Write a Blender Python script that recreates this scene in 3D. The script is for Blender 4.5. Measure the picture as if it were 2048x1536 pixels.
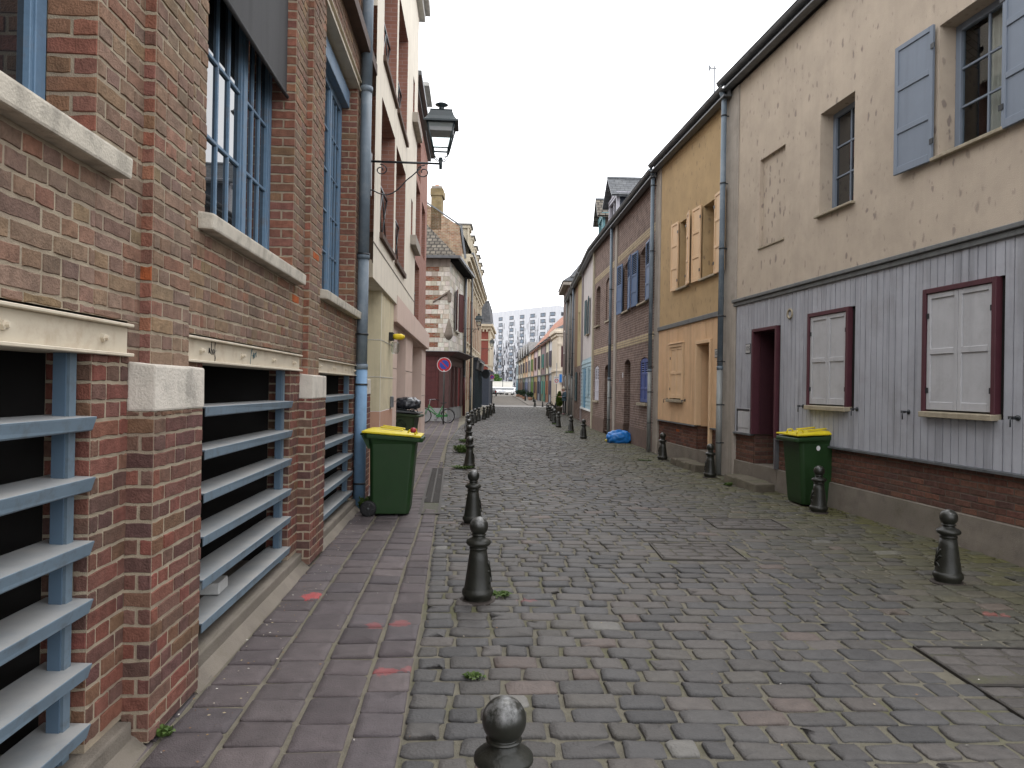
import bpy, bmesh, math, random
from mathutils import Vector, Matrix
random.seed(7)
S = bpy.context.scene
COL = S.collection
for o in list(bpy.data.objects): bpy.data.objects.remove(o)

# ------------------------------------------------------------------ camera
FPX = 1420.0
PITCH = math.atan(5 / FPX); ROLL = math.radians(1.0); EYE = 1.64
f_ = Vector((0, math.cos(PITCH), math.sin(PITCH))); r_ = Vector((1, 0, 0)); u_ = r_.cross(f_)
r2 = r_ * math.cos(ROLL) + u_ * math.sin(ROLL); u2 = -r_ * math.sin(ROLL) + u_ * math.cos(ROLL)
cam = bpy.data.cameras.new('camera'); cam.sensor_width = 36; cam.lens = 36 * FPX / 2048
cam.clip_start = .05; cam.clip_end = 3000
camo = bpy.data.objects.new('camera', cam); COL.objects.link(camo)
camo.matrix_world = Matrix(((r2.x, u2.x, -f_.x, 0), (r2.y, u2.y, -f_.y, 0), (r2.z, u2.z, -f_.z, EYE), (0, 0, 0, 1)))
S.camera = camo

# ------------------------------------------------------------------ sky, sun, exposure
W = bpy.data.worlds.new('World'); S.world = W; W.use_nodes = True
nt = W.node_tree; nt.nodes.clear()
wo = nt.nodes.new('ShaderNodeOutputWorld'); bg = nt.nodes.new('ShaderNodeBackground')
sky = nt.nodes.new('ShaderNodeTexSky'); sky.sky_type = 'NISHITA'; sky.sun_disc = False
SUN_EL, SUN_ROT = math.radians(62), math.radians(200)
sky.sun_elevation = SUN_EL; sky.sun_rotation = SUN_ROT; sky.air_density = 1.5; sky.dust_density = 4
tc = nt.nodes.new('ShaderNodeTexCoord'); nz = nt.nodes.new('ShaderNodeTexNoise'); nz.inputs['Scale'].default_value = 2.2
nz.inputs['Detail'].default_value = 5
rp = nt.nodes.new('ShaderNodeMapRange'); rp.inputs[3].default_value = .90; rp.inputs[4].default_value = .99
mx = nt.nodes.new('ShaderNodeMix'); mx.data_type = 'RGBA'
mx.inputs[7].default_value = (9.6, 9.7, 10.0, 1)         # the bright even cloud deck
nt.links.new(tc.outputs['Generated'], nz.inputs['Vector']); nt.links.new(nz.outputs['Fac'], rp.inputs[0])
nt.links.new(rp.outputs[0], mx.inputs[0]); nt.links.new(sky.outputs[0], mx.inputs[6])
nt.links.new(mx.outputs[2], bg.inputs['Color']); nt.links.new(bg.outputs[0], wo.inputs[0])
bg.inputs['Strength'].default_value = .15
sun = bpy.data.lights.new('sun', 'SUN'); sun.energy = .6; sun.angle = math.radians(25); sun.color = (1, .97, .93)
suno = bpy.data.objects.new('sun', sun); COL.objects.link(suno)
suno.rotation_euler = (math.pi / 2 - SUN_EL, 0, math.pi - SUN_ROT + math.pi)
S.view_settings.view_transform = 'Standard'; S.view_settings.look = 'None'; S.view_settings.gamma = 1
S.view_settings.exposure = .85

# ------------------------------------------------------------------ materials
MATS = {}
def lk(t, a, b): t.links.new(a, b)
def mat(name, col, rough=.8, var=.15, scale=3, bump=0, bscale=60, spec=.3, attr=False, metal=0, streak=0, stain=None, stain_amt=0, stain_scale=1.5, stretch=(1, 1, 1), coat=0):
    if name in MATS: return MATS[name]
    m = bpy.data.materials.new(name); m.use_nodes = True; t = m.node_tree; N = t.nodes
    b = N['Principled BSDF']; b.inputs['Roughness'].default_value = rough; b.inputs['Metallic'].default_value = metal
    b.inputs['Specular IOR Level'].default_value = spec; b.inputs['Coat Weight'].default_value = coat
    tc = N.new('ShaderNodeTexCoord')
    mp = N.new('ShaderNodeMapping'); mp.inputs['Scale'].default_value = stretch; lk(t, tc.outputs['Object'], mp.inputs[0])
    n1 = N.new('ShaderNodeTexNoise'); n1.inputs['Scale'].default_value = scale; n1.inputs['Detail'].default_value = 8; n1.inputs['Roughness'].default_value = .65
    lk(t, mp.outputs[0], n1.inputs['Vector'])
    r = N.new('ShaderNodeMapRange'); r.inputs[1].default_value = .28; r.inputs[2].default_value = .72
    r.inputs[3].default_value = 1 - var; r.inputs[4].default_value = 1 + var; lk(t, n1.outputs['Fac'], r.inputs[0])
    mu = N.new('ShaderNodeMix'); mu.data_type = 'RGBA'; mu.blend_type = 'MULTIPLY'; mu.inputs[0].default_value = 1
    if attr:
        a = N.new('ShaderNodeAttribute'); a.attribute_name = 'Col'; lk(t, a.outputs['Color'], mu.inputs[6])
    else: mu.inputs[6].default_value = (*col, 1)
    lk(t, r.outputs[0], mu.inputs[7]); out = mu.outputs[2]
    if streak:
        mp2 = N.new('ShaderNodeMapping'); mp2.inputs['Scale'].default_value = (6, 6, .35); lk(t, tc.outputs['Object'], mp2.inputs[0])
        n2 = N.new('ShaderNodeTexNoise'); n2.inputs['Scale'].default_value = 1.6; n2.inputs['Detail'].default_value = 6; lk(t, mp2.outputs[0], n2.inputs['Vector'])
        r2 = N.new('ShaderNodeMapRange'); r2.inputs[1].default_value = .5; r2.inputs[2].default_value = .75; r2.inputs[3].default_value = 1; r2.inputs[4].default_value = 1 - streak
        lk(t, n2.outputs['Fac'], r2.inputs[0])
        m2 = N.new('ShaderNodeMix'); m2.data_type = 'RGBA'; m2.blend_type = 'MULTIPLY'; m2.inputs[0].default_value = 1
        lk(t, out, m2.inputs[6]); lk(t, r2.outputs[0], m2.inputs[7]); out = m2.outputs[2]
    if stain:
        n3 = N.new('ShaderNodeTexNoise'); n3.inputs['Scale'].default_value = stain_scale; n3.inputs['Detail'].default_value = 7; n3.inputs['Roughness'].default_value = .7
        lk(t, tc.outputs['Object'], n3.inputs['Vector'])
        r3 = N.new('ShaderNodeMapRange'); r3.inputs[1].default_value = .5; r3.inputs[2].default_value = .68; r3.inputs[3].default_value = 0; r3.inputs[4].default_value = stain_amt
        lk(t, n3.outputs['Fac'], r3.inputs[0])
        m3 = N.new('ShaderNodeMix'); m3.data_type = 'RGBA'; lk(t, r3.outputs[0], m3.inputs[0]); lk(t, out, m3.inputs[6]); m3.inputs[7].default_value = (*stain, 1); out = m3.outputs[2]
    lk(t, out, b.inputs['Base Color'])
    rr = N.new('ShaderNodeMapRange'); rr.inputs[3].default_value = max(0, rough - .1); rr.inputs[4].default_value = min(1, rough + .1)
    lk(t, n1.outputs['Fac'], rr.inputs[0]); lk(t, rr.outputs[0], b.inputs['Roughness'])
    if bump:
        nb = N.new('ShaderNodeTexNoise'); nb.inputs['Scale'].default_value = bscale; nb.inputs['Detail'].default_value = 6; lk(t, mp.outputs[0], nb.inputs['Vector'])
        bp = N.new('ShaderNodeBump'); bp.inputs['Strength'].default_value = bump; bp.inputs['Distance'].default_value = .01
        lk(t, nb.outputs['Fac'], bp.inputs['Height']); lk(t, bp.outputs[0], b.inputs['Normal'])
    MATS[name] = m; return m

def brick_mat(name, c1, c2, mortar, bw=.23, rh=.076, ms=.012, var=.2, bump=.5, off=.5):
    if name in MATS: return MATS[name]
    m = bpy.data.materials.new(name); m.use_nodes = True; t = m.node_tree; N = t.nodes; b = N['Principled BSDF']
    b.inputs['Roughness'].default_value = .9; b.inputs['Specular IOR Level'].default_value = .2
    uv = N.new('ShaderNodeUVMap'); nzz = N.new('ShaderNodeTexNoise'); nzz.inputs['Scale'].default_value = 9
    lk(t, uv.outputs[0], nzz.inputs['Vector'])
    ad = N.new('ShaderNodeVectorMath'); ad.operation = 'MULTIPLY_ADD'; ad.inputs[1].default_value = (.012, .012, 0)
    lk(t, nzz.outputs['Color'], ad.inputs[0]); lk(t, uv.outputs[0], ad.inputs[2])
    br = N.new('ShaderNodeTexBrick'); br.inputs['Scale'].default_value = 1; br.inputs['Brick Width'].default_value = bw
    br.inputs['Row Height'].default_value = rh; br.inputs['Mortar Size'].default_value = ms; br.inputs['Mortar Smooth'].default_value = .2
    br.offset = off; br.inputs['Color1'].default_value = (*c1, 1); br.inputs['Color2'].default_value = (*c2, 1); br.inputs['Mortar'].default_value = (*mortar, 1)
    br.inputs['Bias'].default_value = -.1
    lk(t, ad.outputs[0], br.inputs['Vector'])
    n1 = N.new('ShaderNodeTexNoise'); n1.inputs['Scale'].default_value = 4; n1.inputs['Detail'].default_value = 8; lk(t, uv.outputs[0], n1.inputs['Vector'])
    r = N.new('ShaderNodeMapRange'); r.inputs[1].default_value = .3; r.inputs[2].default_value = .7; r.inputs[3].default_value = 1 - var; r.inputs[4].default_value = 1 + var; lk(t, n1.outputs['Fac'], r.inputs[0])
    mu = N.new('ShaderNodeMix'); mu.data_type = 'RGBA'; mu.blend_type = 'MULTIPLY'; mu.inputs[0].default_value = 1
    lk(t, br.outputs['Color'], mu.inputs[6]); lk(t, r.outputs[0], mu.inputs[7]); lk(t, mu.outputs[2], b.inputs['Base Color'])
    bp = N.new('ShaderNodeBump'); bp.inputs['Strength'].default_value = bump; bp.inputs['Distance'].default_value = .008; bp.invert = True
    lk(t, br.outputs['Fac'], bp.inputs['Height']); lk(t, bp.outputs[0], b.inputs['Normal'])
    MATS[name] = m; return m

def flecked(name, col, fleck, amt=.55, th=.58):
    """roughcast render with small dark run-down flecks"""
    if name in MATS: return MATS[name]
    m = mat(name, col, .92, .10, 2.2, bump=.5, bscale=140, spec=.15, streak=.05, stain=tuple(c * .72 for c in col), stain_amt=.4, stain_scale=.9)
    t = m.node_tree; N = t.nodes; b = N['Principled BSDF']; src = b.inputs['Base Color'].links[0].from_socket
    tc = N.new('ShaderNodeTexCoord'); mp = N.new('ShaderNodeMapping'); mp.inputs['Scale'].default_value = (1, 1, .5); lk(t, tc.outputs['Object'], mp.inputs[0])
    nd = N.new('ShaderNodeTexNoise'); nd.inputs['Scale'].default_value = 14; nd.inputs['Detail'].default_value = 4; lk(t, mp.outputs[0], nd.inputs['Vector'])
    dv = N.new('ShaderNodeVectorMath'); dv.operation = 'MULTIPLY_ADD'; dv.inputs[1].default_value = (.09, .09, .09); lk(t, nd.outputs['Color'], dv.inputs[0]); lk(t, mp.outputs[0], dv.inputs[2])
    vo = N.new('ShaderNodeTexVoronoi'); vo.inputs['Scale'].default_value = 12; lk(t, dv.outputs[0], vo.inputs['Vector'])
    sc = N.new('ShaderNodeSeparateColor'); lk(t, vo.outputs['Color'], sc.inputs[0])
    rad = N.new('ShaderNodeMapRange'); rad.inputs[1].default_value = .05; rad.inputs[2].default_value = 1; rad.inputs[3].default_value = .05; rad.inputs[4].default_value = .40; lk(t, sc.outputs[0], rad.inputs[0])
    sb = N.new('ShaderNodeMath'); sb.operation = 'SUBTRACT'; lk(t, rad.outputs[0], sb.inputs[0]); lk(t, vo.outputs['Distance'], sb.inputs[1])
    r = N.new('ShaderNodeMapRange'); r.inputs[1].default_value = -.04; r.inputs[2].default_value = .12; r.inputs[3].default_value = 0; r.inputs[4].default_value = amt; lk(t, sb.outputs[0], r.inputs[0])
    n2 = N.new('ShaderNodeTexNoise'); n2.inputs['Scale'].default_value = .8; lk(t, tc.outputs['Object'], n2.inputs['Vector'])
    r2 = N.new('ShaderNodeMapRange'); r2.inputs[1].default_value = .38; r2.inputs[2].default_value = .58; r2.inputs[3].default_value = .55; lk(t, n2.outputs['Fac'], r2.inputs[0])
    mm = N.new('ShaderNodeMath'); mm.operation = 'MULTIPLY'; lk(t, r.outputs[0], mm.inputs[0]); lk(t, r2.outputs[0], mm.inputs[1])
    x = N.new('ShaderNodeMix'); x.data_type = 'RGBA'; lk(t, mm.outputs[0], x.inputs[0]); lk(t, src, x.inputs[6]); x.inputs[7].default_value = (*fleck, 1)
    lk(t, x.outputs[2], b.inputs['Base Color']); return m

def glass_dark(name='window_glass', col=(.012, .014, .016)):
    if name in MATS: return MATS[name]
    m = bpy.data.materials.new(name); m.use_nodes = True; b = m.node_tree.nodes['Principled BSDF']
    b.inputs['Base Color'].default_value = (*col, 1); b.inputs['Roughness'].default_value = .02; b.inputs['IOR'].default_value = 2.0      # two panes reflect about twice what one does
    t = m.node_tree; tc = t.nodes.new('ShaderNodeTexCoord'); n = t.nodes.new('ShaderNodeTexNoise'); n.inputs['Scale'].default_value = 1.4
    bp = t.nodes.new('ShaderNodeBump'); bp.inputs['Strength'].default_value = .06; bp.inputs['Distance'].default_value = .02
    lk(t, tc.outputs['Object'], n.inputs['Vector']); lk(t, n.outputs['Fac'], bp.inputs['Height']); lk(t, bp.outputs[0], b.inputs['Normal'])
    MATS[name] = m; return m
def glass_clear(name='clear_glass'):
    if name in MATS: return MATS[name]
    m = bpy.data.materials.new(name); m.use_nodes = True; t = m.node_tree; N = t.nodes; N.clear()
    o = N.new('ShaderNodeOutputMaterial'); tr = N.new('ShaderNodeBsdfTransparent'); tr.inputs[0].default_value = (.8, .84, .83, 1)
    g = N.new('ShaderNodeBsdfGlossy'); g.inputs['Roughness'].default_value = .03; lw = N.new('ShaderNodeLayerWeight'); pw = N.new('ShaderNodeMath'); pw.operation = 'POWER'; pw.inputs[1].default_value = 4; lk(t, lw.outputs['Facing'], pw.inputs[0]); fr = N.new('ShaderNodeMath'); fr.operation = 'MULTIPLY_ADD'; fr.inputs[1].default_value = .9; fr.inputs[2].default_value = .06; lk(t, pw.outputs[0], fr.inputs[0])
    x = N.new('ShaderNodeMixShader'); lk(t, fr.outputs[0], x.inputs[0]); lk(t, tr.outputs[0], x.inputs[1]); lk(t, g.outputs[0], x.inputs[2]); lk(t, x.outputs[0], o.inputs[0])
    MATS[name] = m; return m

# ------------------------------------------------------------------ mesh builder
def ident(a, b, c): return (a, b, c)
class MB:
    def __init__(s, T=ident):
        s.v = []; s.f = []; s.mi = []; s.fc = []; s.mats = []; s.T = T; s.smf = []
    def m(s, mt):
        if mt not in s.mats: s.mats.append(mt)
        return s.mats.index(mt)
    def face(s, pts, mt, col=(1, 1, 1), smooth=False, raw=False):
        b = len(s.v); s.v += [p if raw else s.T(*p) for p in pts]
        s.f.append(tuple(range(b, b + len(pts)))); s.mi.append(s.m(mt)); s.fc.append(col); s.smf.append(smooth)
    def mesh(s, verts, faces, mt, col=(1, 1, 1), smooth=False):
        b = len(s.v); s.v += [s.T(*p) for p in verts]; k = s.m(mt)
        for f in faces: s.f.append(tuple(b + i for i in f)); s.mi.append(k); s.fc.append(col); s.smf.append(smooth)
    def box(s, a0, a1, b0, b1, c0, c1, mt, col=(1, 1, 1)):
        V = [(a0, b0, c0), (a1, b0, c0), (a1, b1, c0), (a0, b1, c0), (a0, b0, c1), (a1, b0, c1), (a1, b1, c1), (a0, b1, c1)]
        s.mesh(V, [(0, 3, 2, 1), (4, 5, 6, 7), (0, 1, 5, 4), (1, 2, 6, 5), (2, 3, 7, 6), (3, 0, 4, 7)], mt, col)
    def hexa(s, V, mt, col=(1, 1, 1)):
        s.mesh(V, [(0, 3, 2, 1), (4, 5, 6, 7), (0, 1, 5, 4), (1, 2, 6, 5), (2, 3, 7, 6), (3, 0, 4, 7)], mt, col)
    def loft(s, rings, mt, smooth=False, cap=True, closed=True, col=(1, 1, 1)):
        n = len(rings[0]); V = [p for r in rings for p in r]; F = []
        for i in range(len(rings) - 1):
            for j in range(n if closed else n - 1):
                k = (j + 1) % n; F.append((i * n + j, i * n + k, (i + 1) * n + k, (i + 1) * n + j))
        if cap: F.append(tuple(range(n - 1, -1, -1))); F.append(tuple(range((len(rings) - 1) * n, len(rings) * n)))
        s.mesh(V, F, mt, col, smooth)
    def lathe(s, prof, mt, c=(0, 0, 0), n=20, axis=2, smooth=True, cap=True):
        rings = []
        for r, z in prof:
            ring = []
            for j in range(n):
                a = 2 * math.pi * j / n; p = [r * math.cos(a), r * math.sin(a)]
                q = [0, 0, 0]; ax = [i for i in range(3) if i != axis]; q[ax[0]] = p[0]; q[ax[1]] = p[1]; q[axis] = z
                ring.append((q[0] + c[0], q[1] + c[1], q[2] + c[2]))
            rings.append(ring)
        s.loft(rings, mt, smooth, cap)
    def tube(s, path, r, mt, n=8, smooth=True, cap=True):
        P = [Vector(p) for p in path]; rings = []
        up = Vector((0, 0, 1))
        for i, p in enumerate(P):
            d = (P[min(i + 1, len(P) - 1)] - P[max(i - 1, 0)]); d = d.normalized() if d.length > 1e-9 else Vector((0, 0, 1))
            ref = up if abs(d.dot(up)) < .95 else Vector((0, 1, 0))
            x = d.cross(ref).normalized(); y = d.cross(x)
            rr = r[i] if isinstance(r, (list, tuple)) else r
            rings.append([tuple(p + (x * math.cos(2 * math.pi * j / n) + y * math.sin(2 * math.pi * j / n)) * rr) for j in range(n)])
        s.loft(rings, mt, smooth, cap)
    def build(s, name, parent=None, bevel=0, seg=1, uv=False, recalc=True, merge=False):
        me = bpy.data.meshes.new(name); me.from_pydata(s.v, [], s.f)
        for mt in s.mats: me.materials.append(mt)
        me.polygons.foreach_set('material_index', s.mi); me.polygons.foreach_set('use_smooth', s.smf)
        if any(c != (1, 1, 1) for c in s.fc):
            a = me.color_attributes.new('Col', 'FLOAT_COLOR', 'CORNER'); buf = []
            for f, c in zip(s.f, s.fc): buf += [c[0], c[1], c[2], 1.0] * len(f)
            a.data.foreach_set('color', buf)
        if bevel or recalc or merge:
            bm = bmesh.new(); bm.from_mesh(me)
            if merge: bmesh.ops.remove_doubles(bm, verts=bm.verts, dist=1e-4)
            if recalc: bmesh.ops.recalc_face_normals(bm, faces=bm.faces)
            if bevel:
                es = [e for e in bm.edges if len(e.link_faces) == 2 and e.calc_face_angle(0) > .5]
                bmesh.ops.bevel(bm, geom=es, offset=bevel, segments=seg, affect='EDGES', profile=.6)
            bm.to_mesh(me); bm.free()
        if uv:
            L = me.uv_layers.new(name='UVMap'); buf = []
            for p in me.polygons:
                n = p.normal
                for li in p.loop_indices:
                    c = me.vertices[me.loops[li].vertex_index].co
                    if abs(n.z) > .75: buf += [c.x, c.y]
                    else:
                        l = math.hypot(n.x, n.y); tx, ty = -n.y / l, n.x / l
                        if abs(tx) > abs(ty):
                            if tx < 0: tx, ty = -tx, -ty
                        elif ty < 0: tx, ty = -tx, -ty
                        buf += [c.x * tx + c.y * ty, c.z / max(.3, math.sqrt(1 - n.z * n.z))]
            L.data.foreach_set('uv', buf)
        me.update(); o = bpy.data.objects.new(name, me); COL.objects.link(o)
        if parent: o.parent = parent
        return o
def tag(o, label, cat, group=None, kind=None):
    o['label'] = label; o['category'] = cat
    if group: o['group'] = group
    if kind: o['kind'] = kind
    return o
def empty(name, loc=(0, 0, 0), rz=0, label=None, cat=None, group=None):
    o = bpy.data.objects.new(name, None); COL.objects.link(o); o.location = loc; o.rotation_euler = (0, 0, rz); o.empty_display_size = .2
    if label: tag(o, label, cat, group)
    return o
def children(o): return [c for c in bpy.data.objects if c.parent == o]
def copy_tree(o, loc=None, rz=None, label=None):
    def rec(q, par):
        c = q.copy(); COL.objects.link(c); c.parent = par
        for ch in children(q): rec(ch, c)
        return c
    c = rec(o, None)
    if loc: c.location = loc
    if rz is not None: c.rotation_euler = (0, 0, rz)
    if label: c['label'] = label
    return c
def text_mesh(txt, size, name, parent, mt, loc, rx=(math.pi / 2, 0, 0), depth=.002, align='CENTER'):
    cu = bpy.data.curves.new(name, 'FONT'); cu.body = txt; cu.size = size; cu.extrude = depth; cu.align_x = align; cu.align_y = 'CENTER'
    t = bpy.data.objects.new(name, cu); COL.objects.link(t); bpy.context.view_layer.update()
    me = bpy.data.meshes.new_from_object(t.evaluated_get(bpy.context.evaluated_depsgraph_get())); me.materials.clear(); me.materials.append(mt)
    bpy.data.objects.remove(t); o = bpy.data.objects.new(name, me); COL.objects.link(o); o.parent = parent; o.location = loc; o.rotation_euler = rx
    return o
R = random.uniform

# ------------------------------------------------------------------ shared materials
M_mortar = mat('lime_mortar', (.345, .29, .215), .95, .18, 14, bump=.6, bscale=220, spec=.1, stain=(.2, .15, .12), stain_amt=.5, stain_scale=2)
M_brick = mat('brick_face', (1, 1, 1), .92, .34, 17, bump=.7, bscale=110, spec=.12, attr=True, stain=(.075, .058, .046), stain_amt=.38, stain_scale=1.3)
M_brickfar = M_brick
M_bluepaint = mat('blue_frame_paint', (.115, .19, .28), .55, .18, 9, bump=.25, bscale=40, streak=.25, stain=(.13, .12, .12), stain_amt=.65, stain_scale=9)
M_bluemetal = mat('blue_louvre_paint', (.115, .16, .20), .52, .12, 4, spec=.4, stain=(.06, .055, .05), stain_amt=.45, stain_scale=11)
def dust_on_top(m, col, amt=.85):
    t = m.node_tree; N = t.nodes; b = N['Principled BSDF']; src = b.inputs['Base Color'].links[0].from_socket
    g = N.new('ShaderNodeNewGeometry'); sp = N.new('ShaderNodeSeparateXYZ'); lk(t, g.outputs['True Normal'], sp.inputs[0]); tc = N.new('ShaderNodeTexCoord')
    ab = N.new('ShaderNodeMath'); ab.operation = 'ABSOLUTE'; lk(t, sp.outputs[2], ab.inputs[0]); r = N.new('ShaderNodeMapRange'); r.inputs[1].default_value = .85; r.inputs[2].default_value = .98; lk(t, ab.outputs[0], r.inputs[0])
    n = N.new('ShaderNodeTexNoise'); n.inputs['Scale'].default_value = 3.5; n.inputs['Detail'].default_value = 8; n.inputs['Roughness'].default_value = .7; lk(t, tc.outputs['Object'], n.inputs['Vector'])
    r2 = N.new('ShaderNodeMapRange'); r2.inputs[1].default_value = .3; r2.inputs[2].default_value = .65; r2.inputs[3].default_value = amt * .55; r2.inputs[4].default_value = amt; lk(t, n.outputs['Fac'], r2.inputs[0])
    mm = N.new('ShaderNodeMath'); mm.operation = 'MULTIPLY'; lk(t, r.outputs[0], mm.inputs[0]); lk(t, r2.outputs[0], mm.inputs[1])
    x = N.new('ShaderNodeMix'); x.data_type = 'RGBA'; lk(t, mm.outputs[0], x.inputs[0]); lk(t, src, x.inputs[6]); x.inputs[7].default_value = (*col, 1); lk(t, x.outputs[2], b.inputs['Base Color'])
M_bluepost = mat('blue_post_paint', (.075, .118, .168), .5, .08, 4, spec=.4, stain=(.07, .10, .14), stain_amt=.5, stain_scale=5)
dust_on_top(M_bluemetal, (.31, .305, .295), 1.0)
M_beam = mat('cream_steel_paint', (.52, .46, .36), .55, .08, 5, spec=.4, stain=(.30, .2, .12), stain_amt=.45, stain_scale=6)
M_stone = mat('white_limestone', (.50, .46, .40), .9, .12, 7, bump=.5, bscale=80, stain=(.16, .15, .13), stain_amt=.6, stain_scale=4)
M_sill = mat('stone_sill', (.47, .43, .36), .9, .12, 8, bump=.4, bscale=90, streak=.4, stain=(.15, .14, .12), stain_amt=.55, stain_scale=6)
M_conc = mat('grey_concrete', (.165, .143, .118), .95, .28, 5, bump=.5, bscale=90, stain=(.085, .076, .056), stain_amt=.75, stain_scale=2.5)
M_conc2 = mat('beige_concrete_strip', (.32, .285, .245), .92, .14, 3, bump=.3, bscale=120, streak=.3, stain=(.20, .175, .15), stain_amt=.5, stain_scale=2.0)
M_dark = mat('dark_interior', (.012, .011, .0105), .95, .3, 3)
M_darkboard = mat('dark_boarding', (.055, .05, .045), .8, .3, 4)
M_zinc = mat('zinc_grey', (.16, .17, .18), .5, .18, 6, metal=.4, spec=.4, streak=.3)
M_zincd = mat('dark_zinc', (.13, .135, .14), .5, .2, 6, metal=.4, streak=.3)
M_pipegrey = mat('painted_pipe_grey', (.125, .158, .19), .5, .15, 5, streak=.3, stain=(.25, .26, .26), stain_amt=.3, stain_scale=5)
M_pipeblue = mat('painted_pipe_blue', (.15, .26, .40), .5, .14, 4, streak=.25, stain=(.10, .15, .22), stain_amt=.5, stain_scale=6)
M_piperight = mat('weathered_zinc_pipe', (.22, .23, .225), .55, .2, 4, metal=.2, streak=.35)
M_slate = brick_mat('slate_roof', (.10, .105, .112), (.13, .135, .14), (.06, .062, .065), .3, .14, .012, .25, .5)
M_tile = brick_mat('old_tile_roof', (.13, .115, .095), (.17, .15, .12), (.05, .045, .04), .25, .22, .03, .3, .9)
M_redtile = brick_mat('red_tile_roof', (.33, .15, .10), (.40, .20, .135), (.18, .09, .065), .35, .4, .05, .25, .8)
M_iron = mat('black_iron', (.014, .018, .022), .4, .2, 15, spec=.5)
M_glass = glass_dark(); M_clear = glass_clear()
M_curtain = mat('white_curtain', (.55, .54, .5), .9, .1, 6)
M_white = mat('white_paint', (.62, .62, .60), .5, .06, 8)
M_black = mat('black_rubber', (.012, .012, .013), .6, .2, 30, bump=.2, bscale=120)

# ------------------------------------------------------------------ masonry
PAL_UP = [(.172, .100, .068), (.182, .098, .064), (.160, .102, .074), (.178, .115, .074), (.150, .098, .076), (.190, .100, .064), (.185, .128, .064), (.140, .090, .068), (.20, .086, .052), (.122, .080, .062), (.168, .116, .084), (.172, .118, .078)]
PAL_REV = [(.24, .092, .056), (.22, .085, .054), (.25, .105, .06), (.20, .085, .056), (.21, .11, .06), (.185, .08, .058)]
PAL_LOW = [(.185, .062, .046), (.165, .068, .052), (.14, .062, .05), (.20, .072, .048), (.12, .056, .05), (.17, .09, .05), (.14, .08, .058), (.09, .048, .044), (.20, .058, .042), (.155, .088, .062)]
def calm(pal, k=.30, lift=1.0):
    out = []
    for c in pal: a = sum(c) / 3; out.append(tuple((x * (1 - k) + a * k) * lift for x in c))
    return out
PAL_UP = calm([tuple(.62 * x + .38 * y for x, y in zip(c, (.172, .108, .074))) for c in PAL_UP], .12, 1.24); PAL_REV = calm(PAL_REV, .12, 1.05); PAL_LOW = calm([tuple(.7 * x + .3 * y for x, y in zip(c, (.155, .080, .060))) for c in PAL_LOW], .10, .92)
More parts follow.
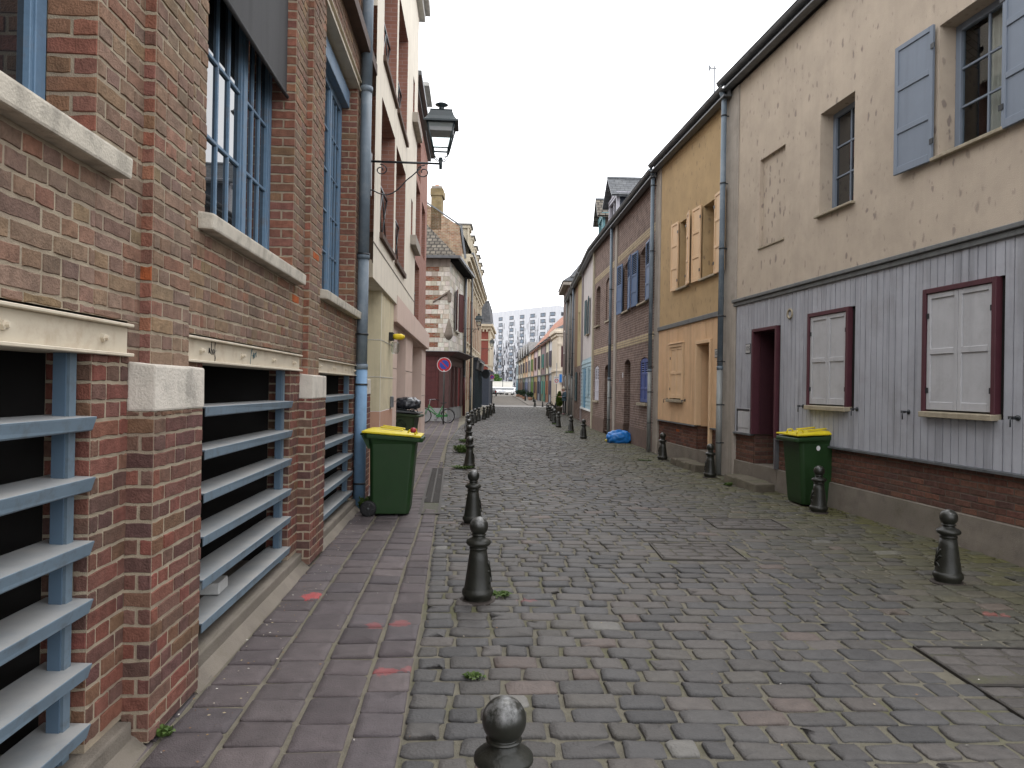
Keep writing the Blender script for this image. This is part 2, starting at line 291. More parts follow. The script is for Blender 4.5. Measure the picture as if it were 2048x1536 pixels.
def brick_face(m, org, ud, nd, u0, u1, z0, z1, pal, course=.0775, L=.225, hd=.108, j=.011, style='mix', det=2, proud=.006, mb=None, mm=None, zgrid=0.0, mortar=True, seed=0):
    """one flat face of real bricks bedded in a mortar sheet: org + u*ud + z*Z, out along nd"""
    mb = mb or M_brick; mm = mm or M_mortar
    org = Vector(org); ud = Vector(ud); nd = Vector(nd); Z = Vector((0, 0, 1)); rnd = random.Random(int(org.x * 977 + org.y * 131 + u0 * 7919 + z0 * 313) + seed)
    P = lambda u, z, d: tuple(org + ud * u + Z * z + nd * d)
    if mortar: m.face([P(u0, z0, 0), P(u1, z0, 0), P(u1, z1, 0), P(u0, z1, 0)], mm, raw=True)
    k0 = math.floor((z0 - zgrid) / course + 1e-6); k1 = math.ceil((z1 - zgrid) / course - 1e-6)
    for k in range(k0, k1):
        a = max(zgrid + k * course + j / 2, z0 + .001); b = min(zgrid + (k + 1) * course - j / 2, z1 - .001)
        if b - a < .02: continue
        u = u0; first = True
        hdrow = (k % 2 == 0)
        while u < u1 - .012:
            if style == 'header': l = hd if rnd.random() < .8 else L
            elif style == 'stretch': l = L if not (first and k % 2) else L / 2
            elif style == 'rev': l = (u1 - u0) if hdrow else (u1 - u0 - j) / 2
            else: l = (L if (rnd.random() < .72) else hd) if hdrow else (hd if rnd.random() < .78 else L)
            if first and style in ('mix', 'header') and k % 2: l = hd * rnd.choice((.55, 1.0))
            l *= rnd.uniform(.96, 1.04)
            e = min(u + l, u1)
            if u1 - e < .035: e = u1
            ra, rb = u, e
            c = list(rnd.choice(pal)); g = rnd.uniform(.90, 1.10); c = tuple(x * g * rnd.uniform(.96, 1.04) for x in c)
            if rnd.random() < .0012: c = (.34, .09, .03)
            d = proud * rnd.uniform(.4, 1.25); dz = [rnd.uniform(-.002, .002) for _ in range(4)]
            if det >= 2:
                nseg = 4 if e - u > .15 else 3; J = .0034; ins = .0045
                out = []; inn = []
                bot = [(ra + (rb - ra) * i / nseg, a + rnd.uniform(-J, J)) for i in range(nseg + 1)]
                top = [(rb - (rb - ra) * i / nseg, b + rnd.uniform(-J, J)) for i in range(nseg + 1)]
                ring = bot + top
                cu, cz = (ra + rb) / 2, (a + b) / 2
                for (x, z) in ring:
                    out.append(P(x, z, -.003))
                    xi = x + (ins if x < cu else -ins) * (1 if abs(abs(x - cu) - (rb - ra) / 2) < 1e-6 else 0) + rnd.uniform(-.001, .001)
                    zi = z + (ins if z < cz else -ins)
                    inn.append(P(xi, zi, d + rnd.uniform(-.0012, .0012)))
                n = len(ring); b0 = len(m.v); m.v += out + inn; mk = m.m(mb)
                for i in range(n):
                    q = (i + 1) % n; m.f.append((b0 + i, b0 + q, b0 + n + q, b0 + n + i)); m.mi.append(mk); m.fc.append(c); m.smf.append(False)
                m.f.append(tuple(range(b0 + n, b0 + 2 * n))); m.mi.append(mk); m.fc.append(c); m.smf.append(False)
            else:
                b0 = len(m.v); i_ = .004
                m.v += [P(ra, a, 0), P(rb, a, 0), P(rb, b, 0), P(ra, b, 0), P(ra + i_, a + i_, d), P(rb - i_, a + i_, d), P(rb - i_, b - i_, d), P(ra + i_, b - i_, d)]; mk = m.m(mb)
                for f in ((0, 1, 5, 4), (1, 2, 6, 5), (2, 3, 7, 6), (3, 0, 4, 7), (4, 5, 6, 7)):
                    m.f.append(tuple(b0 + q for q in f)); m.mi.append(mk); m.fc.append(c); m.smf.append(False)
            u = e + j; first = False

# facade coordinates (u along the street, o out from the facade, z up)
class Facade:
    def __init__(s, loc, th, side, name, label, cat, group=None):
        s.side = side; s.th = th; s.root = empty(name, (loc[0], loc[1], 0), -th, label, cat, group)
    def T(s, u, o, z): return (s.side * o, u, z)
    def mb(s): return MB(s.T)
    def world(s, u, o, z=0):
        d = Vector((math.sin(s.th), math.cos(s.th), 0)); n = Vector((d.y, -d.x, 0)) * s.side
        return s.root.location + d * u + n * o + Vector((0, 0, z))
def holes_wall(m, u0, u1, z0, z1, off, holes, mt, depth=.2, rmt=None, arch=0):
    """sheet wall with openings; holes: (u0,u1,z0,z1[,depth[,rise]])"""
    us = sorted({u0, u1, *[h[0] for h in holes], *[h[1] for h in holes]}); zs = sorted({z0, z1, *[h[2] for h in holes], *[h[3] for h in holes]})
    us = [u for u in us if u0 <= u <= u1]; zs = [z for z in zs if z0 <= z <= z1]
    for a, b in zip(us, us[1:]):
        for c, d in zip(zs, zs[1:]):
            mu, mz = (a + b) / 2, (c + d) / 2
            if any(h[0] < mu < h[1] and h[2] < mz < h[3] for h in holes): continue
            m.face([(a, off, c), (b, off, c), (b, off, d), (a, off, d)], mt)
    for h in holes:
        dp = h[4] if len(h) > 4 else depth; r = rmt or mt; i = off - dp; rise = h[5] if len(h) > 5 else 0
        a, b, c, d = h[:4]; ds = d - rise
        m.face([(a, off, c), (a, i, c), (a, i, ds), (a, off, ds)], r); m.face([(b, off, c), (b, i, c), (b, i, ds), (b, off, ds)], r)
        m.face([(a, off, c), (b, off, c), (b, i, c), (a, i, c)], r)
        if not rise: m.face([(a, off, d), (b, off, d), (b, i, d), (a, i, d)], r)
        else:
            n = 8; pts = [(a + (b - a) * k / n, ds + rise * (1 - (2 * k / n - 1) ** 2)) for k in range(n + 1)]
            for (p, q), (p2, q2) in zip(pts, pts[1:]):
                m.face([(p, off, q), (p2, off, q2), (p2, off, d), (p, off, d)], mt)
                m.face([(p, off, q), (p2, off, q2), (p2, i, q2), (p, i, q)], r)
def window(F, u0, u1, z0, z1, off, fm, cols=2, rows=3, fw=.06, bw=.025, th=.06, pane=None, mull=(), name='window', parent=None, curtain=False, sill=None):
    """a window part: frame mesh with a pane (and curtain, sill) under it; off = outer face of the frame"""
    m = F.mb(); o0, o1 = off - th, off
    m.box(u0, u0 + fw, o0, o1, z0, z1, fm); m.box(u1 - fw, u1, o0, o1, z0, z1, fm)
    m.box(u0 + fw, u1 - fw, o0, o1 + .004, z0, z0 + fw * 1.2, fm); m.box(u0 + fw, u1 - fw, o0, o1, z1 - fw, z1, fm)
    segs = [u0 + fw, *mull, u1 - fw]
    for q in mull: m.box(q - fw * .6, q + fw * .6, o0, o1 + .003, z0 + fw * 1.2, z1 - fw, fm)
    cl = cols if isinstance(cols, (list, tuple)) else [cols] * (len(segs) - 1)
    za, zb = z0 + fw * 1.2, z1 - fw
    for (a, b), c in zip(zip(segs, segs[1:]), cl):
        a2 = a + (fw * .7 if a in mull else 0); b2 = b - (fw * .7 if b in mull else 0)
        if mull:
            s_ = .022
            m.box(a2, a2 + s_, o0 + .01, o1 - .008, za, zb, fm); m.box(b2 - s_, b2, o0 + .01, o1 - .008, za, zb, fm); m.box(a2 + s_, b2 - s_, o0 + .01, o1 - .008, za, za + s_ * 1.4, fm); a2 += s_; b2 -= s_
        for k in range(1, c): x = a2 + (b2 - a2) * k / c; m.box(x - bw / 2, x + bw / 2, o1 - .042, o1 - .017, za, zb, fm)
        for k in range(1, rows): z = za + (zb - za) * k / rows; m.box(a2, b2, o1 - .043, o1 - .016, z - bw / 2, z + bw / 2, fm)
    w = m.build(name, parent or F.root, bevel=.003)
    p = F.mb(); og = off - .034; p.face([(u0 + fw * .5, og, z0 + fw * .5), (u1 - fw * .5, og, z0 + fw * .5), (u1 - fw * .5, og, z1 - fw * .5), (u0 + fw * .5, og, z1 - fw * .5)], pane or M_glass)
    p.build('pane', w)
    if curtain:
        c = F.mb(); n = 26; oc = off - th - .08; pts = []
        for (ca, cb) in curtain:
            for k in range(n):
                x0 = ca + (cb - ca) * k / n; x1 = ca + (cb - ca) * (k + 1) / n
                d0 = .02 * math.sin(k * 1.9); d1 = .02 * math.sin((k + 1) * 1.9)
                c.face([(x0, oc + d0, z0), (x1, oc + d1, z0), (x1, oc + d1, z1), (x0, oc + d0, z1)], M_curtain, smooth=False)
        c.build('curtain', w)
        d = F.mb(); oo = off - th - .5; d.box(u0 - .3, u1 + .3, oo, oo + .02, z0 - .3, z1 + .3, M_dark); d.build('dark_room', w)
    if sill:
        sm, so, shh, ext = sill; q = F.mb(); q.hexa([(u0 - ext, off - .03, z0 - shh), (u1 + ext, off - .03, z0 - shh), (u1 + ext, so, z0 - shh - .015), (u0 - ext, so, z0 - shh - .015), (u0 - ext, off - .03, z0), (u1 + ext, off - .03, z0), (u1 + ext, so, z0 - .02), (u0 - ext, so, z0 - .02)], sm); q.build('sill', w, bevel=.006)
    return w
def shutter(F, u0, u1, z0, z1, off, mt, panels=2, th=.035, louvre=0, rise=0, side=0, parent=None, hinge=True, tilt=0):
    """one shutter leaf: stiles, rails, recessed boards, optional louvred top and curved head"""
    T0 = F.T
    if tilt:      # swung out about its hinge edge (u0 if tilt>0 else u1)
        hg = u0 if tilt > 0 else u1; ca, sa = math.cos(tilt), math.sin(abs(tilt))
        def T(u, o, z):
            du, do = u - hg, o - off; return T0(hg + du * ca - (1 if tilt > 0 else -1) * do * sa, off + abs(du) * sa + do * ca, z)
    else: T = T0
    m = MB(T); s = .055; o0, o1 = off, off + th
    zc = z1 - rise
    m.box(u0, u0 + s, o0, o1, z0, zc if side >= 0 and rise else z1 - (rise if side else 0), mt) if not rise else m.box(u0, u0 + s, o0, o1, z0, z1 - (rise if side != 1 else 0), mt)
    m.box(u1 - s, u1, o0, o1, z0, z1 - (rise if (rise and side != -1) else 0), mt)
    zs = []
    if louvre:
        zl = z1 - (z1 - z0) * louvre; zs = [z0, z0 + (zl - z0) * .48, zl, z1 - rise]
    else:
        zs = [z0 + (z1 - z0) * k / panels for k in range(panels + 1)]
    for k, z in enumerate(zs):
        h = .09 if k == 0 else .065
        if k == 0: m.box(u0 + s, u1 - s, o0, o1, z, z + h, mt)
        elif k == len(zs) - 1: m.box(u0 + s, u1 - s, o0, o1, z - .06, z + (rise * .7 if rise else 0), mt)
        else: m.box(u0 + s, u1 - s, o0, o1, z - h / 2, z + h / 2, mt)
    top = zs[-1] if not louvre else zs[2]
    m.box(u0 + s * .6, u1 - s * .6, o0 + .006, o1 - .014, z0 + .03, top - .02, mt)
    if louvre:
        a, b = zs[2], zs[3]; n = max(4, int((b - a) / .055))
        for k in range(n):
            z = a + .03 + (b - a - .08) * k / (n - 1)
            m.hexa([(u0 + s, o0 + .004, z + .014), (u1 - s, o0 + .004, z + .014), (u1 - s, o1 - .006, z - .01), (u0 + s, o1 - .006, z - .01), (u0 + s, o0 + .004, z + .022), (u1 - s, o0 + .004, z + .022), (u1 - s, o1 - .006, z - .002), (u0 + s, o1 - .006, z - .002)], mt)
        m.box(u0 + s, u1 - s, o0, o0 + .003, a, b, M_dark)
    sh = m.build('shutter', parent or F.root, bevel=.004)
    if hinge:
        for z in (z0 + .22, z1 - .25):
            h = MB(T); e = u0 if hinge == 'lo' else u1; h.box(e - .035, e + .025, o1, o1 + .008, z - .03, z + .03, M_iron); h.build('hinge', sh)
    return sh
def gutter(F, u0, u1, z, off, mt=None, parent=None, fascia=.14):
    mt = mt or M_zincd; m = F.mb(); r = .075; n = 8
    for sgn, rr in ((1, r), (1, r - .008)):
        for k in range(n):
            a0 = math.pi + math.pi * k / n; a1 = math.pi + math.pi * (k + 1) / n
            p = lambda a: (off + .10 + rr * math.cos(a), z + rr * math.sin(a))
            (x0, y0), (x1, y1) = p(a0), p(a1); m.face([(u0, x0, y0), (u1, x0, y0), (u1, x1, y1), (u0, x1, y1)], mt, smooth=True)
    m.tube([(u0, off + .10 + r, z), (u1, off + .10 + r, z)], .012, mt, 6)
    m.box(u0, u1, off - .02, off + .02, z - fascia, z + .02, mt)
    m.box(u0, u1, off - .04, off + .12, z - fascia - .03, z - fascia, mt)
    g = m.build('gutter', parent or F.root); return g
def drainpipe(F, u, off, z0, z1, r=.05, mts=None, splits=(), clamps=(), swan=0, parent=None, name='drainpipe'):
    m = F.mb(); zz = [z0, *splits, z1]; mts = mts or [M_piperight] * (len(zz) - 1)
    for i, (a, b) in enumerate(zip(zz, zz[1:])):
        m.tube([(u, off, a), (u, off, b)], r * (1.08 if i == 0 and len(zz) > 2 else 1), mts[i], 16)
    for z in splits: m.tube([(u, off, z - .02), (u, off, z + .05)], r * 1.15, mts[-1], 16)
    if swan: m.tube([(u, off, z1), (u, off + swan * .5, z1 + .10), (u, off + swan, z1 + .2)], r, mts[-1], 12)
    p = m.build(name, parent or F.root)
    for z in clamps:
        c = F.mb(); c.tube([(u, off, z), (u, off, z + .025)], r * 1.16, M_iron, 16); c.box(u - .008, u + .008, off - r - .06, off - r * .9, z, z + .02, M_iron); c.build('clamp', p)
    return p
def body_box(m, u0, u1, z0, z1, depth, mt, off=0, front=False):
    m.face([(u0, off, z0), (u0, -depth, z0), (u0, -depth, z1), (u0, off, z1)], mt); m.face([(u1, off, z0), (u1, -depth, z0), (u1, -depth, z1), (u1, off, z1)], mt)
    m.face([(u0, -depth, z0), (u1, -depth, z0), (u1, -depth, z1), (u0, -depth, z1)], mt)
def gable_roof(F, u0, u1, z, depth, rise, mt, over=.2, wall=None, name='roof', parent=None):
    m = F.mb(); h = depth / 2; s = rise / h; e = over
    for (o_a, o_b) in ((e, -h), (-depth - e, -h)):
        za = z - s * e
        m.face([(u0, o_a, za), (u1, o_a, za), (u1, o_b, z + rise), (u0, o_b, z + rise)], mt)
        m.face([(u0, o_a, za - .12), (u1, o_a, za - .12), (u1, o_b, z + rise - .12), (u0, o_b, z + rise - .12)], mt)
    for u in (u0, u1): m.face([(u, 0, z - .15), (u, -h, z + rise - .13), (u, -depth, z - .15)], wall or mt)
    return m.build(name, parent or F.root, uv=True)

# ================================================================== left: brick building with louvred bays
LX, LTH = -1.412, -.058
L1 = Facade((LX, 0), LTH, 1, 'brick_building', 'brown brick building with blue louvres and pilasters, nearest on the left pavement', 'building', 'buildings on the left side')
Wo, UP = -.12, -.065
PER = 3.17; BAYS = [(.88, 2.88), (4.05, 6.05), (7.22, 9.22)]; PILS = [.01, 3.18, 6.35, 9.52]
m = L1.mb()
U = (0, 1, 0); N_ = (1, 0, 0); NB = (0, -1, 0); XD = (1, 0, 0)
TOPZ = 7.6
def street(u0, u1, z0, z1, off, pal, style='mix', det=2, proud=.006, seed=0): brick_face(m, (off, 0, 0), U, N_, u0, u1, z0, z1, pal, style=style, det=det, proud=proud, seed=seed)
def toward(u, o0, o1, z0, z1, pal, style='rev', det=2, proud=.006, seed=0): brick_face(m, (0, u, 0), XD, NB, o0, o1, z0, z1, pal, style=style, det=det, proud=proud, seed=seed)
def away(u, o0, o1, z0, z1, mt=None): m.face([(u, o0, z0), (u, o1, z0), (u, o1, z1), (u, o0, z1)], mt or M_mortar)
for i, pu in enumerate(PILS):
    d = 2 if i in (1, 2) else 1
    pw = .57 if i < 3 else .48
    street(pu, pu + pw, 0.02, 1.5, 0, PAL_LOW, det=d); toward(pu, Wo, 0, .02, 1.5, PAL_LOW, 'rev', d); away(pu + pw, Wo, 0, 0, 1.5)
    street(pu + .10, pu + pw - .04, 1.71, TOPZ, UP, PAL_UP, det=d); toward(pu + .10, Wo, UP, 1.71, TOPZ, PAL_REV, 'rev', d); away(pu + pw - .04, Wo, UP, 1.7, TOPZ)
    # piers beside the pilaster
    a = pu - .30
    street(a, pu, .13, 1.745, Wo, PAL_LOW, det=d); toward(a, -.30, Wo, .13, 1.745, PAL_LOW, 'mix', d); away(a + .001, -.30, -1.05, 0, 1.85, M_dark)  # recess sides past the bricks coloured near black, standing in for shade
    street(pu + pw, pu + .87, .13, 1.745, Wo, PAL_LOW, det=1); away(pu + .87, -1.05, Wo, .13, 1.85, M_dark)
    # strips of wall beside the windows
    street(a, pu + .10, 1.9, TOPZ, Wo, PAL_UP, det=d, seed=3); street(pu + pw - .04, pu + .87, 1.9, TOPZ, Wo, PAL_UP, det=d, seed=4)
    street(pu - .01, pu + .1, 1.71, 1.9, Wo, PAL_UP, det=1)
for i, (a, b) in enumerate(BAYS):
    d = 2 if i < 2 else 2
    street(a, b, 1.9, 2.505, Wo, PAL_UP, 'header', d); street(a, b, 5.60, TOPZ, Wo, PAL_UP, det=1)
    toward(b, Wo - .20, Wo, 2.505, 5.47, PAL_REV, 'rev', d)
    m.face([(a, Wo, 2.5), (a, Wo - .20, 2.5), (a, Wo - .20, 5.5), (a, Wo, 5.5)], M_mortar)
    m.face([(a, Wo, 5.5), (b, Wo, 5.5), (b, Wo - .3, 5.5), (a, Wo - .3, 5.5)], M_brick, (.12, .07, .05))
    # dark recess behind the louvres
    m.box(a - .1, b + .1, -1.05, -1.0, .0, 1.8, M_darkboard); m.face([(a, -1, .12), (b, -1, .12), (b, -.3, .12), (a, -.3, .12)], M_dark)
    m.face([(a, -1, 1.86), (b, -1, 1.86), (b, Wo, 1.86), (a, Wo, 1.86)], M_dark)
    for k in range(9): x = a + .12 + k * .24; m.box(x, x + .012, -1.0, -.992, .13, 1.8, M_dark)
m.box(10.0, 10.02, -8, Wo, 0, TOPZ, M_mortar); m.box(-1.2, 10.0, -8, -7.9, 0, TOPZ, M_mortar); m.box(-1.2, -1.15, -8, 0, 0, TOPZ, M_mortar)
m.box(-1.2, 10.02, -8, Wo, TOPZ - .1, TOPZ, M_mortar)
street(-1.2, .01, 0, TOPZ, Wo, PAL_UP, det=1)
m.build('wall', L1.root, recalc=False)
m = L1.mb()
for a, b in BAYS:
    m.box(a - .28, b + .28, -.95, -.062, -.05, .13, M_conc)
m.build('concrete_sill', L1.root, bevel=.012, seg=2)
m = L1.mb()
for a, b in BAYS: m.hexa([(a - .3, -.10, -.02), (b + .3, -.10, -.02), (b + .3, .02, -.02), (a - .3, .02, -.02), (a - .3, -.10, .07), (b + .3, -.10, .07), (b + .3, -.055, .05), (a - .3, -.055, .05)], M_conc)
m.build('mortar_fillet', L1.root)
for i, pu in enumerate(PILS):
    m = L1.mb(); w = .57 if i < 3 else .48
    m.hexa([(pu - .006, Wo, 1.50), (pu + w + .008, Wo, 1.50), (pu + w + .008, .008, 1.50), (pu - .006, .008, 1.50), (pu - .006, Wo, 1.722), (pu + w + .008, Wo, 1.722), (pu + w + .008, .006, 1.708), (pu - .006, .006, 1.708)], M_stone)
    m.build('stone_block', L1.root, bevel=.010, seg=2)
for i, (a, b) in enumerate(BAYS):
    A, B = a - .31, b + .285; m = L1.mb()
    m.box(A, B, Wo - .22, Wo + .004, 1.757, 1.872, M_beam); m.box(A, B, Wo - .22, Wo + .034, 1.872, 1.886, M_beam); m.box(A, B, Wo - .22, Wo + .036, 1.742, 1.757, M_beam)
    bm_ = m.build('steel_beam', L1.root, bevel=.003)
    for q in (.28, 1.0, 1.75, 2.38):
        m = L1.mb(); rings = []
        for r, d in ((.019, 0), (.019, .014), (.011, .015), (.011, .028)):
            rings.append([(A + q + r * math.cos(t * math.pi / 3), Wo + .004 + d, 1.812 + r * math.sin(t * math.pi / 3)) for t in range(6)])
        m.loft(rings, M_beam); m.build('bolt', bm_)
    if i == 1:
        g = L1.mb(); gm = mat('black_marker', (.03, .03, .03), .7); gb = mat('teal_marker', (.03, .12, .16), .7)
        def scrib(u, z, pts, sc, mt): g.tube([(u + p[0] * sc, Wo + .006, z + p[1] * sc) for p in pts], .0016, mt, 4)
        # the scrawled tag n-b-o-f
        scrib(A + .40, 1.79, [(0, .2), (.1, .8), (.2, .3), (.3, .8), (.45, .2), (.7, .4), (.8, 1.9), (.75, .2), (1.0, .1), (1.1, .5), (.85, .7), (1.2, .3), (1.45, .15), (1.55, .6), (1.3, .75), (1.25, .3), (1.7, .4), (1.95, 1.4), (1.8, 1.6), (1.85, -.6), (2.0, -.2), (1.7, .5), (2.3, .6)], .055, gm)
        scrib(A + 1.18, 1.79, [(0, -.5), (.5, 1.3), (.8, 1.5), (.3, .6), (1.0, .7), (1.2, .2), (1.3, 1.0), (1.6, .3), (1.7, .9), (2.1, 1.0), (1.9, .4), (2.2, .9), (2.4, 1.2), (2.6, .5)], .055, gb)
        g.build('graffiti', L1.root)
    m = L1.mb(); m.hexa([(a - .10, Wo - .26, 2.50), (b + .13, Wo - .26, 2.50), (b + .13, -.035, 2.485), (a - .10, -.035, 2.485), (a - .10, Wo - .26, 2.62), (b + .13, Wo - .26, 2.62), (b + .13, -.03, 2.575), (a - .10, -.03, 2.575)], M_sill)
    m.build('window_sill', L1.root, bevel=.012, seg=2)
    m = L1.mb(); m.box(A + .05, B - .05, Wo - .3, Wo + .03, 5.47, 5.485, M_beam); m.box(A + .05, B - .05, Wo - .05, Wo + .006, 5.485, 5.585, M_beam); m.box(A + .05, B - .05, Wo - .05, Wo + .035, 5.585, 5.60, M_beam)
    m.build('lintel_beam', L1.root, bevel=.003)
    # blue louvre blades between two channel posts
    for xa, xb in ((a + .092, a + .045), (b - .10, b - .092)):
        m = L1.mb(); m.box(xa, xa + .008, -.215, -.167, .13, 1.75, M_bluepost); m.box(xb, xb + .047, -.167, -.155, .13, 1.75, M_bluemetal); m.build('louvre_post', L1.root)
    for k in range(6):
        z = .255 + .2465 * k; bl = L1.mb(); e = R(-.012, .012); y0, y1 = a - .0, b + .01
        if True:
            rise = .012
            bl.hexa([(y0, -.275, z + rise - .006), (y1 - .02, -.275, z + rise - .006 + e), (y1 - .02, Wo + .03, z - .004 + e), (y0, Wo + .03, z - .004), (y0, -.275, z + rise), (y1 - .02, -.275, z + rise + e), (y1 - .02, Wo + .03, z + .006 + e), (y0, Wo + .03, z + .006)], M_bluemetal)
            bl.hexa([(y0, Wo + .022, z - .052), (y1 - .035, Wo + .014, z - .052 + e), (y1 - .035, Wo + .022, z - .046 + e), (y0, Wo + .03, z - .046), (y0, Wo + .022, z + .006), (y1 - .02, Wo + .022, z + .006 + e), (y1 - .02, Wo + .031, z + .0065 + e), (y0, Wo + .031, z + .0065)], M_bluemetal)
        bl.build('louvre_blade', L1.root, bevel=.002)
    # window
    if i < 2: wdw = window(L1, a + .01, b - .01, 2.62, 5.46, Wo - .195, M_bluepaint, cols=[5, 3], rows=5, fw=.07, bw=.024, mull=(b - .70,), th=.07)
    else:
        wdw = window(L1, a + .01, b - .01, 2.62, 5.2, Wo - .195, M_bluepaint, cols=[5, 3], rows=5, fw=.07, bw=.024, mull=(b - .70,), th=.07)
        h = L1.mb(); h.box(a + .01, b - .01, Wo - .28, Wo - .10, 5.2, 5.42, M_bluepaint); h.build('blind_box', L1.root, bevel=.006)
a, b = BAYS[1]
m = L1.mb(); bl_m = mat('charcoal_blind_cloth', (.05, .05, .052), .85, .12, 1.2, bump=.2, bscale=300, streak=.3)
zb = 4.06; n = 16
for k in range(n):
    u0 = a + .03 + (b - a - .06) * k / n; u1 = a + .03 + (b - a - .06) * (k + 1) / n; f = lambda u: -.185 + .008 * math.sin(u * 5.1) + .004 * math.sin(u * 13)
    m.face([(u0, f(u0), zb), (u1, f(u1), zb), (u1, -.19, 5.45), (u0, -.19, 5.45)], bl_m, smooth=True)
rb = m.build('roller_blind', L1.root, merge=True)
m = L1.mb(); m.tube([(a + .02, -.185, zb), (b - .02, -.185, zb)], .016, bl_m, 8); m.build('bottom_bar', rb)
m = L1.mb(); M_wood = mat('brown_wood_band', (.075, .05, .04), .8, .25, 6)
m.box(-1.2, 10.0, Wo - .1, .02, 5.98, 6.13, M_wood); m.box(-1.2, 10.0, Wo - .1, -.03, 6.13, 6.17, M_wood); m.build('string_course', L1.root, bevel=.004)
drainpipe(L1, 9.36, -.03, 0, 7.5, .073, [M_pipeblue, M_pipegrey, M_pipegrey, M_pipegrey], (1.85, 3.3, 5.5), (.32, 1.62, 2.28, 3.33), )
m = L1.mb(); m.tube([(9.62, -.06, 2.2), (9.62, -.058, 4.0), (9.60, -.058, 5.4), (9.45, -.058, 5.95)], .008, M_black, 6); m.build('cable', L1.root)

# grey block lying on the bottom louvre
bx = L1.mb(); bm2 = mat('grey_foam', (.38, .38, .37), .9, .1, 20, bump=.3, bscale=120)
bx.hexa([(0, -.10, 0), (.7, -.10, 0), (.7, .10, 0), (0, .10, 0), (0, -.10, .075), (.7, -.10, .075), (.7, .10, .075), (0, .10, .075)], bm2)
q = bx.build('foam_block', bevel=.006); q.location = L1.world(4.68, -.185, .268); q.rotation_euler = (math.radians(0), 0, math.pi / 2 - LTH + .06)
tag(q, 'pale grey rectangular foam block lying on the bottom blue louvre blade', 'block')

# ================================================================== left: cream and red brick apartments
L2 = Facade((LX, 0), LTH, 1, 'apartment_building', 'modern cream and red brick apartment building with pink ground floor beside the downpipe', 'building', 'buildings on the left side')
M_cream = mat('cream_render', (.68, .62, .52), .85, .06, 2, bump=.15, bscale=120, streak=.22, stain=(.52, .46, .38), stain_amt=.4, stain_scale=1.2)
M_creamy = mat('yellow_cream_render', (.58, .51, .35), .85, .08, 3, bump=.2, bscale=120, streak=.2, stain=(.27, .23, .17), stain_amt=.35, stain_scale=2)
M_pink = mat('pink_render', (.60, .46, .39), .85, .06, 2, bump=.15, bscale=120, streak=.15)
M_salmon = mat('salmon_render', (.46, .27, .19), .85, .08, 3, bump=.15, bscale=120)
M_redbrick = brick_mat('smooth_red_brick', (.27, .125, .092), (.30, .15, .112), (.30, .20, .17), .22, .075, .007, .12, .25)
m = L2.mb(); ho = .0
op = [(10.72, 12.55, 3.90, 5.98), (12.82, 14.6, 3.88, 5.96), (10.8, 12.6, 6.6, 8.75), (12.85, 14.65, 6.6, 8.72), (16.0, 16.42, 5.0, 5.84), (16.0, 16.42, 7.75, 8.6)]
holes_wall(m, 10.05, 17.3, 3.15, 10.7, ho, op, M_cream, .42, M_redbrick)
rop = [(18.6, 20.5, 5.6, 7.15), (18.5, 20.6, 3.45, 5.0), (21.3, 22.8, 5.6, 7.15), (18.6, 20.5, 7.4, 8.5)]
holes_wall(m, 17.3, 23.6, 3.2, 9.1, ho - .14, rop, M_redbrick, .42)
m.face([(10.05, 0, 3.15), (17.3, 0, 3.15), (17.3, -1.6, 3.15), (10.05, -1.6, 3.15)], M_cream)
m.face([(23.6, -.14, 3.0), (23.6, -8, 3.0), (23.6, -8, 9.1), (23.6, -.14, 9.1)], M_redbrick); m.face([(23.6, -.1, 0), (23.6, -8, 0), (23.6, -8, 3.1), (23.6, -.1, 3.1)], M_pink)
m.face([(10.05, 0, 7), (10.05, -8, 7), (10.05, -8, 10.7), (10.05, 0, 10.7)], M_cream); m.face([(17.3, 0, 3), (17.3, -8, 3), (17.3, -8, 10.7), (17.3, 0, 10.7)], M_cream)
m.box(10.05, 17.3, -.004, .006, 3.64, 3.66, M_conc)
m.build('wall', L2.root, uv=True, recalc=False)
m = L2.mb()
# ground floor: garage recess, cream column, pink piers and band
m.face([(10.05, -.62, 0), (11.55, -.62, 0), (11.55, -.62, 3.15), (10.05, -.62, 3.15)], M_white)
m.box(11.5, 13.3, -.75, -.05, 1.2, 3.16, M_creamy); m.box(11.5, 13.3, -.75, -.046, 0, 1.2, M_salmon)
for z in (1.75, 2.35): m.box(11.493, 13.307, -.75, -.044, z, z + .012, M_conc)
m.build('ground_floor_column', L2.root, bevel=.004)
m = L2.mb()
holes_wall(m, 13.3, 23.4, 0, 2.95, -.10, [(14.5, 16.4, .1, 2.72, .5), (18.3, 21.8, .1, 2.8, .5)], M_pink, .5)
for z in (.65, 1.3, 1.95): m.box(13.3, 14.5, -.1, -.097, z, z + .012, M_conc); m.box(16.4, 18.3, -.1, -.097, z, z + .012, M_conc); m.box(21.8, 23.4, -.1, -.097, z, z + .012, M_conc)
m.build('ground_floor_wall', L2.root, recalc=False)
m = L2.mb(); m.box(13.35, 23.62, -.5, 0.01, 2.82, 3.32, M_pink); m.build('ground_floor_band', L2.root, bevel=.006)
m = L2.mb(); m.box(10.15, 11.45, -.66, -.61, .05, 2.5, M_white)
for z in (.5, 1.05, 1.6, 2.1): m.box(10.2, 11.4, -.612, -.605, z, z + .03, M_conc)
m.build('garage_door', L2.root, bevel=.006)
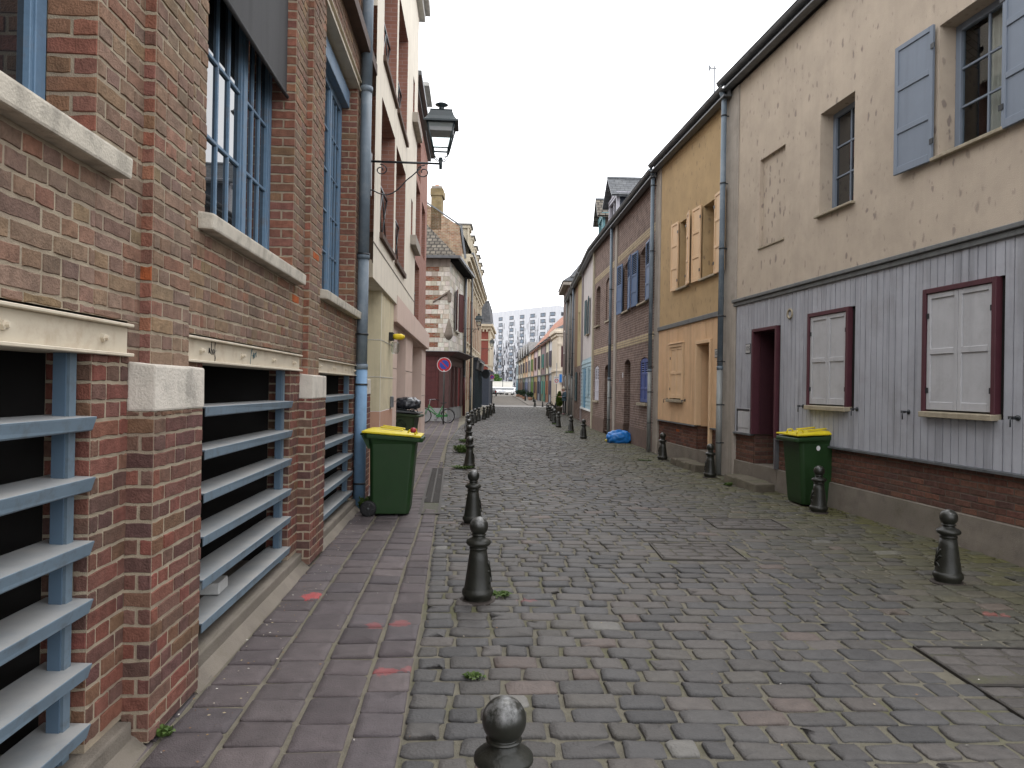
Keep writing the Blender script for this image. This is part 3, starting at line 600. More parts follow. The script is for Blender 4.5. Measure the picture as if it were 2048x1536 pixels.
for h in op[:4]:
    window(L2, h[0] + .01, h[1] - .01, h[2] + .05, h[3] - .01, -.38, M_white, cols=2, rows=1, fw=.07, mull=((h[0] + h[1]) / 2,))
    s = L2.mb(); s.box(h[0] - .04, h[1] + .04, -.4, .05, h[2] - .06, h[2] + .03, mat('brown_sill_brick', (.10, .065, .05), .9, .2, 8)); s.build('window_sill', L2.root, bevel=.006)
    rl = L2.mb(); k = 9
    for z in (h[2] + .15, h[2] + .95): rl.box(h[0] + .02, h[1] - .02, -.14, -.11, z, z + .035, M_iron)
    w_ = (h[1] - h[0] - .1) / 3
    for q in range(3):
        x = h[0] + .05 + q * w_; rl.tube([(x, -.125, h[2] + .17), (x + w_, -.125, h[2] + .95)], .012, M_iron, 6); rl.tube([(x + w_, -.125, h[2] + .17), (x, -.125, h[2] + .95)], .012, M_iron, 6)
    rl.build('railing', L2.root)
for h in op[4:]:
    window(L2, h[0] + .005, h[1] - .005, h[2], h[3], -.2, M_white, cols=1, rows=1, fw=.05)
    s = L2.mb(); s.box(h[0] - .1, h[1] + .9, -.1, .13, h[2] - .22, h[2] - .0, M_conc2); s.build('window_sill', L2.root, bevel=.006)
for h in rop:
    window(L2, h[0] + .01, h[1] - .01, h[2] + .04, h[3] - .01, -.5, M_white, cols=2, rows=1, fw=.07)
    rl = L2.mb(); rl.box(h[0], h[1], -.27, -.24, h[2] + .8, h[2] + .84, M_iron); rl.box(h[0], h[1], -.27, -.24, h[2] + .12, h[2] + .16, M_iron)
    for q in range(8): x = h[0] + (h[1] - h[0]) * (q + .5) / 8; rl.box(x - .01, x + .01, -.265, -.245, h[2] + .12, h[2] + .84, M_iron)
    rl.build('railing', L2.root)
for h in ((14.5, 16.4, .1, 2.72), (18.3, 21.8, .1, 2.8)):
    window(L2, h[0] + .01, h[1] - .01, h[2], h[3], -.5, M_white, cols=2, rows=1, fw=.08, th=.08, mull=((h[0] + h[1]) / 2,))
M_lgc = mat('pale_grey_stone', (.50, .49, .46), .85, .08, 4, streak=.2)
m = L2.mb(); m.box(15.4, 17.45, -.4, .14, 10.55, 10.72, M_lgc); m.box(15.3, 17.5, -.4, .26, 10.72, 10.95, M_lgc); m.box(10.05, 15.3, -.4, .16, 10.7, 10.9, M_lgc); m.build('cornice', L2.root, bevel=.01)
m = L2.mb(); m.box(17.32, 23.75, -.4, -.04, 9.1, 9.2, M_zincd); m.box(17.32, 23.75, -.4, .08, 9.2, 9.32, M_zincd); m.build('gutter', L2.root, bevel=.006)
m = L2.mb(); m.face([(17.3, -.02, 9.33), (23.7, -.02, 9.33), (23.7, -3.5, 12.4), (17.3, -3.5, 12.4)], M_slate); m.face([(17.3, -7.5, 9.36), (23.7, -7.5, 9.36), (23.7, -3.5, 12.4), (17.3, -3.5, 12.4)], M_slate)
m.face([(23.65, .0, 9.3), (23.65, -3.5, 12.35), (23.65, -7.5, 9.3)], M_redbrick); m.face([(10.05, .1, 10.97), (17.4, .1, 10.97), (17.4, -8, 10.97), (10.05, -8, 10.97)], M_zincd)
m.build('roof', L2.root, uv=True, recalc=False)
m = L2.mb(); du0, du1 = 20.7, 22.0
m.box(du0, du1, -1.6, -.12, 9.3, 10.3, M_white); m.box(du0 + .12, du1 - .12, -.13, -.112, 9.4, 10.15, M_glass)
m.box(du0 - .15, du1 + .15, -1.8, .06, 10.3, 10.4, M_lgc); m.box(du0 - .1, du1 + .1, -1.8, .02, 10.4, 10.44, M_zinc)
m.build('dormer', L2.root, bevel=.005)
m = L2.mb(); m.box(12.55, 12.8, -.05, .02, 2.42, 2.56, M_black); m.build('lamp_bracket', L2.root)
m = L2.mb(); ylw = mat('yellow_plastic', (.62, .46, .02), .4); m.loft([[(12.66 + .055 * math.cos(t * math.pi / 5), .02 + s, 2.49 + k * .055 * math.sin(t * math.pi / 5)) for t in range(10)] for s, k in ((0, .8), (.05, 1.0), (.14, 1.0), (.2, .5))], ylw, True); m.build('warning_lamp', L2.root)
m = L2.mb(); m.loft([[(12.7 + r * math.cos(t * math.pi / 5), .05 + r * math.sin(t * math.pi / 5), z) for t in range(10)] for r, z in ((.05, 2.4), (.075, 2.36), (.075, 2.24), (.05, 2.19))], M_clear, True); m.build('bulkhead_light', L2.root)
m = L2.mb(); m.box(12.9, 13.1, -.046, -.0, 1.22, 1.42, M_zinc); m.build('intercom', L2.root, bevel=.006)

# ================================================================== left: old corner house of stone and brick
A3 = math.radians(3.4)
L3 = Facade((-2.92, 32.3), A3, 1, 'corner_house', 'old corner house of white stone and red brick bands over a maroon boarded shop', 'house', 'buildings on the left side')
M_ws = mat('old_white_stone', (1, 1, 1), .92, .22, 9, bump=.5, bscale=40, attr=True, stain=(.34, .30, .25), stain_amt=.3, stain_scale=2)
PAL_ST = [(.62, .58, .51), (.66, .62, .55), (.56, .52, .45), (.62, .57, .48), (.48, .43, .36)]
PAL_RB = [(.30, .11, .07), (.22, .085, .055), (.28, .12, .075), (.30, .2, .14)]
m = L3.mb(); z = 3.16
SIDE = (0, -1, 0); XN = (-1, 0, 0)
m.face([(0, 0, 3.1), (0, -7, 3.1), (0, -7, 7.5), (0, 0, 7.5)], M_mortar)
row = 0
while z < 7.3:
    if row % 2 == 0:
        brick_face(m, (0, -.004, 0), XN, SIDE, 0, 7, z, min(z + .22, 7.45), PAL_ST, course=.22, L=.26, hd=.18, j=.014, det=1, proud=.010, mb=M_ws, mortar=False, zgrid=z); z += .22
    else:
        q = .44 + (.06 if row % 4 == 1 else -.03)
        brick_face(m, (0, -.004, 0), XN, SIDE, q, 7, z, z + .21, PAL_RB, course=.07, L=.18, j=.014, style='stretch', det=1, proud=.006, mortar=False, zgrid=z)
        brick_face(m, (0, -.004, 0), XN, SIDE, 0, q - .02, z, z + .21, PAL_ST, course=.21, L=.3, hd=.2, j=.012, det=1, proud=.010, mb=M_ws, mortar=False, zgrid=z); z += .21
    row += 1
m.face([(0, 0, 3.1), (5.4, 0, 3.1), (5.4, 0, 7.5), (0, 0, 7.5)], M_mortar)
brick_face(m, (0.004, 0, 0), U, N_, 0, 5.4, 3.14, 7.4, PAL_ST, course=.31, L=.55, hd=.4, j=.012, det=1, proud=.008, mb=M_ws, mortar=False)
m.box(0, 5.4, -7, -6.9, 0, 7.5, M_mortar); m.face([(5.4, 0, 0), (5.4, -7, 0), (5.4, -7, 7.5), (5.4, 0, 7.5)], M_mortar)
m.build('wall', L3.root, recalc=False)
M_maroon = mat('maroon_boards', (.085, .022, .022), .5, .2, 5, spec=.4, streak=.3); M_maroon2 = mat('maroon_brown_frame', (.085, .045, .042), .6, .2, 5); M_red = mat('bright_red_door', (.20, .02, .025), .5, .1, 5)
m = L3.mb(); m.box(.02, 5.4, -7, -.03, .55, 3.1, M_maroon)
for k in range(9): zz = .6 + k * .275; m.box(.0, .03, -7, -.45, zz, zz + .268, M_maroon)
m.build('shopfront', L3.root, bevel=.004)
m = L3.mb(); m.box(-.03, 5.4, -7, -.0, 0, .6, mat('pale_grey_plinth', (.27, .27, .27), .9, .15, 4, bump=.3, bscale=50, stain=(.14, .13, .12), stain_amt=.5)); m.build('plinth', L3.root, bevel=.01)
m = L3.mb()
for (u0, u1) in ((0, .5), (1.5, 1.75), (2.75, 3.0), (4.0, 5.4)): m.box(u0 - .02, u1, -.4, .06, .6, 2.55, M_maroon2)
m.box(-.02, 5.4, -.4, .05, 2.55, 3.0, M_maroon2); m.build('pilaster_frame', L3.root, bevel=.008)
m = L3.mb(); m.box(3.0, 4.0, -.1, .0, .6, 2.55, M_red); m.build('door', L3.root)
m = L3.mb(); m.hexa([(-.12, -7, 2.98), (5.5, -7, 2.98), (5.5, .16, 2.98), (-.12, .16, 2.98), (-.3, -7, 3.16), (5.5, -7, 3.16), (5.5, .5, 3.16), (-.3, .5, 3.16)], M_maroon2); m.box(-.33, 5.5, -7, .53, 3.16, 3.19, M_zinc); m.build('shop_cornice', L3.root)
for (u0, u1) in ((2.0, 3.0),):
    window(L3, u0, u1, 4.3, 6.2, .02, M_white, cols=2, rows=3, sill=(M_sill, .12, .08, .1))
    shutter(L3, u0 - .62, u0, 4.3, 6.2, .03, M_maroon, panels=2, tilt=-.22); shutter(L3, u1, u1 + .62, 4.3, 6.2, .03, M_maroon, panels=2, tilt=.25)
M_worn = mat('worn_brown_stone', (.19, .16, .13), .95, .25, 8, bump=.6, bscale=40)
m = L3.mb(); m.lathe([(.02, 3.70), (.10, 3.74), (.20, 3.90), (.19, 4.0), (.12, 4.3), (.06, 4.55), (.015, 4.68)], M_worn, c=(0, 0, 0), n=16); m.build('corbel', L3.root)
m = L3.mb(); m.hexa([(-.10, -.75, 5.38), (.02, -.75, 5.38), (.02, .02, 5.86), (-.14, .02, 5.86), (-.10, -.75, 5.46), (.02, -.75, 5.46), (.02, .04, 5.98), (-.14, .04, 5.98)], M_worn); m.hexa([(-.10, -.06, 5.42), (.06, -.06, 5.42), (.06, .08, 5.42), (-.10, .08, 5.42), (-.14, -.08, 5.86), (.08, -.08, 5.86), (.08, .10, 5.86), (-.14, .10, 5.86)], M_worn); m.build('stone_hood', L3.root, bevel=.02)
m = L3.mb(); e = .42; z0, z1 = 7.42, 11.2
m.face([(-e, e, z0), (5.4, e, z0), (5.4, -3.2, z1), (2.6, -3.2, z1)], M_tile); m.face([(-e, e, z0), (2.6, -3.2, z1), (-e, -7, z0)], M_tile)
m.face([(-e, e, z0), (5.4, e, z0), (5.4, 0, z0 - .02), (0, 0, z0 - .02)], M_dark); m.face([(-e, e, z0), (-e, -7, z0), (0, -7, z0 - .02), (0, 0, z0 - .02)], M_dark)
m.build('roof', L3.root, uv=True, recalc=False)
m = L3.mb()
for (x0, x1, y0, y1) in ((-e - .1, 5.4, e, e + .12), (-e - .12, -e, -7, e + .12)): m.box(x0, x1, y0, y1, z0 - .07, z0 + .05, M_zincd)
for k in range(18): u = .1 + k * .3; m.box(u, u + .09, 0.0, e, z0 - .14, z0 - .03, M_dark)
m.box(-.04, 0, -7, 0.02, 7.05, 7.42, M_conc2); m.build('gutter', L3.root)
drainpipe(L3, 4.9, .12, .05, 7.4, .06, [M_maroon, M_zinc], (2.1,), (1.2, 2.6, 4.2), swan=.35)
# blue street name plate on the side wall
sg = empty('street_sign', L3.world(-.045, -2.02, 3.95), -A3, 'small blue enamel street name plate on the banded brick and stone side wall', 'street sign')
b_ = MB(); b_.box(-.24, .24, -.012, 0, -.27, .27, mat('enamel_blue', (.02, .03, .16), .3, .05, 5)); b_.build('plate', sg, bevel=.005)
b_ = MB(); wb = mat('enamel_white', (.6, .6, .6), .3)
for (x0, x1, z0_, z1_) in ((-.22, .22, .235, .25), (-.22, .22, -.25, -.235), (-.22, -.205, -.25, .25), (.205, .22, -.25, .25)): b_.box(x0, x1, -.015, -.012, z0_, z1_, wb)
b_.box(-.05, .09, -.015, -.012, -.12, .04, wb); b_.build('border', sg)

# ================================================================== left: beige brick terrace with dormers
A4 = .003
L4 = Facade((-2.66, 37.2), A4, 1, 'terrace_house', 'long beige and red brick terrace with stone dormers and a tall chimney on the left', 'house', 'buildings on the left side')
M_bb = brick_mat('beige_brick', (.42, .30, .185), (.48, .355, .23), (.42, .36, .28), .22, .075, .01, .2, .3)
M_rb = brick_mat('red_panel_brick', (.33, .13, .08), (.29, .11, .075), (.38, .28, .22), .22, .075, .01, .2, .3)
M_gb = brick_mat('old_gable_brick', (.31, .165, .10), (.34, .25, .155), (.38, .32, .25), .23, .08, .013, .3, .4)
M_cstone = mat('cream_stone_trim', (.56, .49, .37), .9, .12, 6, bump=.2, bscale=60, streak=.2)
LEN4 = 19.0
m = L4.mb(); hs = []
u = .9
while u < LEN4 - 1.2:
    hs += [(u, u + .95, 1.1, 2.9) if u < 7 else (u, u + .95, 4.3, 6.6), (u, u + .95, 4.3, 6.6)]; u += 2.1
hs = sorted(set(hs)); holes_wall(m, 0, LEN4, 0, 8.2, 0, hs, M_bb, .22)
prof = [(0, 0), (0, 8.4), (-.25, 10.0), (-1.7, 10.95), (-4.2, 12.6), (-8, 10.2), (-8, 0)]
m.face([(0, o, z) for o, z in prof], M_gb); m.face([(LEN4, o, z) for o, z in prof], M_gb); m.face([(0, -8, 0), (LEN4, -8, 0), (LEN4, -8, 10.2), (0, -8, 10.2)], M_gb)
m.build('wall', L4.root, uv=True, recalc=False)
m = L4.mb()
for h in hs:
    for s in (-1, 1):
        x = h[0] - .28 if s < 0 else h[1] + .06; m.box(x, x + .22, -.02, .035, h[2] - .3, h[3] + .2, M_rb)
m.build('brick_strip', L4.root, uv=True)
m = L4.mb()
for k in range(10): x = k * 2.1 + .18; m.box(x - .16, x + .16, -.02, .09, 0, 8.0, M_cstone)
m.box(0, LEN4, -.02, .07, 3.6, 3.78, M_cstone); m.box(0, LEN4, -.02, .06, 4.05, 4.16, M_cstone); m.build('stone_pilaster', L4.root, bevel=.01)
m = L4.mb(); n = 18
for a, b, c, d in ((.12, .0, 7.75, 7.95), (.22, 0, 7.95, 8.15), (.36, 0, 8.15, 8.38), (.5, 0, 8.38, 8.55)): m.box(-.02, LEN4 + .1, -.1, a, c, d, M_cstone)
m.box(-.05, LEN4 + .15, .42, .56, 8.5, 8.64, M_zinc); m.build('cornice', L4.root, bevel=.012)
for h in hs: window(L4, h[0], h[1], h[2], h[3], -.16, M_white, cols=2, rows=3, fw=.06)
m = L4.mb(); m.face([(0, .45, 8.6), (LEN4, .45, 8.6), (LEN4, -.25, 10.0), (0, -.25, 10.0)], M_slate); m.face([(0, -.25, 10), (LEN4, -.25, 10), (LEN4, -4.2, 12.6), (0, -4.2, 12.6)], M_slate); m.face([(0, -8, 10.2), (LEN4, -8, 10.2), (LEN4, -4.2, 12.6), (0, -4.2, 12.6)], M_slate)
m.hexa([(-.06, .06, 8.3), (.12, .06, 8.3), (.12, .16, 8.34), (-.06, .16, 8.34), (-.06, -.2, 10.02), (.12, -.2, 10.02), (.12, -.1, 10.06), (-.06, -.1, 10.06)], M_zinc)
for (o0, z0_), (o1, z1_) in (((-.2, 10.02), (-1.7, 11.0)), ((-1.7, 11.0), (-4.2, 12.65))): m.hexa([(-.06, o0, z0_), (.12, o0, z0_), (.12, o0, z0_ + .07), (-.06, o0, z0_ + .07), (-.06, o1, z1_), (.12, o1, z1_), (.12, o1, z1_ + .07), (-.06, o1, z1_ + .07)], M_zinc)
m.build('roof', L4.root, uv=True, recalc=False)
for k in range(6):
    u = 1.2 + k * 3.0; m = L4.mb()
    m.box(u, u + 1.15, -1.6, .12, 8.6, 10.15, M_cstone); m.box(u + .25, u + .9, .11, .125, 8.8, 9.9, M_glass); m.box(u - .12, u + 1.27, -1.6, .26, 10.15, 10.32, M_cstone); m.box(u - .2, u + 1.35, -1.6, .36, 10.32, 10.4, M_zinc)
    m.box(u - .1, u + .12, .1, .2, 8.6, 10.15, M_cstone); m.box(u + 1.03, u + 1.25, .1, .2, 8.6, 10.15, M_cstone)
    m.build('dormer', L4.root, bevel=.012)
m = L4.mb(); M_chb = brick_mat('mossy_chimney_brick', (.23, .17, .075), (.21, .15, .08), (.20, .17, .11), .22, .075, .012, .25, .3)
m.box(.0, 1.0, -1.75, -1.2, 9.8, 12.0, M_chb); m.box(-.05, 1.05, -1.8, -1.12, 11.6, 11.95, M_chb); m.box(.0, 1.0, -1.75, -1.2, 11.95, 12.1, M_conc2); m.lathe([(.13, 12.1), (.11, 12.28)], M_salmon, c=(.5, -1.5, 0), n=10)
m.build('chimney', L4.root, uv=True)
m = L4.mb(); M_shop = mat('dark_slate_shopfront', (.03, .036, .045), .5, .15, 5); M_shop2 = mat('teal_black_shopfront', (.02, .035, .042), .5, .15, 5)
m.box(9.0, LEN4, -.1, .2, 0, 3.5, M_shop); m.box(9.4, 10.2, .19, .22, .2, 2.6, M_shop2)
for k in range(7): x = 9.2 + k * 1.5; m.box(x, x + .16, .18, .27, 0, 2.75, M_shop2)
for k in range(6): x = 9.5 + k * 1.5; m.box(x, x + 1.1, .19, .21, .9, 2.5, M_glass)
m.box(8.9, LEN4 + .05, -.1, .42, 3.3, 3.5, M_shop); m.hexa([(9, .2, 2.75), (LEN4, .2, 2.75), (LEN4, .3, 2.75), (9, .3, 2.75), (9, .2, 3.3), (LEN4, .2, 3.3), (LEN4, .36, 3.3), (9, .36, 3.3)], M_shop)
m.build('shopfront', L4.root, bevel=.008)
m = L4.mb(); m.hexa([(12, .3, 3.35), (16, .3, 3.35), (16, 1.0, 2.9), (12, 1.0, 2.9), (12, .3, 3.42), (16, .3, 3.42), (16, 1.02, 2.97), (12, 1.02, 2.97)], M_white); m.build('awning', L4.root)
drainpipe(L4, .35, .14, .05, 8.3, .06, [mat('rusty_pipe', (.14, .055, .03), .7, .25, 6), M_zincd], (2.1,), (1, 2.7, 4.5, 6.5), swan=.4)
drainpipe(L4, 4.6, .2, .05, 8.3, .06, [M_zincd, M_zincd], (2.1,), (1, 2.7, 4.5, 6.5), swan=.3)
# round dark shop sign on the terrace
rs = L4.mb(); rs.loft([[(16.4 + d, .62 + .3 * math.cos(t * math.pi / 12), 2.55 + .36 * math.sin(t * math.pi / 12)) for t in range(24)] for d in (0, .07)], M_iron); rs.box(16.42, 16.46, .25, .35, 2.6, 2.64, M_iron)
q = rs.build('shop_sign', None); q.location = L4.root.location; q.rotation_euler = L4.root.rotation_euler; tag(q, 'round black hanging shop sign beside the dark shopfront on the left', 'sign')

# ================================================================== left: red mansard house, then a plain row
L5 = Facade((-2.0, 61.0), .008, 1, 'mansard_house', 'red brick house with slate mansard, cream cornice and dark blue ground floor', 'house', 'buildings on the left side')
M_db = mat('blue_black_render', (.045, .055, .075), .6, .12, 4); M_rsm = mat('red_render_brick', (.27, .085, .065), .85, .1, 6, bump=.2, bscale=80)
m = L5.mb(); m.box(0, 9, -7, 0, 3.05, 6.9, M_rsm); m.build('wall', L5.root)
m = L5.mb(); m.box(-.02, 9, -7, .02, 0, 3.05, M_db); m.box(-.03, -.02, -1.6, -.75, .2, 2.4, M_shop2); m.build('ground_floor', L5.root)
m = L5.mb(); m.box(-.15, 9, -7, .15, 6.5, 6.75, M_cstone); m.box(-.3, 9, -7, .3, 6.75, 6.95, M_cstone)
for k in range(12): m.box(-.2, -.02, -.3 - k * .3, -.16 - k * .3, 6.3, 6.5, M_cstone)
for k in range(20): m.box(.1 + k * .45, .3 + k * .45, 0, .2, 6.3, 6.5, M_cstone)
m.box(-.06, 9, -7, .06, 5.55, 5.65, M_cstone); m.box(-.06, 9, -7, .06, 3.35, 3.5, M_cstone); m.box(-.03, 9, -.10, .06, 3.05, 6.4, M_cstone); m.build('cornice', L5.root, bevel=.008)
m = L5.mb(); n = 20
for k in range(n):
    a0, a1 = 2 * math.pi * k / n, 2 * math.pi * (k + 1) / n
    p = lambda a, r, w: (w, -1.5 + r * .5 * math.cos(a), 4.45 + r * .75 * math.sin(a))
    m.face([p(a0, 1, -.06), p(a1, 1, -.06), p(a1, .72, -.06), p(a0, .72, -.06)], M_cstone); m.face([p(a0, 1, -.06), p(a1, 1, -.06), p(a1, 1, 0), p(a0, 1, 0)], M_cstone); m.face([p(a0, .72, -.06), p(a1, .72, -.06), p(a1, .72, 0), p(a0, .72, 0)], M_cstone)
m.box(-.08, 0, -1.75, -1.25, 5.15, 5.35, M_cstone); m.build('oval_niche', L5.root, recalc=False)
m = L5.mb(); m.hexa([(-.1, -7, 6.95), (9, -7, 6.95), (9, .1, 6.95), (-.1, .1, 6.95), (.2, -6.6, 8.9), (9, -6.6, 8.9), (9, -.14, 8.9), (.2, -.14, 8.9)], M_slate)
m.build('roof', L5.root, uv=True)
m = L5.mb(); m.box(-.2, 9, -7, .2, 6.94, 7.12, M_zinc); m.box(.15, 9, -6.6, -.10, 8.9, 9.0, M_zinc); m.build('roof_flashing', L5.root)
L6 = Facade((-2.15, 71.0), -.030, 1, 'rendered_house', 'plain pale rendered house mostly hidden behind the red mansard house', 'house', 'buildings on the left side')
m = L6.mb(); hs = [(1 + k * 2.5, 2 + k * 2.5, z, z + 1.6) for k in range(24) for z in (1, 4)]
holes_wall(m, 0, 62, 0, 6.6, 0, hs, M_cream, .15); body_box(m, 0, 62, 0, 6.6, 7, M_cream); m.build('wall', L6.root, recalc=False)
for h in hs: window(L6, h[0], h[1], h[2], h[3], -.1, M_white, cols=2, rows=2)
gable_roof(L6, 0, 62, 6.6, 7, 2.5, M_slate, wall=M_cream)

# ================================================================== right: beige house with grey boarding
RT1 = -.122
N1 = (4.15, 13.6)
RA = (N1[0] - math.tan(RT1) * 9.6, 4.0)
def ang(p, q): return math.atan2(q[0] - p[0], q[1] - p[1])
def dist(p, q): return math.hypot(q[0] - p[0], q[1] - p[1])
R1 = Facade(RA, ang(RA, N1), -1, 'roughcast_house', 'beige roughcast house with grey boarded ground floor and maroon door, nearest on the right', 'house', 'terraced houses on the right side')
LR1 = dist(RA, N1)
M_rc = flecked('beige_roughcast', (.44, .37, .295), (.19, .155, .14), .75)
M_board = mat('grey_boarding', (.33, .335, .37), .65, .10, 2.5, bump=.15, bscale=90, spec=.25, attr=True, streak=.34, stain=(.17, .16, .15), stain_amt=.28, stain_scale=1.6)
M_mar = mat('maroon_paint', (.070, .021, .029), .5, .12, 6, spec=.35, streak=.2)
M_shg = mat('grey_white_shutter_paint', (.40, .40, .41), .55, .07, 4, spec=.3, streak=.15, stain=(.18, .17, .16), stain_amt=.2, stain_scale=5)
M_shb = mat('blue_grey_shutter_paint', (.17, .20, .245), .55, .06, 4, spec=.3, streak=.12)
M_brs = mat('worn_sill', (.30, .26, .19), .85, .2, 10, bump=.4, bscale=60, stain=(.14, .11, .07), stain_amt=.5, stain_scale=7)
PAL_PL = [(0.1196, 0.0585, 0.0442), (0.1365, 0.065, 0.0481), (0.104, 0.0533, 0.0416), (0.1495, 0.0754, 0.0546), (0.0936, 0.052, 0.0429)]
def plinth(F, u0, u1, skip=(), zc=.36, zb=.86, seed=0):
    m = F.mb(); segs = []; x = u0
    for a, b in sorted(skip): segs.append((x, a)); x = b
    segs.append((x, u1))
    for a, b in segs:
        if b - a < .02: continue
        brick_face(m, (-.0, 0, 0), (0, 1, 0), (-1, 0, 0), a, b, zc, zb, PAL_PL, course=.072, L=.225, style='stretch', det=2 if F is R1 else 1, proud=.006, mm=mat('dark_mortar', (.10, .076, .06), .95, .25, 12), zgrid=zc, seed=seed)
        m.face([(a, 0, zc), (b, 0, zc), (b, .035, zc - .01), (a, .035, zc - .01)], M_conc)
        m.hexa([(a, -.3, -.1), (b, -.3, -.1), (b, .06, -.1), (a, .06, -.1), (a, -.3, zc - .004), (b, -.3, zc - .004), (b, .034, zc - .012), (a, .034, zc - .012)], M_conc)
    return m.build('plinth', F.root, recalc=False)
plinth(R1, -.3, 9.3, [(7.72, 8.55)])
def boards(F, u0, u1, z0, z1, off, mt, holes, w=.118, gap=.012, jit=.002, name='boarding'):
    """vertical boards, each a separate strip of the sheet"""
    m = F.mb(); rnd = random.Random(5); x = u0; bc = (.335, .342, .372)
    while x < u1 - .01:
        e = min(x + w * rnd.uniform(.96, 1.04), u1); d = off + rnd.uniform(-jit, jit)
        zs = [(z0, z1)]
        for h in holes:
            if e > h[0] + .001 and x < h[1] - .001:
                ns = []
                for a, b in zs:
                    if h[2] > a: ns.append((a, min(b, h[2])))
                    if h[3] < b: ns.append((max(a, h[3]), b))
                zs = ns
        g = rnd.uniform(.92, 1.06); cc = tuple(q * g for q in bc)
        for a, b in zs: m.box(x, e - gap, off - .035, d, a, b, mt, cc)
        x = e
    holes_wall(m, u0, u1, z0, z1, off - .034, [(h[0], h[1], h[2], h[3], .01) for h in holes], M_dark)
    return m.build(name, F.root, recalc=False)
WA = (5.70, 6.74, 1.39, 2.81); WB = (3.18, 4.25, 1.39, 2.84); WB2 = (.6, 1.65, 1.39, 2.84); DR = (7.68, 8.57, .36, 2.72)
M_mar_shade = mat('shaded_maroon_lining', (.05, .016, .022), .55, .15, 6)  # frame maroon darkened, doorway shade put into the colour
boards(R1, -.3, 9.28, .88, 3.20, .045, M_board, [WA, WB, WB2, DR])
m = R1.mb(); m.hexa([(-.3, -.02, .855), (7.66, -.02, .855), (7.66, .075, .845), (-.3, .075, .845), (-.3, -.02, .885), (7.66, -.02, .885), (7.66, .078, .872), (-.3, .078, .872)], M_zinc); m.hexa([(8.58, -.02, .855), (9.3, -.02, .855), (9.3, .075, .845), (8.58, .075, .845), (8.58, -.02, .885), (9.3, -.02, .885), (9.3, .078, .872), (8.58, .078, .872)], M_zinc); m.build('drip_strip', R1.root)
m = R1.mb(); M_belt = mat('grey_painted_belt', (.125, .13, .13), .6, .18, 5, streak=.25)
m.box(-.3, 9.36, -.02, .075, 3.20, 3.27, M_belt); m.box(-.3, 9.38, -.02, .105, 3.27, 3.325, M_belt); m.build('belt_course', R1.root, bevel=.008)
m = R1.mb()
UPH = [(7.58, 8.45, 4.13, 5.66, .06), (5.70, 6.55, 4.24, 5.75, .26), (3.17, 4.10, 4.33, 5.83, .26), (.4, 1.3, 4.33, 5.83, .26)]
holes_wall(m, -.3, 9.36, 3.3, 7.57, .03, UPH, M_rc, .25)
m.face([(7.58, -.03, 4.13), (8.45, -.03, 4.13), (8.45, -.03, 5.66), (7.58, -.03, 5.66)], M_rc)
body_box(m, -.3, LR1, 0, 7.5, 6, M_rc); m.build('wall', R1.root, recalc=False)
m = R1.mb(); m.box(9.30, LR1 + .22, -.3, .06, 0, 7.35, M_conc2); m.build('corner_pier', R1.root, bevel=.01)
m = R1.mb(); m.box(7.57, 8.46, -.06, .055, 4.10, 4.13, M_brs); m.build('window_sill', R1.root, bevel=.004)
window(R1, 5.70, 6.55, 4.26, 5.75, -.17, M_shb, cols=2, rows=3, fw=.07, pane=M_glass, sill=(M_brs, .10, .04, .04))
window(R1, 3.17, 4.10, 4.35, 5.83, -.17, M_shb, cols=2, rows=3, fw=.08, pane=M_clear, curtain=[(3.25, 3.5), (3.55, 3.75)], sill=(M_brs, .10, .045, .05))
shutter(R1, 4.13, 4.74, 4.30, 5.86, .06, M_shb, panels=3, hinge='lo', tilt=.06)
shutter(R1, 2.5, 3.14, 4.30, 5.86, .06, M_shb, panels=3, hinge='hi', tilt=-.05)
for W_ in (WA, WB, WB2):
    fr = R1.mb(); a, b, c, d = W_; w = .058
    fr.box(a, a + w, -.06, .085, c, d, M_mar); fr.box(b - w, b, -.06, .085, c, d, M_mar); fr.box(a + w, b - w, -.06, .085, d - w, d, M_mar)
    f = fr.build('window_frame', R1.root, bevel=.005)
    mid = (a + b) / 2
    shutter(R1, a + w + .004, mid - .003, c + .07, d - w - .004, .03, M_shg, panels=2, parent=f, hinge='lo'); shutter(R1, mid + .003, b - w - .004, c + .07, d - w - .004, .03, M_shg, panels=2, parent=f, hinge='hi')
    s = R1.mb(); s.hexa([(a - .01, -.05, c - .005), (b - w * .3, -.05, c - .005), (b - w * .3, .13, c - .015), (a - .01, .13, c - .015), (a - .01, -.05, c + .06), (b - w * .3, -.05, c + .06), (b - w * .3, .13, c + .045), (a - .01, .13, c + .045)], M_brs); s.build('sill', f, bevel=.005)
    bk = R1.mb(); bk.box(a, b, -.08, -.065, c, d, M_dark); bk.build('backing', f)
hk = []
for u in (6.88, 5.52, 4.5, 2.93, 2.0):
    h = R1.mb(); h.tube([(u, .04, 1.42), (u, .13, 1.42)], .008, M_iron, 6); h.box(u - .035, u + .035, .11, .125, 1.405, 1.435, M_iron); h.tube([(u, .13, 1.42), (u, .13, 1.33)], .007, M_iron, 6); h.lathe([(.03, .045), (.03, .055)], M_iron, c=(u, 0, 1.42), n=10, axis=1); h.build('shutter_catch', R1.root)
m = R1.mb(); a, b, c, d = DR; w = .055
m.box(a, a + w, -.06, .085, .88, d, M_mar); m.box(b - w, b, -.06, .085, .88, d, M_mar); m.box(a + w, b - w, -.06, .085, d - w, d, M_mar); m.box(a, a + .05, -.9, .075, .36, .88, M_zinc)
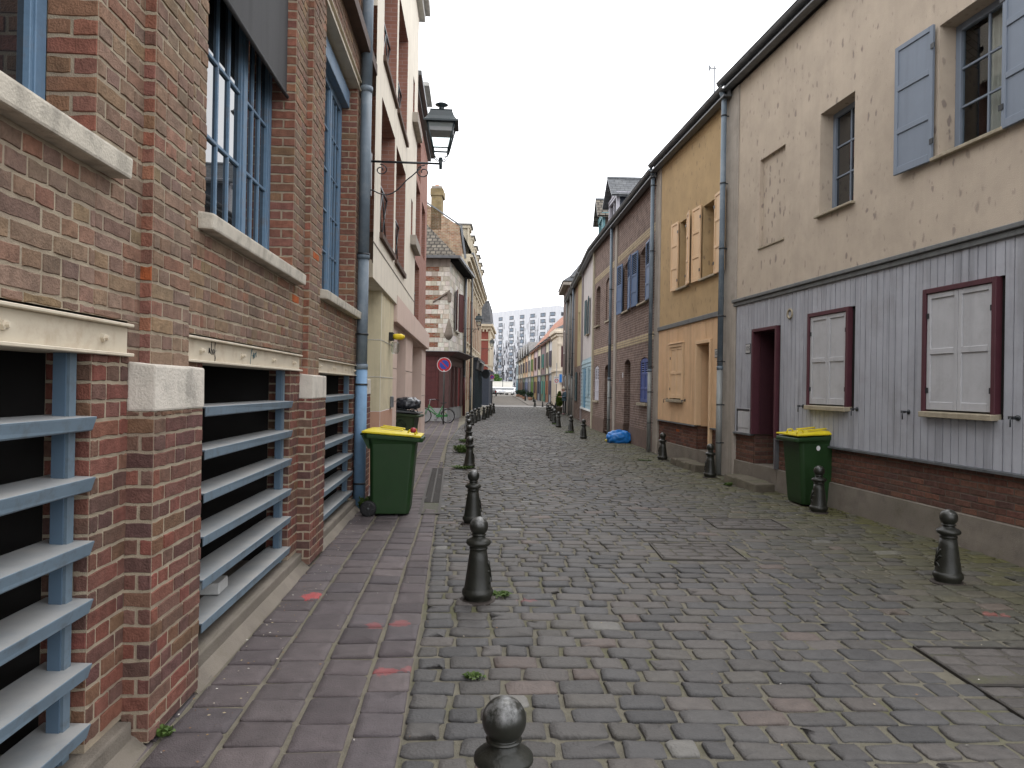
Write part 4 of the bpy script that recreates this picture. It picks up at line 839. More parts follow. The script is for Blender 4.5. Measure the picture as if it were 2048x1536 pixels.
m.face([(b - w, -.06, .88), (b - w, -.95, .88), (b - w, -.95, d - w), (b - w, -.06, d - w)], M_mar_shade); m.face([(a, -.06, .3), (a, -.95, .3), (a, -.95, d), (a, -.06, d)], M_mar_shade); m.face([(a, -.06, d - w), (b, -.06, d - w), (b, -.95, d - w), (a, -.95, d - w)], M_mar_shade)
m.build('door_frame', R1.root, bevel=.004)
m = R1.mb(); brick_face(m, (-.0, DR[1] - .02, 0), (1, 0, 0), (0, -1, 0), 0, .9, .36, .88, PAL_PL, course=.072, style='stretch', det=2, zgrid=.36, mm=MATS['dark_mortar']); m.box(a, b, -1.0, .05, -.1, .36, M_conc); m.build('door_step', R1.root, recalc=False)
m = R1.mb(); m.box(a, b, -.97, -.91, .36, d, mat('dark_maroon_door', (.018, .007, .009), .5, .15, 5)); dd = m.build('door', R1.root)
m = R1.mb(); m.box(a + .12, a + .16, -.91, -.85, 1.38, 1.4, M_zinc); m.build('handle', dd)
m = R1.mb(); pap = mat('paper_notice', (.42, .42, .42), .8, .08, 9); m.box(a + .50, a + .80, -.909, -.905, 1.62, 2.02, pap); ppp = m.build('notice', dd)
m = R1.mb(); ink = mat('notice_print', (.12, .11, .09), .8); yel = mat('notice_yellow', (.4, .34, .12), .8)
m.box(a + .64, a + .72, -.9049, -.903, 1.82, 1.9, ink); m.box(a + .55, a + .75, -.9049, -.903, 1.66, 1.76, yel)
m.build('print', ppp)
# vent, house number, meter box
m = R1.mb(); n = 16; rings = []
for r, o in ((.085, .045), (.085, .065), (.06, .065), (.055, .05), (.055, -.02)): rings.append([(7.31 + r * math.cos(t * 2 * math.pi / n), o, 2.87 + r * math.sin(t * 2 * math.pi / n)) for t in range(n)])
m.loft(rings, M_brs, True, cap=False); m.lathe([(.056, .0), (.0, .0)], M_dark, c=(7.31, .02, 2.87), n=16, axis=1); m.build('round_vent', R1.root)
def number(F, txt, u, z, off, w=.17, h=.15):
    m = F.mb(); pm = mat('number_plate', (.36, .36, .35), .5, .06, 9); m.box(u - w / 2, u + w / 2, off, off + .012, z - h / 2, z + h / 2, pm); m.box(u - w / 2 - .012, u + w / 2 + .012, off, off + .008, z - h / 2 - .012, z + h / 2 + .012, mat('number_rim', (.05, .05, .055), .6))
    p = m.build('house_number', F.root)
    text_mesh(txt, h * .75, 'digits', p, mat('number_ink', (.05, .05, .06), .6), F.T(u, off + .0125, z), (math.pi / 2, 0, -math.pi / 2), .0015)
number(R1, '105', 8.76, 2.39, .047)
m = R1.mb(); m.box(8.64, 9.17, .03, .06, .88, 1.32, M_shg); m.box(8.66, 9.15, .055, .07, 1.28, 1.31, M_iron); m.box(9.12, 9.15, .055, .07, .9, 1.28, M_iron)
mb_ = R1.mb(); mb_.box(8.69, 8.89, .058, .068, .97, 1.26, M_shg); mb_.box(8.90, 9.11, .058, .068, .97, 1.26, M_shg); k = m.build('meter_cupboard', R1.root); mb_.build('door', k, bevel=.003)
gutter(R1, -.3, LR1 + .12, 7.55, .12, fascia=.16)
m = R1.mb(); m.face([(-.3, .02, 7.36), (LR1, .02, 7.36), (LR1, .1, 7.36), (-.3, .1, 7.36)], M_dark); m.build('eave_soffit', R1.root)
gable_roof(R1, -.3, LR1 + .1, 7.62, 6, 1.9, M_slate, over=.12, wall=M_rc)
drainpipe(R1, LR1 + .05, .16, .02, 7.22, .052, [M_piperight, M_pipegrey], (2.05,), (.62, 1.35, 2.18, 3.05, 4.35, 5.6, 6.9), swan=.07)

# ================================================================== right: yellow house
N2 = (3.72, 18.3)
R2 = Facade(N1, ang(N1, N2), -1, 'yellow_house', 'ochre yellow roughcast house with orange boarded ground floor and orange shutters', 'house', 'terraced houses on the right side')
LR2 = dist(N1, N2)
M_yel = flecked('ochre_roughcast', (.42, .30, .165), (.19, .14, .10), .7)
M_or = mat('orange_boarding', (.60, .40, .235), .6, .10, 3, spec=.25, streak=.2, stain=(.54, .33, .17), stain_amt=.35, stain_scale=1.6)
M_orsh = mat('orange_shutter_paint', (.62, .43, .26), .55, .07, 4, spec=.3, streak=.12)
DY = (.78, 1.66, .36, 2.68); WY = (2.50, 3.50, 1.36, 2.70)
plinth(R2, .25, 4.45, [(DY[0], DY[1])], seed=3)
boards(R2, .25, 4.42, .88, 3.10, .045, M_or, [DY, WY], w=.085, gap=.010)
m = R2.mb(); m.box(.22, 4.45, -.02, .085, 3.10, 3.2, M_belt); m.build('belt_course', R2.root, bevel=.008)
m = R2.mb(); m.box(1.68, 4.42, -.02, .075, .848, .872, M_zinc); m.box(.25, .76, -.02, .075, .848, .872, M_zinc); m.build('drip_strip', R2.root)
m = R2.mb(); holes_wall(m, .22, 4.45, 3.2, 7.43, .03, [(.66, 1.42, 3.98, 5.52, .28), (2.32, 2.92, 3.98, 5.52, .28)], M_yel, .25); body_box(m, 0, LR2, 0, 7.42, 6, M_yel); m.build('wall', R2.root, recalc=False)
for (a, b) in ((.66, 1.42), (2.32, 2.92)): window(R2, a, b, 4.0, 5.52, -.2, M_orsh, cols=1, rows=3, fw=.06, sill=(M_brs, .11, .05, .05))
shutter(R2, .06, .64, 3.96, 5.56, .06, M_orsh, panels=3, hinge='hi', tilt=-.05); shutter(R2, 1.44, 1.88, 3.96, 5.56, .06, M_orsh, panels=3, hinge='lo', tilt=.07)
shutter(R2, 1.91, 2.31, 3.96, 5.56, .06, M_orsh, panels=3, hinge='hi', tilt=-.22); shutter(R2, 2.94, 3.38, 3.96, 5.56, .05, M_orsh, panels=3, hinge='lo', tilt=.05)
m = R2.mb(); a, b, c, d = WY; w = .07; m.box(a, a + w, -.03, .08, c, d, M_orsh); m.box(b - w, b, -.03, .08, c, d, M_orsh); m.box(a + w, b - w, -.03, .08, d - w, d, M_orsh); m.box(a - .02, b + .02, -.03, .10, d, d + .03, M_orsh)
f = m.build('window_frame', R2.root, bevel=.005); mid = (a + b) / 2
shutter(R2, a + w + .004, mid - .003, c + .07, d - w - .004, .025, M_orsh, panels=2, parent=f, hinge='lo'); shutter(R2, mid + .003, b - w - .004, c + .07, d - w - .004, .025, M_orsh, panels=2, parent=f, hinge='hi')
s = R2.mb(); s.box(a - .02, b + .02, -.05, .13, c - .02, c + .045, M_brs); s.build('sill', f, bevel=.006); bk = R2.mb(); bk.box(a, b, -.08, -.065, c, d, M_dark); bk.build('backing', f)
for u in (2.35, 3.65): h = R2.mb(); h.tube([(u, .04, 1.40), (u, .13, 1.40)], .008, M_iron, 6); h.tube([(u, .13, 1.40), (u + .02, .13, 1.31)], .007, M_iron, 6); h.box(u - .03, u + .03, .045, .055, 1.37, 1.43, M_iron); h.build('shutter_catch', R2.root)
m = R2.mb(); a, b, c, d = DY; w = .07
m.box(a, a + w, -.05, .08, .5, d, M_orsh); m.box(b - w, b, -.05, .08, .88, d, M_orsh); m.box(a + w, b - w, -.05, .08, d - w, d, M_orsh)
m.face([(b - w, -.05, .86), (b - w, -.5, .86), (b - w, -.5, d), (b - w, -.05, d)], M_or); m.face([(a, -.05, .3), (a, -.5, .3), (a, -.5, d), (a, -.05, d)], M_or); m.face([(a, -.05, d - w), (b, -.05, d - w), (b, -.5, d - w), (a, -.5, d - w)], M_or); m.build('door_frame', R2.root, bevel=.004)
m = R2.mb(); brick_face(m, (0, DY[1] - .01, 0), (1, 0, 0), (0, -1, 0), 0, .5, .36, .86, PAL_PL, course=.072, style='stretch', det=1, zgrid=.36, mm=MATS['dark_mortar']); m.box(a, b, -.55, .04, -.1, .36, M_conc); m.build('door_step', R2.root, recalc=False)
m = R2.mb(); m.box(a, b, -.52, -.46, .36, d, mat('orange_brown_door', (.22, .085, .02), .5, .15, 5)); dd = m.build('door', R2.root); m = R2.mb(); m.box(a + .14, a + .2, -.46, -.38, 1.5, 1.53, M_zinc); m.build('handle', dd)
number(R2, '107', .5, 2.37, .047)
gutter(R2, -.12, LR2 + .08, 7.42, .12, fascia=.16); gable_roof(R2, -.1, LR2, 7.5, 6, 1.9, M_slate, over=.12, wall=M_yel)
m = R2.mb(); m.box(4.42, LR2 + .15, -.3, .05, 0, 7.33, M_conc2); m.build('corner_pier', R2.root, bevel=.01)
drainpipe(R2, LR2 + .1, .15, .02, 7.15, .05, [M_piperight, M_pipegrey], (2.1,), (.75, 1.55, 2.2, 3.05, 5.2, 6.9), swan=.07)
m = R2.mb(); m.hexa([(.9, -.9, 7.6), (2.2, -.9, 7.6), (2.2, -.1, 7.4), (.9, -.1, 7.4), (.9, -.9, 8.15), (2.2, -.9, 8.15), (2.2, -.08, 7.72), (.9, -.08, 7.72)], M_slate); m.box(.2, 1.7, -2, -.85, 8.95, 9.0, M_zincd) if False else None; m.build('roof_hatch', R2.root, uv=True)
an = empty('antenna', R2.world(1.85, -.32, 7.66), 0, 'thin television antenna on a mast above the yellow house roof', 'antenna')
m = MB(); m.tube([(0, 0, -.1), (0, 0, 1.05)], .014, M_zinc, 8); m.build('mast', an)
m = MB(); m.tube([(-.1, 0, 1.0), (.05, .05, 1.02)], .012, M_zinc, 6); m.tube([(-.09, 0, 1.02), (.26, .3, 1.42)], .008, M_zinc, 6); m.tube([(.0, .0, 1.05), (.09, .1, 1.12), (.09, .1, 1.2)], .006, M_zinc, 6); m.box(-.125, -.10, -.02, .02, .95, 1.06, M_zinc); m.build('boom', an)

# ================================================================== right: two brown brick houses
N3 = (3.27, 28.8)
M_brown = brick_mat('brown_brick', (.122, .080, .067), (.158, .105, .086), (.235, .19, .16), .225, .072, .011, .28, .5)
M_yband = brick_mat('yellow_brick_band', (.36, .29, .18), (.40, .33, .21), (.2, .16, .12), .225, .072, .012, .15, .4)
M_bpl = mat('brown_render_plinth', (.115, .078, .062), .92, .2, 5, bump=.4, bscale=90)
M_bsh = mat('blue_shutter_paint', (.085, .135, .235), .5, .08, 4, spec=.3, streak=.15); M_bsh2 = mat('deep_blue_shutter_paint', (.055, .085, .24), .5, .08, 4, spec=.3)
M_wsh = mat('white_lilac_shutter_paint', (.42, .41, .45), .5, .07, 4, spec=.3, streak=.15)
a34 = ang(N2, N3); d34 = Vector((N3[0] - N2[0], N3[1] - N2[1])).normalized(); SP = 6.0
N23 = (N2[0] + d34.x * SP, N2[1] + d34.y * SP)
LB = dist(N2, N3) - SP
def brick_house(F, L, holes, dooru, label):
    m = F.mb(); holes_wall(m, 0, L, .5, 7.3, 0, holes, M_brown, .22); body_box(m, 0, L, 0, 7.3, 6, M_brown)
    m.build('wall', F.root, uv=True, recalc=False)
    for z in (2.93, 5.80):
        m = F.mb(); m.box(.02, L - .02, -.02, .003, z, z + .23, M_brown)
        for k in range(3): m.box(.02, L - .02, -.02, .006 + .002 * (k % 2), z + .004 + k * .076, z + .072 + k * .076, M_yband)
        m.build('yellow_brick_band', F.root, uv=True)
    m = F.mb(); x = 0
    for a, b in dooru + [(L, L)]:
        m.hexa([(x, -.2, -.1), (a, -.2, -.1), (a, .035, -.1), (x, .035, -.1), (x, -.2, .52), (a, -.2, .52), (a, .02, .52), (x, .02, .52)], M_bpl); x = b
    m.build('plinth', F.root, bevel=.006)
    gutter(F, 0, L, 7.30, .12, fascia=.16); gable_roof(F, 0, L, 7.4, 6, 1.9, M_slate, over=.12, wall=M_brown)
R3 = Facade(N2, a34, -1, 'brown_brick_house', 'brown brick house with blue shutters and a slate dormer beside the yellow house', 'house', 'terraced houses on the right side')
h3 = [(.90, 1.92, 1.24, 2.52, .12, .12), (3.22, 4.12, .12, 2.54, .5, .12), (1.07, 2.08, 4.06, 5.62, .24, .12), (3.42, 4.32, 4.06, 5.62, .24, .12)]
brick_house(R3, SP, h3, [(3.22, 4.12)], '')
for h in h3[2:]: window(R3, h[0], h[1], h[2] + .02, h[3] - .05, -.2, M_white, cols=2, rows=3, fw=.06, sill=(M_brs, .10, .06, .06))
shutter(R3, .45, 1.05, 4.04, 5.62, .06, M_bsh, louvre=.42, hinge=None, tilt=-.06); shutter(R3, 2.1, 2.74, 4.04, 5.62, .06, M_bsh, louvre=.42, hinge=None, tilt=.05)
shutter(R3, 2.76, 3.40, 4.04, 5.62, .06, M_bsh, louvre=.42, hinge=None, tilt=-.12); shutter(R3, 4.34, 5.0, 4.04, 5.62, .06, M_bsh, louvre=.42, hinge=None, tilt=.06)
shutter(R3, .92, 1.405, 1.27, 2.50, -.05, M_bsh2, louvre=.36, rise=.07, side=-1, hinge=None); shutter(R3, 1.415, 1.90, 1.27, 2.50, -.05, M_bsh2, louvre=.36, rise=.07, side=1, hinge=None)
m = R3.mb(); m.box(.85, 1.97, -.1, .09, 1.17, 1.25, M_brs); m.build('window_sill', R3.root, bevel=.006)
m = R3.mb(); m.box(3.22, 4.12, -.5, -.46, .1, 2.54, M_dark); m.build('door', R3.root); m = R3.mb(); m.box(4.3, 4.42, 0, .012, 1.98, 2.14, M_shg); m.build('house_number', R3.root)
m = R3.mb(); m.box(5.5, 5.86, -.1, .05, 0, 7.2, M_conc2); m.build('corner_pier', R3.root, bevel=.01)
drainpipe(R3, 5.95, .15, .02, 7.15, .05, [M_piperight, M_pipegrey], (1.95,), (.55, 1.3, 1.9, 3.1, 5.0), swan=.07)
def dormer(F, u0, u1, z0, ze, za, o, fm, sidem, roofm, depth=3.2, ov=.18):
    m = F.mb(); md = (u0 + u1) / 2
    m.box(u0 + .08, u0 + .1, o - depth, o, z0, ze, sidem); m.box(u1 - .1, u1 - .08, o - depth, o, z0, ze, sidem)
    m.face([(u0 + .08, o - .02, ze), (u1 - .08, o - .02, ze), (md, o - .02, za - .08)], fm)
    m.box(u0, u0 + .16, o - .1, o + .02, z0, ze, fm); m.box(u1 - .16, u1, o - .1, o + .02, z0, ze, fm); m.box(u0, u1, o - .1, o + .03, ze - .14, ze, fm); m.box(u0 - .05, u1 + .05, o - depth, o + .05, ze - .04, ze + .05, fm)
    d = m.build('dormer', F.root, bevel=.004)
    r = F.mb(); s = (za - ze) / (md - u0)
    for a, b in ((u0 - ov, md), (u1 + ov, md)):
        r.face([(a, o + .25, ze - s * ov * .6), (a, o - depth, ze - s * ov * .6), (b, o - depth, za), (b, o + .25, za)], roofm); r.face([(a, o + .25, ze - s * ov * .6 - .07), (a, o - depth, ze - s * ov * .6 - .07), (b, o - depth, za - .07), (b, o + .25, za - .07)], roofm)
        r.face([(a, o + .25, ze - s * ov * .6), (b, o + .25, za), (b, o + .25, za - .07), (a, o + .25, ze - s * ov * .6 - .07)], M_iron)
    r.box(md - .06, md + .06, o - depth, o + .25, za - .02, za + .04, M_zinc); r.build('dormer_roof', d, uv=True)
    w = F.mb(); w.box(u0 + .2, u1 - .2, o - .08, o - .06, z0, ze - .14, M_glass); w.box(md - .03, md + .03, o - .06, o - .02, z0, ze - .14, fm); w.build('window', d)
    return d
M_navy = mat('navy_slate_hung', (.035, .042, .058), .6, .15, 6)
R4 = Facade(N23, a34, -1, 'brown_brick_house', 'brown brick house with white arched shutters and grey downpipe, beyond the blue bag', 'house', 'terraced houses on the right side')
h4 = [(3.0, 4.05, 1.14, 2.52, .12, .13), (.78, 1.72, .1, 2.48, .5, .12), (2.95, 3.95, 4.06, 5.62, .24, .13), (.72, 1.75, 4.08, 5.62, .05, .13)]
brick_house(R4, LB, h4, [(.78, 1.72)], '')
m = R4.mb(); m.face([(.72, -.05, 4.08), (1.75, -.05, 4.08), (1.75, -.05, 5.62), (.72, -.05, 5.62)], M_brown); m.box(.70, 1.77, -.05, .05, 4.02, 4.08, M_brs); m.build('blind_window', R4.root, uv=True)
window(R4, 2.95, 3.95, 4.08, 5.6, -.2, M_white, cols=2, rows=3, sill=(M_brs, .10, .06, .06))
shutter(R4, 3.02, 3.52, 1.16, 2.50, -.05, M_wsh, louvre=.42, rise=.07, side=-1, hinge=None); shutter(R4, 3.53, 4.03, 1.16, 2.50, -.05, M_wsh, louvre=.42, rise=.07, side=1, hinge=None)
m = R4.mb(); m.box(2.95, 4.1, -.1, .09, 1.08, 1.15, M_brs); m.build('window_sill', R4.root, bevel=.006)
m = R4.mb(); m.box(.78, 1.72, -.5, -.46, .1, 2.5, M_maroon2); m.build('door', R4.root)
m = R4.mb(); m.box(.35, .6, .0, .08, 1.3, 1.7, M_zinc); m.build('letter_box', R4.root)
m = R4.mb(); m.box(LB - .16, LB + .05, -.1, .07, 0, 7.2, mat('cream_strip', (.36, .33, .25), .8, .15, 4)); m.build('corner_strip', R4.root)
dormer(R3, 3.5, 5.7, 7.5, 9.35, 10.25, -.5, M_wsh, M_navy, M_slate) if False else None
dormer(R4, 2.2, 3.9, 7.5, 8.95, 9.75, -.45, M_wsh, M_navy, M_slate, 4.2)

# ================================================================== right: the far end of the terrace
N4 = (3.55, 46.2)
M_lb = mat('light_blue_boards', (.26, .36, .40), .6, .1, 4, spec=.3, streak=.2); M_lbd = mat('blue_door_paint', (.10, .22, .32), .5, .1, 4)
M_pw = mat('pale_pink_white_render', (.47, .43, .41), .88, .08, 2, streak=.2); M_pyl = mat('pale_yellow_render', (.42, .35, .20), .88, .1, 2, streak=.2); M_brn = mat('brown_strip_render', (.23, .145, .095), .88, .12, 2)
M_gb2 = mat('grey_brown_render', (.25, .22, .195), .88, .12, 2); M_mauve = mat('mauve_strip', (.21, .18, .18), .88, .1, 3)
M_dgs = mat('dark_teal_shutter', (.035, .075, .085), .5, .1, 5)
a5 = ang(N3, N4)
d5 = Vector((math.sin(a5), math.cos(a5)))
P5 = lambda u: (N3[0] + d5.x * u, N3[1] + d5.y * u)
R5 = Facade(P5(0), a5, -1, 'blue_boarded_house', 'narrow pinkish white house with pale blue boarded ground floor', 'house', 'terraced houses on the right side')
m = R5.mb(); holes_wall(m, .1, 5.2, 2.95, 7.35, 0, [(1.9, 2.7, 4.0, 5.55, .2)], M_pw, .2); body_box(m, 0, 5.6, 0, 7.35, 6, M_pw); m.face([(.1, 0, 0), (5.2, 0, 0), (5.2, 0, .72), (.1, 0, .72)], M_brown); m.face([(.1, 0, .72), (5.2, 0, .72), (5.2, 0, 2.95), (.1, 0, 2.95)], M_lb); m.build('wall', R5.root, uv=True, recalc=False)
m = R5.mb()
for k in range(13): z = .74 + k * .165; m.hexa([(.12, 0, z), (5.2, 0, z), (5.2, .045, z), (.12, .045, z), (.12, 0, z + .16), (5.2, 0, z + .16), (5.2, .015, z + .16), (.12, .015, z + .16)], M_lb)
m.box(.1, 5.25, -.02, .09, .66, .73, M_white); m.build('boarding', R5.root)
m = R5.mb(); m.box(2.9, 3.8, .03, .07, .75, 2.5, M_lbd); m.build('door', R5.root); m = R5.mb(); m.box(1.2, 2.2, .03, .09, 1.3, 2.5, M_lb); m.build('window', R5.root, bevel=.01)
shutter(R5, 1.35, 1.88, 3.98, 5.55, .05, M_dgs, hinge=None, tilt=-.06); shutter(R5, 2.72, 3.2, 3.98, 5.55, .05, M_dgs, hinge=None, tilt=.06); window(R5, 1.9, 2.7, 4, 5.55, -.14, M_white, sill=(M_brs, .1, .06, .05))
m = R5.mb(); m.box(5.2, 5.9, -.1, .04, 0, 7.35, M_mauve); m.build('corner_pier', R5.root); gutter(R5, 0, 5.7, 7.30, .12, fascia=.16); gable_roof(R5, 0, 5.7, 7.4, 6, 1.9, M_slate, over=.12, wall=M_pw)
M_teal = mat('teal_dormer_paint', (.16, .33, .36), .55, .1, 5)
dormer(R5, .9, 2.5, 7.5, 8.95, 9.75, -.4, M_teal, M_brown, M_tile, 3)
R5b = Facade(P5(5.9), a5, -1, 'yellow_brown_house', 'pale yellow and brown rendered house with a brick ground floor and dark teal shutter', 'house', 'terraced houses on the right side')
m = R5b.mb(); L = 4.6; holes_wall(m, 0, L, 2.75, 7.3, 0, [(1.3, 2.0, 4.0, 5.5, .15)], M_pyl, .15); m.box(2.7, L, -.02, .01, 2.75, 7.3, M_brn); body_box(m, 0, L, 0, 7.3, 6, M_pyl); holes_wall(m, 0, L, 0, 2.75, 0, [(.4, 1.3, .1, 2.4, .3)], M_brown, .3); m.build('wall', R5b.root, uv=True, recalc=False)
window(R5b, 1.3, 2.0, 4, 5.5, -.1, M_white); shutter(R5b, 2.2, 3.3, .95, 2.45, .03, M_dgs, hinge=None); m = R5b.mb(); m.box(.4, 1.3, -.3, -.26, .1, 2.4, M_maroon2); m.build('door', R5b.root)
gutter(R5b, 0, L, 7.3, .12, fascia=.16); gable_roof(R5b, 0, L, 7.4, 6, 1.9, M_slate, over=.12, wall=M_pyl); drainpipe(R5b, L - .1, .14, .02, 7.2, .05, [M_piperight, M_pipegrey], (2.2,), (1, 3.5, 5.4))
R5c = Facade(P5(10.5), a5, -1, 'grey_rendered_house', 'grey brown rendered house, last before the tall corner house on the right', 'house', 'terraced houses on the right side')
m = R5c.mb(); L = 6.9; holes_wall(m, 0, L, 0, 7.25, 0, [(2, 2.9, 4.0, 5.5, .15), (2.4, 3.3, .1, 2.4, .3), (4.2, 5.2, 1, 2.4, .15), (4.6, 5.4, 4, 5.5, .15)], M_gb2, .2); body_box(m, 0, L, 0, 7.25, 6, M_gb2); m.build('wall', R5c.root, recalc=False)
window(R5c, 2, 2.9, 4, 5.5, -.1, M_white); window(R5c, 4.6, 5.4, 4, 5.5, -.1, M_white); window(R5c, 4.2, 5.2, 1, 2.4, -.1, M_white); m = R5c.mb(); m.box(2.4, 3.3, -.3, -.25, .1, 2.4, M_dark); m.build('door', R5c.root)
gutter(R5c, 0, L, 7.25, .12, fascia=.16); gable_roof(R5c, 0, L, 7.35, 6, 1.9, M_slate, over=.12, wall=M_gb2)
drainpipe(R5c, 2.0, .14, .02, 7.1, .05, [M_piperight, M_piperight], (2.4,), (1.5, 3.3, 5)); drainpipe(R5c, 5.6, .14, .02, 7.1, .05, [M_piperight, M_piperight], (2.4,), (1.5, 3.3, 5))
# taller house with a hipped slate roof
R6 = Facade((3.58, 46.3), .01, -1, 'tall_corner_house', 'tall brown corner house with a flared hipped slate roof on the right', 'house', 'terraced houses on the right side')
M_tb = mat('purple_brown_render', (.16, .115, .10), .88, .15, 3, streak=.2)
m = R6.mb(); m.box(0, 5.0, -7, 0, 0, 8.3, M_tb); m.build('wall', R6.root)
m = R6.mb(); m.box(-.02, .0, -6, -.35, 7.2, 8.8, M_slate); m.build('slate_hanging', R6.root, uv=True)
m = R6.mb(); rings = [[(-.35, .42, 8.55), (5.3, .42, 8.55), (5.3, -7.4, 8.55), (-.35, -7.4, 8.55)], [(.1, -.1, 8.95), (4.9, -.1, 8.95), (4.9, -6.9, 8.95), (.1, -6.9, 8.95)], [(.9, -.9, 10.0), (4.1, -.9, 10.0), (4.1, -6.1, 10.0), (.9, -6.1, 10)], [(1.6, -1.8, 11.1), (3.4, -1.8, 11.1), (3.4, -5.2, 11.1), (1.6, -5.2, 11.1)]]
m.loft(rings, M_slate); m.build('roof', R6.root, uv=True)
m = R6.mb(); m.box(-.3, 5.2, -7.2, .36, 8.3, 8.5, M_conc2); m.box(-.12, .06, -5, -.1, 8.85, 8.95, M_zinc); m.build('cornice', R6.root, bevel=.01)
m = R6.mb(); m.box(-.35, .2, -.95, -.18, 7.4, 8.2, M_white); m.box(-.40, .2, -1.1, -.1, 8.2, 8.32, M_white); m.box(-.36, -.35, -.85, -.28, 7.5, 8.1, M_glass); m.build('dormer', R6.root, bevel=.005)
for k in range(2): window(R6, 1 + k * 2, 1.9 + k * 2, 4, 5.6, .01, M_white); window(R6, 1 + k * 2, 1.9 + k * 2, 1, 2.5, .01, M_white)

# ================================================================== across the side street: cream corner house and the coloured row
M_crm = mat('cream_stucco', (.66, .58, .47), .85, .07, 4, streak=.15)
R7 = Facade((3.86, 61.2), -.045, -1, 'stucco_corner_house', 'cream ornamented stucco corner house with a rounded slate roof across the side street', 'house', 'coloured row across the side street')
m = R7.mb(); m.box(0, 4.6, -9, 0, 0, 6.3, M_crm); m.build('wall', R7.root)
m = R7.mb()
for z, e in ((6.05, .14), (6.3, .3), (6.5, .2)): m.box(-e, 4.65, -9, e, z, z + .22, M_crm)
m.box(-.12, 4.6, -9, .1, 3.0, 3.2, M_crm)
for o in (-.2, -1.3, -2.4): m.box(-.08, .0, o - .12, o + .12, 3.2, 6.1, M_crm); m.box(-.14, .0, o - .2, o + .2, 5.3, 5.5, M_crm)
m.build('cornice', R7.root, bevel=.02)
m = R7.mb(); m.loft([[(-.2, .2, 6.72), (4.5, .2, 6.72), (4.5, -9, 6.72), (-.2, -9, 6.72)], [(.4, -1.0, 7.3), (4.5, -1.0, 7.3), (4.5, -8, 7.3), (.4, -8, 7.3)], [(.7, -1.6, 7.9), (4.5, -1.6, 7.9), (4.5, -8, 7.9), (.7, -8, 7.9)]], M_slate); m.build('roof', R7.root, uv=True)
m = R7.mb(); m.box(-.05, 0, -.95, -.45, .1, 2.5, M_mar); m.box(-.05, 0, -3.2, -1.3, .1, 2.4, mat('grey_curtain_shop', (.25, .24, .25), .7, .2, 5)); m.build('door', R7.root)
m = R7.mb(); m.box(-.03, 0, -.8, -.2, 3.4, 5.2, M_mar); m.build('window', R7.root)
bs = empty('shop_sign', R7.world(-.12, -.62, 2.42), .045, 'bright blue shop sign board with white edge on the cream corner house', 'sign')
b_ = MB(); b_.box(-.42, .42, -.06, 0, -.34, .34, mat('sign_blue', (.03, .16, .45), .4, .06, 6)); b_.build('board', bs); b_ = MB(); b_.box(-.2, .42, -.066, -.06, -.34, -.29, M_white); b_.box(.37, .42, -.066, -.06, -.29, .34, M_white); b_.box(-.2, -.15, -.066, -.06, -.29, .34, M_white); b_.build('edge', bs)
FARP = (3.95, 66.2); FAR_A = math.atan2(.39 - 4.0, 137 - 67.5)
def fc(r, g, b): return mat('far_paint_%d_%d_%d' % (r * 100, g * 100, b * 100), (r, g, b), .8, .08, 2, streak=.12)
rows = [  # length, upper colour, lower colour, shutter colour, door colour, label, gable
    (1.7, (.08, .19, .14), (.22, .10, .07), (.06, .22, .17), None, 'green shingled narrow house beside the cream corner house', 0),
    (3.2, (.47, .47, .50), (.27, .31, .36), (.10, .08, .12), (.10, .10, .15), 'white house with dark purple shutters and grey blue boarded ground floor', 0),
    (3.4, (.52, .46, .33), (.30, .14, .07), (.17, .14, .12), (.33, .15, .08), 'cream house with orange brown ground floor', 0),
    (5.2, (.20, .13, .13), (.13, .19, .12), (.06, .26, .22), (.02, .22, .16), 'mauve brown house with teal shutters and a green door', 0),
    (4.2, (.52, .46, .32), (.20, .23, .30), (.05, .03, .04), (.03, .04, .07), 'pale cream house with dark blue door', 0),
    (5.4, (.46, .32, .33), (.33, .22, .06), (.10, .03, .03), (.16, .07, .04), 'pink house with maroon shutters and mustard ground floor', 0),
    (4.8, (.52, .31, .15), (.13, .22, .07), (.13, .24, .03), (.12, .22, .04), 'orange house with leaf green shutters and green ground floor', 0),
    (5.0, (.50, .44, .34), (.27, .28, .30), (.20, .19, .20), (.25, .25, .26), 'cream house with grey boarded ground floor and low tiled roof', 1),
    (5.6, (.54, .32, .17), (.24, .28, .36), (.17, .13, .17), (.09, .12, .25), 'peach house with mauve shutters and grey blue ground floor', 1),
    (5.4, (.50, .33, .15), (.10, .14, .10), (.06, .04, .04), (.03, .05, .06), 'orange gabled house with black shutters', 2),
    (5.6, (.46, .40, .29), (.19, .13, .09), (.12, .11, .15), (.20, .12, .08), 'beige gabled house with brown boarded ground floor', 2),
    (5.6, (.44, .36, .24), (.20, .14, .09), (.16, .08, .07), (.12, .07, .05), 'sand coloured house with red brown shutters', 1),
    (6.5, (.36, .43, .47), (.13, .26, .34), (.15, .25, .28), (.09, .22, .30), 'pale blue house at the far end of the coloured row', 0)]
M_slatel = brick_mat('pale_slate_roof', (.19, .185, .18), (.23, .22, .21), (.13, .13, .125), .3, .14, .012, .2, .4)
u = 0.0
